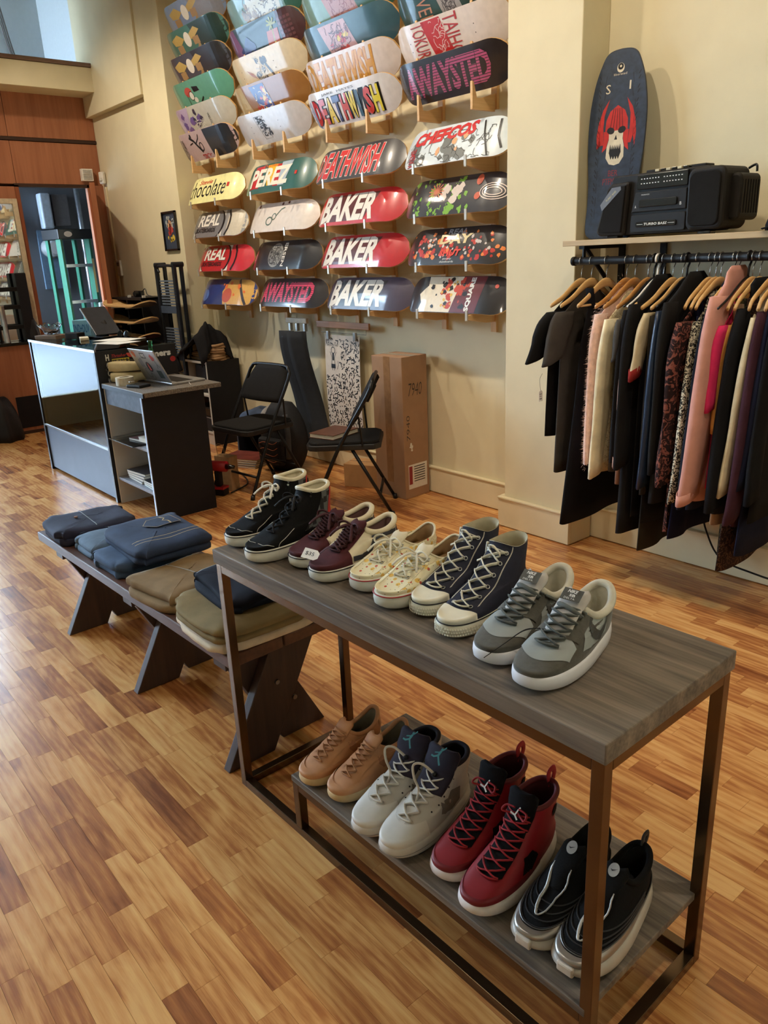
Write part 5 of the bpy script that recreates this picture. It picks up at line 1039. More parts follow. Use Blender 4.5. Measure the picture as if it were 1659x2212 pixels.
for x in (-.21, .23): MB().box(x-.028, x+.028, -.07, -.03, 0, .012).build('foot', M_gloss, bx, bevel=.003)
MB().tube(smooth_path([(.30, .09, .235), (.33, .09, .245), (.335, .09, .22)]), .005, 6).build('handle_end', M_gloss, bx, smooth=True)
pw = mat('print_white', (214, 210, 200), .5); pf = lambda y: (lambda u, v: Vector((u, y, v)))
decal('lettering', merge([S_text('TURBO BASS', -.052, .058, .046, .056, .02, .1), S_rect(-.087, -.058, .0503, .0517), S_rect(.063, .094, .0503, .0517)]), pw, bx, pf(-.0688))
decal('lettering', merge([S_text('A', -.105, -.097, .116, .127, .0), S_text('B', .110, .118, .116, .128, .0), S_text('MAGNAVOX', -.075, -.035, .164, .169, .0)]), pw, bx, pf(-.0650))
decal('tuner_marks', merge([S_rect(-.08+.0135*k, -.074+.0135*k, z, z+.0035) for k in range(15) for z in (.208, .226) if k != 7]), pw, bx, pf(-.0650))
decal('corner_label', S_poly([(-.272, .14), (-.262, .115), (-.165, .195), (-.168, .208), (-.214, .205)]), mat('grey_label', (96, 96, 98), .4), bx, pf(-.0832))
vs, fs = S_text('TURBO BASS', 0, .062, 0, .008, .0); decal('label_lettering', ([(-.238+x*.79-y*.6, .150+x*.62+y*.79) for x, y in vs], fs), mat('label_gold', (190, 176, 120), .5), bx, pf(-.0840))
# old school deck standing upright behind the boombox
od = thing('skateboard_deck', 'dark blue old-school deck with red winged skull, standing on the shelf', 'skateboard deck', (-2.225, 3.27, 1.528))
lean = math.radians(4); OM = Matrix.Rotation(math.radians(10), 4, 'Z') @ Matrix(((1, 0, 0, 0), (0, math.sin(lean), -math.cos(lean), -.03), (0, math.cos(lean), math.sin(lean), 0), (0, 0, 0, 1)))
half = [(.088, 0), (.115, .02), (.122, .06), (.118, .14), (.120, .24), (.130, .36), (.134, .46), (.130, .56), (.112, .66), (.085, .735), (.066, .765), (.040, .778), (0, .782)]
hs = [(p.x, p.y) for p in smooth_path([(a, b, 0) for a, b in half], 4)]; ol = hs+[(-x, y) for x, y in reversed(hs[:-1])]
MB().prism(ol, .011, OM).build('board', mat('old_deck_wood', (44, 50, 62), .5), od, bevel=.003)
M_od = mat('old_deck_blue', (46, 58, 76), .5, var=.25, scale=40)
def of(u, v): return OM @ Vector((u, v, .0118))
def of2(l): return lambda u, v: OM @ Vector((u, v, .0118+l))
decal('printed_face', S_poly([(x*.985, .006+y*.985) for x, y in ol]), M_od, od, of)
def mir(s): return merge([s, ([(-x, y) for x, y in s[0]], s[1])])
kk = mat('skull_bone', (214, 204, 180), .6); rr_ = mat('skull_red', (186, 40, 36), .5); dk = mat('skull_dark', (20, 20, 24), .6)
decal('rune_border', merge([S_stroke([(sx*(.088+.006*math.sin(v*6)), .10+v*.055+j*.02), (sx*(.096+.006*math.sin(v*6)), .115+v*.055+j*.02)], .003) for v in range(11) for j in (0, 1) for sx in (-1, 1)]+[S_stroke([(sx*(.078 if v < 9 else .066), .09+.055*v), (sx*(.078 if v < 9 else .06), .13+.055*v)], .002) for v in range(11) for sx in (-1, 1)]), dk, od, of2(.0004))
decal('helmet', merge([S_poly([(-.052, .455), (-.050, .50), (-.034, .535), (0, .558), (.034, .535), (.050, .50), (.052, .455), (.034, .46), (.0, .448), (-.034, .46)])]), rr_, od, of2(.0004))
for sx in (-1, 1): decal('wing', S_poly([(sx*a_, b_) for a_, b_ in ((.056, .40), (.062, .47), (.060, .52), (.040, .585), (.068, .545), (.086, .49), (.092, .44), (.088, .385), (.078, .43), (.070, .40))]), rr_, od, of2(.0004))
for sx in (-1, 1): decal('cheek_guard', S_poly([(sx*a_, b_) for a_, b_ in ((.030, .455), (.058, .455), (.056, .41), (.062, .37), (.044, .385), (.034, .42))]), rr_, od, of2(.0006))
decal('helmet_lines', merge([S_stroke([(x, .46), (x*.6, .545)], .003) for x in (-.03, -.015, 0, .015, .03)]), mat('skull_maroon', (96, 20, 24), .6), od, of2(.0008))
decal('skull', S_poly([(-.034, .455), (.034, .455), (.032, .42), (.040, .39), (.042, .345), (.024, .318), (0, .312), (-.024, .318), (-.042, .345), (-.040, .39), (-.032, .42)]), kk, od, of2(.0007))
decal('eye_sockets', merge([mir(S_ell(.026, .456, .018, .014, 14, .3)), S_poly([(-.007, .418), (0, .438), (.007, .418)])]), dk, od, of2(.0010))
decal('open_mouth', S_poly([(-.024, .398), (.024, .398), (.028, .365), (.018, .338), (-.018, .338), (-.028, .365)]), dk, od, of2(.0010))
decal('teeth', merge([S_poly([(x-.005, .400), (x+.005, .400), (x, .378)]) for x in (-.018, -.009, 0, .009, .018)]+[S_poly([(x-.004, .338), (x+.004, .338), (x, .35)]) for x in (-.012, 0, .012)]), kk, od, of2(.0013))
decal('red_lettering', merge([S_text('BER', -.024, .020, .268, .292, -.01), S_text('PTFMTYR', -.048, .050, .232, .258, -.01)]), mat('rune_red', (150, 40, 44), .6), od, of2(.0004))
decal('round_emblem', merge([S_ell(0, .706, .017, .019, 18)]), kk, od, of2(.0004)); decal('emblem_eye', merge([S_ell(0, .711, .013, .013, 16)]), dk, od, of2(.0007)); decal('emblem_pupil', S_ell(0, .712, .005, .005, 10), kk, od, of2(.0010))
for s_ in (S_text('S', -.062, -.040, .608, .645, .0), S_text('1', .046, .053, .615, .65, .0), S_text('liberated', -.03, .03, .677, .686, .0)): decal('sticker_letter', s_, kk, od, of2(.0004))
# black cap at the shelf's right end (cut by the frame) and the cable below the clothes
cp = thing('baseball_cap', 'dark cap lying on the shelf at the right edge', 'cap', (-1.36, 3.14, 1.5285))
MB().lathe([(.001, .085), (.05, .078), (.082, .05), (.092, .02), (.092, 0)], 20).build('crown', fab('cap_navy', (24, 26, 34)), cp, smooth=True)
MB().grid(lambda i, j: (-.085*math.cos(j*PI)*.9, -.07-.07*i*math.sin(j*PI)*1.0-.0*i, .004+.006*math.sin(j*PI)), 4, 10).build('peak', fab('cap_navy', (24, 26, 34)), cp, smooth=True, solid=.003)
cb = MB().tube(smooth_path([(-1.72, 3.36, .30), (-1.66, 3.30, .22), (-1.56, 3.26, .12), (-1.40, 3.27, .085), (-1.2, 3.28, .07), (-1.05, 3.29, .055)]), .0045, 6).build('power_cord', mat('cord_black', (16, 15, 15), .5), None, smooth=True)
tag(cb, 'thin black power cord hanging from behind the clothes to the right', 'cord')
sf = MB(); ft = thing('folding_stool', 'wooden folding stand with black strap at the right edge by the wall', 'stand', (-.93, 3.02, 0))
B(-.02, .02, -.15, -.11, 0, .44).build('leg', M_shelf, ft, bevel=.003); B(-.02, .02, .10, .14, 0, .44).build('leg', M_shelf, ft, bevel=.003); B(-.035, .22, -.18, .17, .44, .46).build('seat', M_shelf, ft, bevel=.003)
# ------------------------------------------------------------------ folded trousers on the bench
def folded(label, cx, cy, z0, w, d, layers, h, m, rz=0, seed=1, name='folded_trousers', droop=0, deco=None, cat='trousers', taper=0):
    g = random.Random(seed); t = thing(name, label, cat, (cx, cy, z0), rz, 'folded trousers on the bench')
    n = 72; ph = [g.random()*6 for _ in range(6)]
    def outline(k, s, jit):
        a = 2*PI*k/n; c, sn = math.cos(a), math.sin(a); x = w/2*spow(c, .26); y = d/2*spow(sn, .26)
        y *= 1-taper*(x/w+.5)
        return (x*s+.007*math.sin(3*a+ph[0]+jit)+.005*math.sin(7*a+ph[1]+2*jit), y*s+.007*math.sin(4*a+ph[2]+jit)+.004*math.sin(9*a+ph[3]+3*jit))
    def rdg(q): return 1-abs(((q/PI) % 2)-1)*2
    def top(x, y, f):
        e = max(abs(x)/(w/2), abs(y)/(d/2)); return f*(.007*math.sin(8*x+ph[0])*math.sin(9*y+ph[1])+.0035*rdg(26*x+15*y+ph[2]+2*math.sin(9*y))*e+.003*rdg(40*y-17*x+ph[3]+2*math.sin(11*x))*e*e-.008*max(0, e-.75)*4)-droop*max(0, x/(w/2))**2
    rings = []; H = h*layers
    for L_ in range(layers):
        jit = g.random()*3; sc_ = 1-.05*g.random()-.01*L_
        for zf, s in ((.03, .962), (.16, .992), (.5, 1.0), (.84, .992), (.97, .962)):
            z = (L_+zf)*h; f = z/H; r = []
            for k in range(n): x, y = outline(k, s*sc_, jit); r.append((x, y, max(.0005, z+top(x, y, f))))
            rings.append(r)
    for s in (.90, .8, .7, .58, .45, .32, .16):
        r = []
        for k in range(n): x, y = outline(k, s*sc_, jit); r.append((x, y, H+.004*(1-s)+top(x, y, 1)))
        rings.append(r)
    MB().loft(rings, True, True).build('folded_cloth', m, t, smooth=True)
    def fn(u, v): return Vector((u, v, H+.0062+top(u, v, 1)+.002*(1-max(abs(u)/(w/2), abs(v)/(d/2)))))
    if deco: deco(t, fn)
    return t
def den(name, c, **k): return mat('denim_'+name, c, .88, var=.22, scale=14, bump=.35, bscale=420, **k)
gold = mat('gold_thread', (186, 160, 110), .6); pale = mat('pale_thread', (150, 158, 160), .7)
def cutsd(s): return dict(cuts=[-.2+.02*k for k in range(21)], vcuts=[-.2+.02*k for k in range(21)])
def pocket(t, fn):
    P = [(-.10, .09), (.00, .10), (.01, .0), (-.045, -.035), (-.105, .0)]
    decal('pocket', S_poly(P), den('dark', (38, 52, 78)), t, fn, **cutsd(0))
    f2 = lambda u, v: fn(u, v)+Vector((0, 0, .0012))
    decal('pocket_stitching', merge([S_stroke(P+[P[0]], .0022), S_stroke([(-.10, .05), (-.07, .06), (-.05, .045), (-.03, .06), (.005, .06)], .005)]), gold, t, f2, **cutsd(0))
    decal('seam', S_stroke([(.10, -.13), (.11, 0), (.10, .13)], .003), gold, t, f2, **cutsd(0)); decal('seam', S_stroke([(.13, -.13), (.14, 0), (.13, .13)], .003), gold, t, f2, **cutsd(0))
def waist(t, fn):
    decal('waistband_seam', S_stroke([(-.12, -.12), (-.12, .12)], .003), pale, t, fn, **cutsd(0)); decal('side_seam', S_stroke([(-.12, -.02), (.12, .0)], .003), pale, t, fn, **cutsd(0))
def button(t, fn): p = fn(-.02, -.05); MB().cyl(p-Vector((0, 0, .002)), p+Vector((0, 0, .003)), .008, n=12).build('button', mat('trouser_button', (150, 110, 90), .4), t); waist(t, fn)
BZ = .4235
folded('dark purple navy trousers folded at the far left end of the bench', -3.245, 1.03, BZ, .27, .34, 2, .034, den('plum_navy', (40, 42, 62)), -.1, 1, deco=button)
folded('light blue jeans folded between the navy trousers and the dark blue jeans', -2.985, 1.06, BZ, .22, .33, 2, .026, den('light', (98, 118, 138)), .02, 2, deco=waist)
folded('medium blue jeans lying under the dark blue jeans', -2.74, 1.05, BZ, .25, .34, 2, .030, den('mid', (62, 82, 110)), .1, 3)
folded('dark blue jeans with a stitched back pocket, on top of the medium blue jeans', -2.71, 1.10, BZ+.062, .42, .30, 2, .030, den('dark', (38, 52, 78)), -.06, 4, deco=pocket)
folded('khaki brown trousers folded beside the dark blue jeans', -2.36, 1.055, BZ, .33, .35, 2, .032, fab('khaki', (134, 110, 78)), .12, 5, deco=waist, cat='trousers')
folded('cream white trousers at the bottom of the pile on the right end of the bench', -1.995, 1.06, BZ, .345, .37, 1, .034, fab('offwhite', (214, 196, 170)), .0, 6, droop=.0)
folded('olive tan trousers in the pile above the cream white ones', -1.995, 1.05, BZ+.036, .36, .35, 2, .026, fab('olive_tan', (132, 114, 78)), -.03, 7)
folded('black navy trousers on top of the pile at the right end of the bench', -2.035, 1.10, BZ+.090, .33, .27, 2, .026, fab('navy_black', (26, 28, 38)), -.08, 8, deco=waist)

# ------------------------------------------------------------------ glass display case and counter
M_case = mat('case_black', (26, 27, 31), .4, var=.08, scale=20); M_base = mat('case_grey_panel', (92, 104, 124), .45, var=.05, scale=8)
G = glass('case_glass'); M_edge = mat('glass_edge', (150, 205, 200), .2, var=.05)
dc = thing('display_case', 'glass-topped shop display case with black ends and grey base panel', 'display case', (0, 0, 0))
x0, x1, y0, y1 = -6.32, -5.0, 1.78, 2.33
B(x0, x0+.03, y0, y1, 0, 1.0).build('end_panel', M_case, dc, bevel=.002); ep = B(x1, x1+.03, y0, y1, 0, 1.0).build('end_panel', M_case, dc, bevel=.002)
B(x0+.03, x1, y0+.012, y0+.03, 0.02, .36).build('base_panel', M_base, dc); B(x0+.03, x1, y0+.03, y1-.02, .34, .358).build('case_floor', mat('case_floor', (120, 112, 104), .5), dc); B(x0+.03, x1, y1-.03, y1-.01, .0, .34).build('back_panel', M_case, dc)
B(x0+.03, x1, y0+.006, y0+.012, .358, .992).build('front_pane', G, dc); B(x0+.005, x1+.025, y0+.002, y1-.002, 1.0, 1.008).build('top_pane', G, dc)
B(x0+.032, x1-.002, y0+.16, y1-.06, .62, .626).build('glass_shelf', G, dc); B(x0+.032, x1-.002, y0+.155, y0+.16, .619, .627).build('shelf_edge', M_edge, dc)
for a in ((x0+.03, x1, y0, y0+.006, .355, .367), (x0, x1+.03, y0-.002, y0+.012, .993, 1.009)): B(*a).build('metal_strip', mat('aluminium', (170, 176, 180), .3, metal=.9), dc)
mm = mat('mirror_glass', (225, 235, 238), .02, metal=1, var=0)
for xa, xb in ((x0+.03, -5.66), (-5.66, x1)): B(xa, xb, y1-.03, y1-.024, .36, .99).build('sliding_door', mm, dc)
EX = x1+.0306   # stickers on the end panel (facing +X)
ef = lambda u, v: Vector((EX, u, v))
def stick(nm, shp, c, lift=0): decal(nm, shp, ink(nm+'_'.join(map(str, c)), c), dc, lambda u, v: Vector((EX+lift, u, v)))
stick('sticker_lettering', merge([S_text(ch, 1.845, 1.868, .935-.05*k, .975-.05*k, .04) for k, ch in enumerate('HOCK')]), (226, 224, 216))
stick('red_script_sticker', S_text('Thrasher', 1.885, 1.985, .952, .972, .02, .3), (176, 40, 44)); stick('yellow_sticker', S_rect(1.885, 2.0, .905, .943), (214, 196, 60)); stick('yellow_sticker_lettering', S_text('PLAN B', 1.89, 1.995, .910, .938, .05), (20, 20, 20), .0006)
stick('melon_sticker', S_poly([(2.015+.03*math.cos(a)*1.0, .972-.03*math.sin(a)) for a in [k*PI/10 for k in range(11)]]), (214, 84, 70)); stick('white_sticker_lettering', S_text('alltimers', 2.06, 2.29, .925, .968, .05), (232, 230, 226))
stick('round_sticker', S_ell(2.30, .90, .02, .018), (170, 40, 40)); stick('small_sticker', S_rect(1.83, 1.842, .62, .72), (150, 52, 54))
# things inside the case
def small_box(name, label, cat, x, y, z, w, d, h, m, rz=0, group=None, bev=.002):
    o = MB().box(-w/2, w/2, -d/2, d/2, 0, h).build(name, m, None, bevel=bev); o.location = (x, y, z); o.rotation_euler = (0, 0, rz); return tag(o, label, cat, group)
wb = thing('wheel_box', 'clear tray of skateboard wheels on the glass shelf in the case', 'tray', (-5.28, 2.10, .626))
MB().box(-.16, .16, -.07, .07, 0, .03).build('tray', glass('tray_plastic', (.85, .9, .95, 1), .1), wb, bevel=.003)
for i in range(4):
    for j in range(2): MB().lathe([(.012, 0), (.026, .004), (.027, .028), (.012, .032)], 14, None, (-.115+.075*i, -.032+.064*j, .004)).build('wheel', mat('wheel_urethane', (206, 186, 146), .4), wb, smooth=True)
for k, (xx, yy, rz, ln) in enumerate(((-6.05, 1.95, .5, .16), (-5.85, 2.05, .4, .2), (-5.72, 1.90, .7, .14), (-5.6, 2.02, .35, .22), (-5.42, 1.93, .45, .2), (-5.25, 2.0, .4, .18), (-5.2, 1.9, .2, .2))):
    o = MB().lathe([(.004, 0), (.012, .01), (.012, ln*.3), (.006, ln*.34), (.006, ln*.8), (.011, ln*.84), (.011, ln), (.004, ln+.004)], 10, Matrix.Rotation(PI/2, 4, 'Y')).build('skate_tool', mat('steel_blue', (140, 160, 176), .25, metal=.9), None, smooth=True)
    o.location = (xx, yy, .3705); o.rotation_euler = (0, 0, rz); tag(o, f"silver skate axle lying on the case floor, {['first', 'second', 'third', 'fourth', 'fifth', 'sixth', 'seventh'][k]} from the left", 'axle', 'axles in the display case')
# on top of the case
o = small_box('wooden_box', 'flat wooden box under the crystal bowl on the display case', 'box', -6.20, 1.93, 1.0085, .20, .16, .028, wood('box_wood', (120, 96, 76), (152, 126, 100), .5), .5)
bw = thing('crystal_bowl', 'cut crystal bowl with wavy rim on the display case', 'bowl', (-6.22, 1.925, 1.0368))
ring = []
for z, r, amp in ((.0, .03, 0), (.006, .045, 0), (.03, .060, .002), (.06, .078, .006), (.075, .088, .012), (.072, .080, .012), (.055, .070, .005), (.03, .052, .002), (.012, .03, 0)):
    ring.append([((r+amp*math.cos(6*2*PI*k/36))*math.cos(2*PI*k/36), (r+amp*math.cos(6*2*PI*k/36))*math.sin(2*PI*k/36), z+amp*.9*math.cos(6*2*PI*k/36)) for k in range(36)])
MB().loft(ring).build('bowl_glass', mat('crystal', (240, 246, 250), .03, var=0, trans=1, ior=1.5), bw, smooth=False)
cbx = small_box('card_box', 'pale blue carton with large printed letters behind the tablet', 'box', -6.24, 2.20, 1.0085, .16, .10, .115, mat('pale_blue_card', (136, 190, 214), .6, var=.04), .55, bev=.002)
decal('carton_lettering', S_text('2ND+DUV', -.075, .075, .02, .085, .03), ink('blue_print', (60, 120, 170)), cbx, lambda u, v: Vector((u, -.0508, v)))
tb = thing('tablet_till', 'black tablet till tilted on a stand on the display case', 'till', (-5.90, 2.19, 1.0085), .25)
MB().box(-.13, .13, -.09, .09, 0, .012).build('base', M_gloss, tb, bevel=.004)
MB().tube([(0, .0, .01), (0, .035, .07), (-.01, .02, .11)], [.05, .035, .03], 8, flat=.5).build('stand', M_bb, tb, smooth=True)
M_t = Matrix.Translation((-.02, .02, .115)) @ Matrix.Rotation(-.15, 4, 'Z') @ Matrix.Rotation(.75, 4, 'Y')
MB().box(-.14, .14, -.10, .10, -.007, .007, M_t).build('screen', mat('tablet_slate', (44, 46, 54), .3), tb, bevel=.004)
small_box('card_terminal', 'black card reader beside the tablet stand', 'card reader', -5.98, 2.02, 1.0085, .12, .08, .045, M_bb, .5, bev=.006)
small_box('receipt_pad', 'small cream receipt pad leaning by the card reader', 'pad', -5.80, 2.02, 1.0085, .14, .06, .02, mat('cream_card', (226, 214, 184), .7), -.3)
pp = MB().grid(lambda i, j: ((i-.5)*.30, (j-.5)*.22, .001+.012*max(0, i-.75)**1.0*j), 8, 4).build('paper_sheet', mat('paper', (232, 226, 212), .8, var=.03), None, solid=.001); pp.location = (-5.52, 2.17, 1.0095); pp.rotation_euler = (0, 0, .35); tag(pp, 'white sheet of paper lying on the right of the display case top', 'paper')
pt = small_box('folded_form', 'folded white form under the paper on the display case', 'paper', -5.35, 2.08, 1.0083, .26, .2, .0008, MATS['paper'], .3, bev=0)
sg_ = thing('sunglasses', 'black sunglasses lying beside the tablet till', 'sunglasses', (-5.68, 2.27, 1.0085), .3)
for s_ in (-1, 1): MB().lathe([(.001, .0), (.026, .001), (.028, .006), (.022, .008), (.001, .006)], 14, Matrix.Translation((s_*.033, 0, .024)) @ Matrix.Rotation(PI/2-.3, 4, 'X')).build('lens', M_gloss, sg_, smooth=True)
MB().tube([(-.06, 0, .028), (0, -.004, .032), (.06, 0, .028)], .003, 6).build('frame', M_gloss, sg_); MB().tube([(.06, 0, .028), (.064, .06, .02), (.055, .11, .004)], .0028, 6).build('temple', M_gloss, sg_); MB().tube([(-.06, 0, .028), (-.064, .06, .02), (-.055, .11, .004)], .0028, 6).build('temple', M_gloss, sg_)
# open counter unit at the case's right end
cu = thing('counter_shelf_unit', 'black open shelf unit with white inside joined to the display case', 'shelf unit', (0, 0, 0))
M_win = mat('melamine_white', (206, 200, 190), .6, var=.03, scale=6); M_ub = mat('unit_black', (25, 25, 30), .5, var=.1, scale=20, spec=.3)
ux0, ux1, uy0, uy1 = -4.962, -4.375, 1.80, 2.20
B(ux0, ux0+.012, uy0, uy1, 0, .77).build('side_panel', M_win, cu); B(ux1-.018, ux1, uy0, uy1, 0, .77).build('side_panel', M_ub, cu, bevel=.001); B(ux1-.022, ux1-.018, uy0+.003, uy1, 0, .77).build('inner_face', M_win, cu)
B(ux0+.012, ux1-.022, uy1-.012, uy1, .0, .77).build('back_panel', M_win, cu); B(ux0+.012, ux1-.022, uy0+.002, uy0+.02, .67, .77).build('apron', mat('scuffed_black', (58, 62, 74), .6, var=.5, scale=30), cu)
B(ux1-.0185, ux1+.0005, uy0-.004, uy0, 0, .77).build('edge_trim', mat('alu_trim', (150, 156, 166), .4, metal=.7), cu)
for z in (.165, .435): B(ux0+.012, ux1-.022, uy0+.004, uy1-.012, z, z+.018).build('shelf', mat('shelf_blue_grey', (150, 152, 160), .55), cu, bevel=.001)
B(ux0, -4.33, 1.79, 2.30, .772, .80).build('counter_top', mat('speckled_laminate', (112, 104, 94), .6, var=.7, scale=160), cu, bevel=.003); B(ux0-.001, -4.329, 1.789, 1.80, .770, .795).build('counter_edge', M_ub, cu)
gp = B(-4.90, -4.52, 1.76, 2.08, .455, .461).build('glass_sheet', G, None); tag(gp, 'loose sheet of glass sticking out on the middle counter shelf', 'glass sheet')
def book(label, x, y, z, w, d, h, c, rz=0, name='magazine', pages=True):
    t = thing(name, label, 'magazine' if name == 'magazine' else 'book', (x, y, z), rz, 'magazines and books on the shelves')
    MB().box(-w/2, w/2, -d/2, d/2, h*.88, h).build('cover', mat('cover_'+'_'.join(map(str, c)), c, .35, var=.3, scale=18), t); MB().box(-w/2+.002, w/2-.002, -d/2+.002, d/2-.002, h*.06, h*.88).build('pages', MATS['paper'], t); MB().box(-w/2, w/2, -d/2, d/2, 0, h*.06).build('back_cover', MATS['cover_'+'_'.join(map(str, c))], t)
    return t
book('dark magazine with a pink cover picture on the middle counter shelf', -4.63, 1.95, .4615, .26, .20, .012, (110, 74, 72), .15); book('plain grey magazine under the pink one on the middle counter shelf', -4.64, 1.96, .4535-.0, .24, .19, .0, (90, 88, 92), .1) if False else None
book('thick white paperback on the middle counter shelf', -4.51, 1.89, .4735, .15, .11, .03, (210, 200, 184), .1, 'paperback')
zz = .1835
for k, (c, lab) in enumerate((((60, 60, 70), 'lowest magazine of the left stack on the bottom counter shelf'), ((120, 100, 84), 'second magazine of the left stack on the bottom counter shelf'), ((70, 82, 96), 'third magazine of the left stack on the bottom counter shelf'), ((48, 48, 54), 'topmost black and white magazine of the left counter stack'))):
    book(lab, -4.74, 1.97, zz, .23, .27, .016, c, .05*(k-1)); zz += .0165
zz = .1835
for k, (c, lab) in enumerate((((60, 130, 150), 'teal-edged magazine at the bottom of the right counter stack'), ((140, 130, 120), 'middle magazine of the right counter stack'), ((36, 36, 40), 'black magazine on top of the right counter stack'))):
    book(lab, -4.50, 1.95, zz, .19, .25, .013, c, .03*(k-1)-.05); zz += .0135
# on the counter top
def pouch(label, x, y, z, rz):
    t = thing('canvas_pouch', label, 'pouch', (x, y, z), rz, 'canvas pouches on the counter'); n = 24; rings = []
    for k in range(9):
        f = k/8; xx = -.11+.22*f; s = math.sin(PI*min(1, max(.08, .08+.84*f)))**.22
        rings.append([(xx, .042*s*spow(math.cos(a), .5), .033+.033*s*spow(math.sin(a), .5)+.004*math.sin(5*f+a)) for a in [2*PI*q/n for q in range(n)]])
    MB().loft(rings).build('pouch_body', mat('natural_canvas', (208, 190, 148), .85, var=.08, bump=.3, bscale=500), t, smooth=True)
    MB().tube([(-.1, .0, .072), (0, .004, .075), (.1, .0, .072)], .0025, 6).build('zip', M_bpl, t); MB().tube(smooth_path([(-.11, 0, .05), (-.125, -.03, .02), (-.10, -.05, .006)]), .002, 5).build('zip_cord', M_bpl, t)
pouch('lower cream canvas pouch on the counter', -4.875, 1.945, .8005, .95); pouch('upper cream canvas pouch lying on the other pouch', -4.88, 1.94, .866, .80)
o = MB().lathe([(.030, 0), (.055, 0), (.055, .05), (.030, .05), (.030, 0)], 28).build('tape_roll', mat('masking_tape', (212, 202, 180), .7), None, smooth=False); o.location = (-4.755, 1.865, .8005); tag(o, 'roll of pale masking tape on the counter in front of the pouches', 'tape')
bo = thing('glass_bottle', 'green glass bottle behind the laptop on the counter', 'bottle', (-4.80, 2.08, .8005))
MB().lathe([(.028, 0), (.031, .006), (.031, .13), (.026, .16), (.014, .195), (.0125, .235), (.015, .237), (.015, .25), (.011, .25)], 20).build('bottle_body', mat('green_glass', (46, 110, 66), .08, var=.1, trans=.6), bo, smooth=True); MB().lathe([(.0315, .05), (.0318, .052), (.0318, .11), (.0315, .112)], 20).build('bottle_label', mat('bottle_label', (60, 90, 62), .6, var=.4, scale=50), bo, smooth=True)
wlt = thing('wallet_and_keys', 'black wallet with a bunch of keys on the counter', 'wallet', (-4.60, 1.885, .8005), .35)
MB().box(-.06, .06, -.045, .045, 0, .018).build('wallet', mat('black_leather', (24, 24, 26), .45), wlt, bevel=.006)
MB().tube([(-.055+.016*math.cos(k*PI/6), .0+.016*math.sin(k*PI/6), .030) for k in range(12)], .0018, 5, closed=True).build('key_ring', M_wire, wlt)
for k in range(3): MB().box(-.012, .03, -.005, .005, 0, .002, Matrix.Translation((-.05, -.01+.01*k, .021+.004*k)) @ Matrix.Rotation(.6*k, 4, 'Z')).build('key', mat('brass_key', (180, 160, 110), .3, metal=.9), wlt)
lp = thing('laptop', 'open silver laptop covered in stickers on the counter', 'laptop', (-4.63, 2.03, .8005), .06)
M_alu = mat('laptop_silver', (176, 176, 178), .35, metal=.7, var=.03)
MB().box(-.165, .165, 0, .235, 0, .014).build('base', M_alu, lp, bevel=.004); MB().box(-.14, .14, .05, .16, .0141, .0152).build('keyboard', M_bb, lp)
SM = Matrix.Translation((0, .002, .016)) @ Matrix.Rotation(math.radians(26), 4, 'X'); sc_l = MB().box(-.165, .165, -.004, .004, 0, .225, SM).build('screen_lid', M_alu, lp, bevel=.003)
MB().box(-.155, .155, .004, .0046, .012, .215, SM).build('display', M_gloss, lp)
def lf(u, v): return SM @ Vector((u, -.0046, v))
def lst(nm, s, c, k=0): decal(nm, s, ink(nm+'_'.join(map(str, c)), c), lp, lambda u, v: SM @ Vector((u, -.0046-.0004*k, v)))
g9 = random.Random(9)
lst('orange_sticker', S_blob(-.12, .19, .028, g9), (190, 96, 60)); lst('lettered_sticker', S_rect(-.035, .025, .165, .205), (70, 70, 72)); lst('sticker_lettering', S_text('WND', -.028, .018, .172, .198, .02), WH, 1); lst('grey_sticker', S_poly([(-.10, .10), (-.05, .10), (-.05, .17), (-.10, .15)]), (128, 128, 130)); lst('round_sticker', S_ell(.0, .105, .032, .036), (34, 34, 38)); lst('round_sticker_mark', S_poly([(-.012, .08), (.012, .08), (.004, .135), (-.006, .12)]), (214, 90, 80), 1)
lst('red_sticker', S_blob(.10, .175, .028, g9), (176, 52, 44)); lst('dark_sticker', S_rect(.065, .125, .03, .085), (62, 72, 68)); lst('branch_sticker', merge([S_stroke([(.11, .16), (.12, .13), (.105, .10)], .004), S_stroke([(.12, .13), (.14, .11)], .004)]), (30, 30, 32)); lst('doodle_sticker', merge([S_ring(-.05, .06, .03, .034, .004), S_ring(-.02, .035, .02, .022, .004)]), (110, 110, 112))
MB().tube(smooth_path([(.165, .12, .006), (.20, .10, .004), (.245, .09, -.02), (.25, .085, -.15), (.235, .10, -.30)]), .002, 5).build('charging_cable', M_wpl, lp, smooth=True)
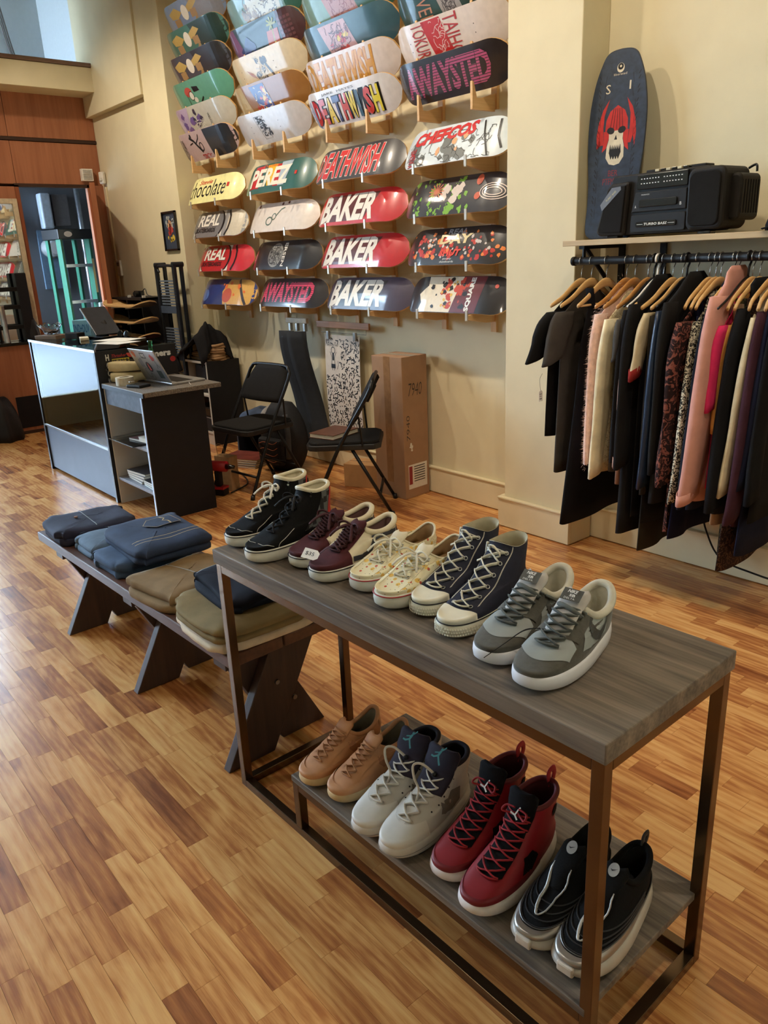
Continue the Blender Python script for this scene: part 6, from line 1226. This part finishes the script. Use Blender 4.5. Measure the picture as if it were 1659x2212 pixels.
# ------------------------------------------------------------------ folding chairs
def chair(label, x, y, rz):
    t = thing('folding_chair', label, 'chair', (x, y, 0), rz, 'black folding chairs')   # faces local -Y
    fr = mat('chair_tube', (18, 18, 20), .35, metal=.3); pad = mat('chair_fabric', (32, 31, 31), .9, spec=.2, bump=.4, bscale=600); vin = mat('chair_edge', (22, 22, 24), .5)
    w = .215
    pts = [(-w, -.25, .012), (-w, -.06, .42), (-w, .13, .74), (-w+.02, .155, .80), (-w+.07, .165, .825), (w-.07, .165, .825), (w-.02, .155, .80), (w, .13, .74), (w, -.06, .42), (w, -.25, .012)]
    MB().tube(smooth_path(pts, 4), .0115, 8).build('back_frame', fr, t, smooth=True)
    for s_ in (-1, 1):
        MB().tube([(s_*(w-.03), .25, .012), (s_*(w-.03), .02, .43)], .0105, 8).build('leg', fr, t, smooth=True); MB().cyl((s_*(w-.03), .253, .0), (s_*(w-.03), .247, .03), .015, n=10).build('rubber_foot', vin, t, smooth=True); MB().cyl((s_*w, -.253, 0), (s_*w, -.245, .03), .015, n=10).build('rubber_foot', vin, t, smooth=True)
        MB().tube([(s_*(w-.012), .09, .44), (s_*w, .075, .62)], .006, 6).build('hinge_bar', fr, t)
    MB().tube([(-w, -.19, .14), (w, -.19, .14)], .009, 8).build('front_stretcher', fr, t, smooth=True); MB().tube([(-w+.03, .18, .14), (w-.03, .18, .14)], .009, 8).build('rear_stretcher', fr, t, smooth=True)
    sp = [(.20, -.23), (.215, -.19), (.20, .16), (.15, .195), (-.15, .195), (-.20, .16), (-.215, -.19), (-.20, -.23), (-.15, -.25), (.15, -.25)]
    MB().prism(sp, .035, Matrix.Translation((0, 0, .42))).build('seat_pan', vin, t, bevel=.008, seg=3); MB().prism([(a*.95, b*.95) for a, b in sp], .022, Matrix.Translation((0, 0, .448))).build('seat_pad', pad, t, bevel=.010, seg=3)
    def bk(i, j):
        u = (j-.5)*2; zz_ = .60+.225*i; wv = .205*(1 if i < .55 else 1-.16*((i-.55)/.45)**2); return (u*wv, .052+.125*i-.02*(1-u*u), zz_-.03*(i > .5)*u**6)
    MB().grid(bk, 8, 12).build('backrest', pad, t, smooth=True, solid=.022); return t
chair('black padded folding chair beside the counter with an empty seat', -4.575, 2.665, .12)
chair('black padded folding chair with a brown notebook on its seat', -3.70, 2.80, -.75)
nb = thing('notebook', 'brown leather notebook lying on the folding chair seat', 'notebook', (-3.77, 2.73, .4712), .25)
MB().box(-.09, .09, -.12, .12, .004, .024).build('pages', MATS['paper'], nb); MB().box(-.095, .095, -.125, .125, .024, .029).build('cover', mat('brown_leather', (92, 56, 40), .5, var=.2), nb, bevel=.002); MB().box(-.095, .095, -.125, .125, 0, .004).build('back_cover', MATS['brown_leather'], nb)
# ------------------------------------------------------------------ cartons by the wall
M_card = mat('cardboard', (160, 124, 94), .8, var=.06, scale=12)
cx = thing('cardboard_box', 'tall narrow cardboard box with shipping label standing against the wall', 'box', (-3.725, 3.235, 0), .06)
MB().box(-.135, .135, -.11, .11, 0, .905).build('carton', M_card, cx, bevel=.003)
MB().box(-.028, .028, -.1112, -.1102, .10, .905).build('packing_tape', mat('packing_tape', (150, 112, 78), .2, coat=.6), cx); MB().box(-.136, .136, -.03, .03, .9046, .9056).build('packing_tape', MATS['packing_tape'], cx)
cf = lambda u, v: Vector((u, -.1116, v)); cs = lambda u, v: Vector((.1356, u, v))
mk = ink('marker', (44, 36, 34)); lb = ink('label_paper', (222, 216, 204))
decal('shipping_label', S_rect(-.08, .09, .06, .22), lb, cx, lambda u, v: Vector((.1358, u, v))); decal('label_block', S_rect(-.075, -.045, .09, .21), ink('label_red', (140, 36, 40)), cx, lambda u, v: Vector((.1364, u, v))); decal('label_print', merge([S_rect(-.03+.0, .07, .20-.016*k, .206-.016*k) for k in range(7)]), mk, cx, lambda u, v: Vector((.1364, u, v)))
decal('marker_numbers', S_text('7940', -.06, .06, .66, .74, -.01, .2), mk, cx, cs); decal('marker_numbers', S_text('7940', -.085, -.055, .38, .54, -.01, 0, 90), mk, cx, cs); decal('torn_patch', blobs(71, 4, -.07, -.03, .30, .36, .008, .02), lb, cx, lambda u, v: Vector((.1359, u, v)))
o = thing('cardboard_box', 'low brown cardboard box behind the chair with the notebook', 'box', (-4.02, 3.21, 0), .45); MB().box(-.17, .17, -.09, .09, 0, .16).build('carton', mat('carton_pale', (176, 132, 86), .8, var=.05), o, bevel=.003); MB().box(-.165, .165, -.005, .005, .16, .161).build('flap_seam', MATS['packing_tape'], o)
# ------------------------------------------------------------------ grip sheets hung on clip hangers
hg = thing('clip_hanger', 'wide wooden clip hanger on the wall below the decks', 'hanger', (-4.42, 3.33, 1.05)); MB().box(-.30, .30, -.008, .008, -.022, .022).build('bar', wood('hanger_bar', (150, 98, 54), (182, 128, 78), .45, axis=0), hg, bevel=.003)
MB().tube([(-.26, 0, -.02), (-.26, 0, -.055), (.26, 0, -.055), (.26, 0, -.02)], .002, 5).build('wire', M_wire, hg); MB().tube(smooth_path([(-.06, 0, .02), (-.06, 0, .05), (-.045, .01, .075), (-.06, .02, .09)]), .002, 5).build('hook', M_wire, hg)
for x in (-.17, .14): MB().box(x-.014, x+.014, -.012, .006, -.10, -.045).build('clip', mat('steel_clip', (176, 172, 166), .3, metal=.9), hg, bevel=.003)
gs = thing('grip_sheet', 'white grip sheet with black squiggle pattern hanging on the wall', 'grip sheet', (-4.44, 3.335, .20))
MB().grid(lambda i, j: ((j-.5)*.40, -.012*math.sin(i*PI)*1.0-.0, .78*i), 12, 2).build('sheet', mat('grip_white', (214, 206, 198), .85, var=.05), gs, solid=.002)
def gf(l): return lambda u, v: Vector((u, -.012*math.sin(v/.78*PI)-.0016-l, v))
g5 = random.Random(12); sq = []
for i in range(15):
    for j in range(29):
        u, v = -.185+i*.0262+g5.uniform(-.006, .006), .012+j*.0262+g5.uniform(-.006, .006)
        if u < -.02 and .50 < v < .72: continue
        a = g5.random()*6.28; k = g5.random()
        if k < .22: sq.append(S_ell(u, v, .005, .005, 8))
        else:
            P = [(u, v)]
            for _ in range(4): a += g5.choice((-1.1, 1.1, .5, -.5)); u = min(.195, max(-.195, u+.0085*math.cos(a))); v = min(.77, max(.008, v+.0085*math.sin(a))); P.append((u, v))
            sq.append(S_stroke(P, .0075))
o = decal('squiggle_print', merge(sq), ink('grip_black', (24, 22, 24)), gs, gf(0), vcuts=[.78*k/12 for k in range(1, 12)]); o['kind'] = 'stuff'
decal('figure_print', merge([S_ring(-.105, .672, .022, .022, .006), S_rect(-.115, -.095, .60, .65), S_stroke([(-.14, .66), (-.12, .62), (-.125, .56), (-.115, .53)], .005), S_stroke([(-.07, .66), (-.09, .62), (-.085, .56), (-.095, .53)], .005), S_rect(-.13, -.08, .545, .575), S_stroke([(-.05, .60), (-.045, .57), (-.06, .54)], .004)]), MATS['ink_grip_black'], gs, gf(0)); decal('print_lettering', S_text('MACAVUCHI', -.17, -.045, .70, .715, .0, 0, 180), MATS['ink_grip_black'], gs, gf(0))
h2 = thing('clip_hanger', 'narrow white clip hanger holding black grip strips', 'hanger', (-4.92, 3.29, 1.07)); MB().box(-.135, .135, -.012, .012, -.018, .018).build('bar', mat('hanger_white_wood', (206, 190, 166), .5), h2, bevel=.003); MB().tube(smooth_path([(0, 0, .018), (0, 0, .06), (-.015, 0, .085), (0, 0, .10), (.015, 0, .088)]), .0025, 6).build('hook', M_wire, h2)
for x in (-.09, .0, .10): MB().box(x-.012, x+.012, -.012, .012, -.075, -.02).build('clip', MATS['steel_clip'], h2, bevel=.002)
for k, (xo, lab) in enumerate(((-.055, 'left one of two long black grip strips hanging from the white clip hanger'), (.075, 'right one of two long black grip strips hanging from the white clip hanger'))):
    o = MB().grid(lambda i, j: (xo+(j-.5)*.15+.16*(1-i)**2.2+(.03*k)*(1-i), -.045+.03*math.sin(i*5)+.035*(j-.5)*(1+k), 1.0-.84*(1-i)), 14, 4).build('grip_strip', mat('grip_strip_black', (34, 36, 40), .9, bump=.4, bscale=700), None, smooth=True, solid=.003); o.location = (-4.92, 3.30, 0); tag(o, lab, 'grip strip', 'black grip strips')
# ------------------------------------------------------------------ backpack, clothes and magazines by the wall
bp = thing('backpack', 'black backpack with orange cords on the floor behind the chair', 'backpack', (-4.86, 3.06, 0), .15); n = 28; rings = []
for k in range(12):
    f = k/11; s = (math.sin(PI*(.12+.80*f))**.55); rings.append([(.20*s*spow(math.cos(a), .7)*(1-.12*f), .13*s*spow(math.sin(a), .7), .0+.50*f) for a in [2*PI*q/n for q in range(n)]])
MB().loft(rings).build('bag_body', mat('pack_nylon', (26, 26, 29), .7, var=.2, scale=12, bump=.2), bp, smooth=True)
MB().box(-.13, .13, -.165, -.10, .06, .26).build('front_pocket', MATS['pack_nylon'], bp, bevel=.03, seg=3)
for k in range(4): MB().tube(smooth_path([(-.10, -.166, .08+.045*k), (-.03, -.178, .10+.045*k), (.06, -.176, .09+.045*k), (.10, -.166, .11+.045*k)]), .0025, 5).build('orange_cord', mat('orange_cord', (176, 96, 62), .6), bp, smooth=True)
MB().tube(smooth_path([(.14, -.10, .44), (.20, -.14, .30), (.18, -.13, .12)]), .02, 8, flat=.3).build('shoulder_strap', mat('strap_grey', (70, 72, 76), .7), bp, smooth=True); MB().box(-.06, .05, -.135, -.12, .34, .40).build('tan_patch', mat('tan_patch', (140, 78, 48), .6), bp, bevel=.004)
def heap(label, name, x, y, z, r, h, m, seed, squash=.7, cat='clothing'):
    g = random.Random(seed); ph = [g.random()*6 for _ in range(5)]; rings = []
    for k in range(9):
        f = k/8; rr = r*math.cos(f*PI/2)**.6+.002; rings.append([(rr*(1+.14*math.sin(3*a+ph[0])+.08*math.sin(7*a+ph[1]+3*f))*math.cos(a), rr*squash*(1+.12*math.sin(4*a+ph[2])+.07*math.sin(9*a+ph[3]-4*f))*math.sin(a), h*math.sin(f*PI/2)*(1+.12*math.sin(2*a+ph[4]))) for a in [2*PI*q/40 for q in range(40)]])
    o = MB().loft(rings).build(name, m, None, smooth=True); o.location = (x, y, z); return tag(o, label, cat)
crate = thing('low_stool', 'low black crate under the heap of jeans by the wall', 'crate', (-5.33, 3.2, 0))
B(-.22, .22, -.16, .16, .0, .02).build('bottom', M_ub, crate); B(-.22, -.20, -.16, .16, .02, .26).build('side', M_ub, crate); B(.20, .22, -.16, .16, .02, .26).build('side', M_ub, crate); B(-.22, .22, -.16, .16, .26, .28).build('top', M_ub, crate)
heap('heap of blue jeans on the low crate behind the chair', 'jeans_heap', -5.37, 3.17, .2805, .20, .10, den('heap', (58, 70, 92)), 3); heap('crumpled grey shirt on top of the jeans heap', 'crumpled_shirt', -5.16, 3.15, .2805, .10, .14, fab('crumple_grey', (150, 144, 136)), 5, .8)
zz = .0
for k, (c, lab) in enumerate((((70, 80, 96), 'bottom magazine of the floor stack beside the backpack'), ((60, 70, 86), 'second magazine of the floor stack beside the backpack'), ((110, 110, 112), 'third magazine of the floor stack beside the backpack'), ((120, 60, 50), 'top colourful magazine of the floor stack beside the backpack'))):
    book(lab, -5.22, 2.93, zz, .34, .24, .016, c, .35+.03*k); zz += .0165
# ------------------------------------------------------------------ low unit with turntable case, bags and jacket
lu = thing('low_shelf_unit', 'low white and black shelf unit standing against the wall', 'shelf unit', (0, 0, 0)); a0, a1, b0, b1 = -6.37, -5.96, 3.05, 3.36
B(a1-.016, a1, b0, b1, 0, .70).build('side_panel', M_ub, lu); B(a0, a0+.016, b0, b1, 0, .70).build('side_panel', M_win, lu); B(a0+.016, a1-.016, b1-.012, b1, .0, .69).build('back_panel', M_win, lu); B(a1-.0165, a1+.0004, b0-.003, b0, 0, .70).build('edge_strip', M_win, lu)
B(a0, a1, b0, b1, .70, .716).build('top_panel', M_ub, lu); B(a0, a1, b0-.003, b0, .698, .717).build('edge_strip', M_win, lu)
for z in (.10, .42): B(a0+.016, a1-.016, b0+.004, b1-.012, z, z+.016).build('shelf', M_win, lu)
B(a0+.016, a1-.016, b0+.01, b0+.02, 0, .10).build('plinth', M_win, lu)
tt = thing('turntable_case', 'black flight case with silver latch on the low shelf unit', 'case', (-6.165, 3.19, .1165)); MB().box(-.17, .17, -.13, .13, 0, .12).build('case_body', M_bb, tt, bevel=.006); MB().box(-.165, .165, -.125, .125, .125, .20).build('case_lid', mat('smoked_lid', (38, 34, 32), .2), tt, bevel=.006); MB().box(-.02, .02, -.14, -.13, .07, .10).build('latch', M_wire, tt); MB().box(-.171, .171, -.131, -.128, .115, .125).build('case_strip', MATS['aluminium'], tt)
small_box('spray_can_tray', 'small white and black bits on the middle shelf of the low unit', 'box', -6.15, 3.17, .4365, .22, .14, .07, M_bb, .2)
small_box('black_carton', 'black carton with faint lettering on the top shelf of the low unit', 'box', -6.16, 3.20, .508, .26, .18, .16, mat('black_carton', (40, 38, 38), .5, var=.3, scale=10), 0)
for k in range(6):
    o = small_box('paper_bag', f"{['lowest', 'second', 'third', 'fourth', 'fifth', 'topmost'][k]} flat brown paper bag of the pile under the jacket", 'paper bag', -6.15, 3.20, .7165+.012*k, .30-.01*k, .22, .011, mat('kraft_dark', (116, 92, 66), .8) if k % 2 else mat('kraft', (168, 134, 94), .8), .1*math.sin(k*2.3), 'flat paper bags on the low unit', .001)
for k in range(8):
    o = MB().tube(smooth_path([(-.045, -.05, 0), (-.05, .04, 0), (0, .06, 0), (.05, .04, 0), (.045, -.05, 0), (0, -.065, 0)], 4, True), .011, 8, closed=True, flat=.55).build('coiled_strap', mat('tan_strap', (160, 122, 84), .75), None, smooth=True); o.location = (-6.02+.006*math.sin(k*1.7), 3.19+.006*math.cos(k*2.1), .7225+.017*k); o.rotation_euler = (.05*math.sin(k), .05*math.cos(k*1.3), .4*math.sin(k*1.1)); tag(o, f"{['lowest', 'second', 'third', 'fourth', 'fifth', 'sixth', 'seventh', 'topmost'][k]} tan strap loop in the stack beside the paper bags", 'strap', 'coiled tan straps')
jk = thing('draped_jacket', 'black jacket draped high over the low shelf unit', 'jacket', (-6.32, 3.12, 0)); 
def jf(i, j):
    x = -.26+.60*j; top_ = .72+.30*min(1, j*1.15)-.20*max(0, j-.87)/.13; ridge = top_+.015*math.sin(9*j); f = abs(i-.5)*2
    return (x+.02*math.sin(7*i), -.10+.30*(i)-.02+.02*math.sin(8*j+6*i), ridge-(.05+.10*j)*f**1.6+.010*math.sin(16*j+5*i)+.008*math.sin(30*i))
MB().grid(jf, 20, 30).build('jacket_body', fab('jacket_drape', (30, 29, 31)), jk, smooth=True, solid=.012); MB().tube(smooth_path([(-.26, -.06, .78), (-.20, -.10, .74), (-.15, -.11, .68), (-.13, -.10, .60)]), [.05]*18+[.045], 12, flat=.6).build('sleeve', MATS['cloth_jacket_drape'], jk, smooth=True)
# ------------------------------------------------------------------ black step ladder leaning on the left pillar
ld = thing('step_ladder', 'folded black step ladder with grey slatted treads by the left pillar', 'ladder', (-6.53, 3.09, 0)); M_lad = mat('ladder_black', (30, 33, 40), .35, metal=.2)
for s_ in (-1, 1):
    MB().box(s_*.17-.02, s_*.17+.02, -.05, -.02, 0, 1.50).build('front_rail', M_lad, ld, bevel=.006); MB().box(s_*.16-.015, s_*.16+.015, .02, .05, 0, 1.50).build('rear_rail', M_lad, ld, bevel=.006); MB().cyl((s_*.17, -.05, 1.50), (s_*.17, .05, 1.50), .022, n=12).build('hinge', M_lad, ld)
for z in (.32, .70, 1.10): 
    MB().box(-.15, .15, -.048, -.035, z, z+.06).build('tread_edge', mat('ladder_grey', (70, 82, 100), .4), ld)
    for k in range(9): MB().box(-.14, .14, -.034, -.026, z+.07+.024*k, z+.083+.024*k).build('tread_slat', mat('ladder_slat', (104, 118, 136), .45), ld)
MB().tube(smooth_path([(-.14, -.03, 1.44), (-.14, -.035, 1.49), (.14, -.035, 1.49), (.14, -.03, 1.44)]), .012, 8).build('top_rail', M_lad, ld, smooth=True)
# ------------------------------------------------------------------ cube shelf with decks lying on pegs, near the door
cbn = thing('cube_cabinet', 'black cube storage cabinet in the corner beyond the display case', 'cabinet', (-7.17, 3.08, 0))
B(-.33, .33, .12, .135, 0, 1.23).build('back', M_ub, cbn)
for x in (-.33, -.01, .31): B(x, x+.02, -.14, .12, 0, 1.23).build('upright', M_ub, cbn)
for z in (0, .4, .8, 1.21): B(-.31, .31, -.14, .12, z, z+.02).build('shelf', M_ub, cbn) if False else B(-.33, .33, -.145, .12, z, z+.02).build('board', M_ub, cbn)
cm = thing('old_camera', 'small black camera with strap on top of the cube cabinet', 'camera', (-7.15, 3.06, 1.2305), .3); MB().box(-.05, .05, -.02, .02, 0, .055).build('camera_body', M_gloss, cm, bevel=.005); MB().cyl((0, -.02, .028), (0, -.055, .028), .022, n=14).build('lens', M_bb, cm); MB().tube(smooth_path([(.05, 0, .05), (.09, .0, .07), (.12, -.01, .02), (.16, 0, .006)]), .004, 6).build('strap', M_bpl, cm)
pg = thing('deck_peg_stand', 'slim white peg stand carrying three flat decks beside the door', 'rack', (-6.98, 2.92, 0)); 
for x in (-.22, .10): MB().box(x-.012, x+.012, .05, .075, 0, 1.25).build('post', M_win, pg)
for z in (.905, 1.04, 1.175):
    for x in (-.22, .10): MB().box(x-.006, x+.006, -.12, .05, z-.03, z-.022).build('peg', M_win, pg)
for k, (z, base, lab) in enumerate(((.905, (66, 40, 48), 'lowest of three flat decks by the door, dark maroon underside'), (1.04, (168, 156, 146), 'middle of three flat decks by the door, pale grey underside'), (1.175, (84, 76, 74), 'highest of three flat decks by the door, dark drawing underside'))):
    Mx = Matrix.Translation((-6.98, 2.88, z-.0195)) @ Matrix(((1, 0, 0, 0), (0, -1, 0, 0), (0, 0, -1, 0), (0, 0, 0, 1)))
    make_deck(lab, 0, 0, 0, 0, base, [('line_drawing', scrib(200+k, 40, -.3, .3, -.08, .08, .004, .08), (40, 36, 38) if k != 0 else (110, 60, 66))], .4, 'flat decks by the door', loc=Mx)
# ------------------------------------------------------------------ door, mirror, counter and far corner
dr = thing('door_leaf', 'brown wooden door leaf standing open beside the store room doorway', 'door', (-8.06, 3.12, 0), math.radians(-21)); struct_d = MB().box(0, .80, -.022, .022, .01, 2.22).build('leaf', wood('door_wood', (132, 74, 42), (170, 104, 64), .4, axis=2, scale=6), dr, bevel=.002)
B(.12, .68, -.026, -.022, .25, 1.0).build('door_panel', MATS['door_wood'], dr, bevel=.003); B(.12, .68, -.026, -.022, 1.15, 2.05).build('door_panel', MATS['door_wood'], dr, bevel=.003)
for s_ in (-1, 1): MB().lathe([(.022, 0), (.022, .006), (.010, .010), (.010, .030), (.024, .042), (.026, .055), (.018, .066), (.001, .068)], 16, Matrix.Translation((.74, s_*.022, .97)) @ Matrix.Rotation(-s_*PI/2, 4, 'X')).build('knob', mat('brass_dark', (110, 84, 60), .3, metal=.9), dr, smooth=True)
mr = thing('wall_mirror', 'large mirror in a pale wooden frame on the wood panelling', 'mirror', (-8.07, 1.95, .87)); MB().box(-.012, .0, -.42, .42, 0, 1.24).build('mirror_glass', mm, mr)
for a in ((-.015, .018, .40, .445, -.01, 1.27), (-.015, .018, -.445, -.40, -.01, 1.27), (-.015, .018, -.40, .40, 1.225, 1.27)): MB().box(*a).build('frame', mat('mirror_frame', (206, 190, 160), .5), mr, bevel=.003)
cn = thing('wood_counter', 'wood-fronted counter with dark top along the panelled wall', 'counter', (0, 0, 0)); B(-8.10, -7.92, 1.66, 2.39, 0.02, .84).build('cabinet', M_pan, cn, bevel=.003); B(-8.10, -7.90, 1.655, 2.40, .84, .868).build('top', M_gloss, cn, bevel=.003); B(-7.922, -7.915, 2.02, 2.33, .06, .36).build('vent_panel', M_ub, cn); B(-7.93, -7.91, 1.66, 2.39, 0, .03).build('kick_board', M_dark, cn)
wr = thing('wire_rack', 'black wire display rack standing on the wood counter before the mirror', 'rack', (-7.985, 2.12, .8685))
for y in (-.12, .18): MB().tube([(.04, y, 0), (.04, y, .50)], .006, 6).build('post', M_black_metal, wr); MB().tube([(-.03, y, 0), (-.03, y, .50)], .006, 6).build('post', M_black_metal, wr)
for z in (.12, .30, .46): MB().box(-.035, .05, -.13, .19, z, z+.035).build('rack_shelf', M_black_metal, wr)
MB().box(-.05, .055, .10, .20, .0, .62).build('dark_banner', M_ub, wr, bevel=.01)
heap('dark rucksack on the wood counter below the mirror', 'rucksack', -7.985, 2.30, .8685, .075, .20, MATS['pack_nylon'], 8, .9, 'bag')
sc2 = MB().lathe([(.03, 0), (.03, .004), (.026, .01), (.026, .33), (.03, .34), (.001, .34)], 18).build('steel_tube', mat('brushed_steel', (190, 196, 202), .3, metal=.9), None, smooth=True); sc2.location = (-7.95, 2.055, .8685); tag(sc2, 'shiny steel cylinder on the wood counter at the left edge', 'cylinder')
heap('black bag slumped on the floor at the left edge', 'floor_bag', -7.82, 1.86, 0, .19, .36, MATS['pack_nylon'], 11, .8, 'bag')
# wall fittings
sp_ = thing('alarm_siren', 'square white louvred box high on the wood panelling', 'siren box', (-8.08, 3.09, 2.36)); MB().box(-.02, .03, -.055, .055, -.055, .055).build('housing', M_wpl, sp_, bevel=.004)
for k in range(6): MB().box(.03, .034, -.042, .042, -.042+.015*k, -.034+.015*k).build('louvre', mat('louvre_grey', (176, 172, 166), .5), sp_)
ms = thing('motion_sensor', 'small white motion sensor in the corner beside the siren box', 'sensor', (-8.0, 3.225, 2.33), .4); MB().box(-.03, .03, -.04, .0, -.055, .055).build('housing', M_wpl, ms, bevel=.012, seg=3); MB().lathe([(.001, .018), (.014, .012), (.018, 0)], 12, Matrix.Translation((0, -.04, -.02)) @ Matrix.Rotation(PI/2, 4, 'X')).build('lens', mat('sensor_lens', (220, 216, 206), .3), ms, smooth=True)
th = thing('thermostat', 'small white thermostat with grey display on the corner wall', 'thermostat', (-7.93, 3.239, 1.49)); MB().box(-.045, .045, -.025, 0, -.075, .075).build('housing', M_wpl, th, bevel=.010, seg=3); MB().box(-.028, .028, -.0265, -.025, .02, .055).build('display', mat('lcd_grey', (110, 112, 104), .3), th)
cd = MB().box(-8.005, -7.985, 3.222, 3.2395, 0.9, 2.25).build('conduit', M_trim, None, bevel=.003); tag(cd, 'thin white cable conduit running down the corner wall', 'conduit')
pf_ = thing('picture_frame', 'small black framed picture with a red and yellow figure on the left pillar', 'picture', (-6.60, 3.188, 1.775)); MB().box(-.12, .12, -.006, 0, -.15, .15).build('picture', mat('picture_navy', (56, 66, 84), .4), pf_)
for a in ((-.13, .13, .145, .16), (-.13, .13, -.16, -.145), (-.13, -.115, -.16, .16), (.115, .13, -.16, .16)): MB().box(a[0], a[1], -.018, 0, a[2], a[3]).build('frame', M_gloss, pf_, bevel=.002)
pfn = lambda l: (lambda u, v: Vector((u, -.0068-l, v)))
for k, (s, c) in enumerate(((blobs(301, 14, -.08, .08, .03, .12, .01, .03), (170, 176, 176)), (blobs(302, 6, -.04, .04, -.03, .05, .02, .035), (176, 60, 50)), (blobs(303, 5, -.05, .05, -.12, -.05, .015, .035), (206, 176, 70)), (blobs(304, 4, -.03, .04, .03, .08, .012, .022), (200, 150, 110)))): decal('painted_shape', s, ink('pict%d' % k, c), pf_, pfn(.0004*k))
# store room: green ladder, meter and boxes
gl = thing('green_ladder', 'tall green fibreglass step ladder in the store room doorway', 'ladder', (-8.75, 3.10, 0), .15); M_gr = mat('ladder_green', (30, 96, 74), .45)
for s_ in (-1, 1):
    MB().box(-.05, .05, s_*.16-.012, s_*.16+.012, 0, 1.86).build('side_rail', M_gr, gl); MB().box(-.30, -.24, s_*.15-.012, s_*.15+.012, 0, 1.80).build('rear_rail', M_gr, gl)
for z in (.35, .75, 1.15, 1.52): MB().box(-.045, .055, -.15, .15, z, z+.03).build('step', mat('aluminium', (170, 176, 180), .3, metal=.9), gl)
MB().box(-.30, .06, -.19, .19, 1.80, 1.90).build('top_cap', M_bpl, gl, bevel=.006); decal('cap_badge', S_ell(-.08, 1.85, .045, .028), ink('badge_white', (214, 216, 214)), gl, lambda u, v: Vector((.0606, u, v))); decal('rail_label', S_rect(.148, .172, 1.25, 1.6), ink('label_yellow', (190, 180, 130)), gl, lambda u, v: Vector((.0506, u, v)))
mt = thing('electric_meter', 'round glass electric meter on the store room wall', 'meter', (-9.78, 3.2, 1.74)); MB().box(-.015, .02, -.14, .14, -.45, .2).build('backboard', mat('meter_board', (96, 120, 144), .6), mt); MB().lathe([(.11, 0), (.11, .05), (.095, .06), (.095, .17), (.085, .19), (.001, .195)], 24, Matrix.Translation((.02, -.02, 0)) @ Matrix.Rotation(PI/2, 4, 'Y')).build('meter_glass', mat('meter_grey', (150, 156, 160), .3), mt, smooth=True); decal('dial', S_ell(0, 0, .07, .07), ink('dial_white', (206, 212, 216)), mt, lambda u, v: Vector((.217, u-.02, v)))
eb = thing('fuse_box', 'grey fuse box with open white cover on the store room wall', 'fuse box', (-9.78, 3.28, 2.15)); MB().box(-.015, .10, -.02, .16, -.17, .17).build('housing', mat('fuse_grey', (96, 94, 96), .6), eb, bevel=.01); MB().box(-.015, .12, -.16, -.04, -.20, .18).build('cover', mat('fuse_white', (176, 190, 204), .5), eb, bevel=.02, seg=3)
pv = MB().tube([(-9.68, 3.55, 0), (-9.68, 3.55, 2.94)], .03, 12).build('steel_pipe', mat('brushed_steel', (190, 196, 202), .3, metal=.9), None, smooth=True); tag(pv, 'vertical steel pipe in the store room above the ladder', 'pipe')
bxx = thing('cable_box', 'dark grey cable box with looping wires on the store room wall', 'junction box', (-9.79, 2.72, 2.02)); MB().box(-.01, .08, -.09, .09, -.13, .13).build('housing', mat('box_slate', (60, 66, 78), .6), bxx, bevel=.006)
for s_ in (-1, 1): MB().tube(smooth_path([(.03, 0, s_*.13), (.03, -.06, s_*.22), (.03, -.16, s_*.20), (.02, -.2, s_*.1)]), .007, 6).build('wire', M_bpl, bxx, smooth=True)
for k, (y, h, c) in enumerate(((3.50, 1.15, (150, 160, 170)), (3.58, 1.0, (196, 200, 204)), (3.46, .9, (90, 100, 112)))):
    o = small_box('long_tube', f"{['grey', 'pale', 'dark'][k]} long tube leaning in the store room beside the green ladder", 'tube', -8.55-.1*k, y-.28, 0, .05, .05, h, mat('tube_%d' % k, c, .5), 0, 'tubes in the store room', .01)
# floor odds: drill and cord behind the counter, track lights overhead
dl = thing('cordless_tool', 'red and black cordless drill standing on the floor behind the counter', 'tool', (-4.62, 2.36, 0), .5); MB().box(-.05, .05, -.035, .035, 0, .045).build('battery', M_bb, dl, bevel=.006); MB().box(-.05, .05, -.036, .036, .045, .06).build('battery_band', mat('tool_red', (168, 30, 38), .4), dl); MB().box(-.022, .022, -.022, .022, .06, .17).build('grip', M_bb, dl, bevel=.01); MB().cyl((-.07, 0, .20), (.07, 0, .20), .036, n=16).build('motor', MATS['tool_red'], dl, smooth=True); MB().cyl((.07, 0, .20), (.13, 0, .20), .02, .012, n=14).build('chuck', M_gloss, dl, smooth=True)
o = MB().tube(smooth_path([(-4.58, 2.42, .006), (-4.70, 2.62, .006), (-4.95, 2.72, .006), (-5.2, 2.78, .006), (-5.35, 2.98, .006)]), .005, 6).build('extension_cord', mat('cord_black', (16, 15, 15), .5), None, smooth=True); tag(o, 'black power cord lying across the floor behind the counter', 'cord')
fb = thing('paper_carrier_bag', 'brown paper bag standing on the floor behind the counter', 'paper bag', (-4.70, 2.47, 0), .3); MB().box(-.07, .07, -.04, .04, 0, .24).build('bag', mat('kraft', (168, 134, 94), .8), fb, bevel=.003); MB().tube(smooth_path([(-.03, -.04, .24), (-.03, -.045, .32), (.03, -.045, .32), (.03, -.04, .24)]), .002, 5).build('handle', MATS['kraft'], fb)
for i, (x, y, z, aim) in enumerate(TRACK):
    t = thing('track_light', f'white ceiling spotlight, lamp {["one", "two", "three", "four", "five", "six", "seven", "eight"][i]} above the frame', 'spotlight', (x, y, z+.14), 0, 'ceiling spotlights')
    MB().cyl((0, 0, .0), (0, 0, .44), .008, n=8).build('stem', M_wpl, t); d = (Vector(aim)-Vector((x, y, z))).normalized(); MB().cyl(-d*.02, d*.06-Vector((0, 0, 0)), .045, .06, n=16, caps=False).build('lamp_housing', M_wpl, t, smooth=True)
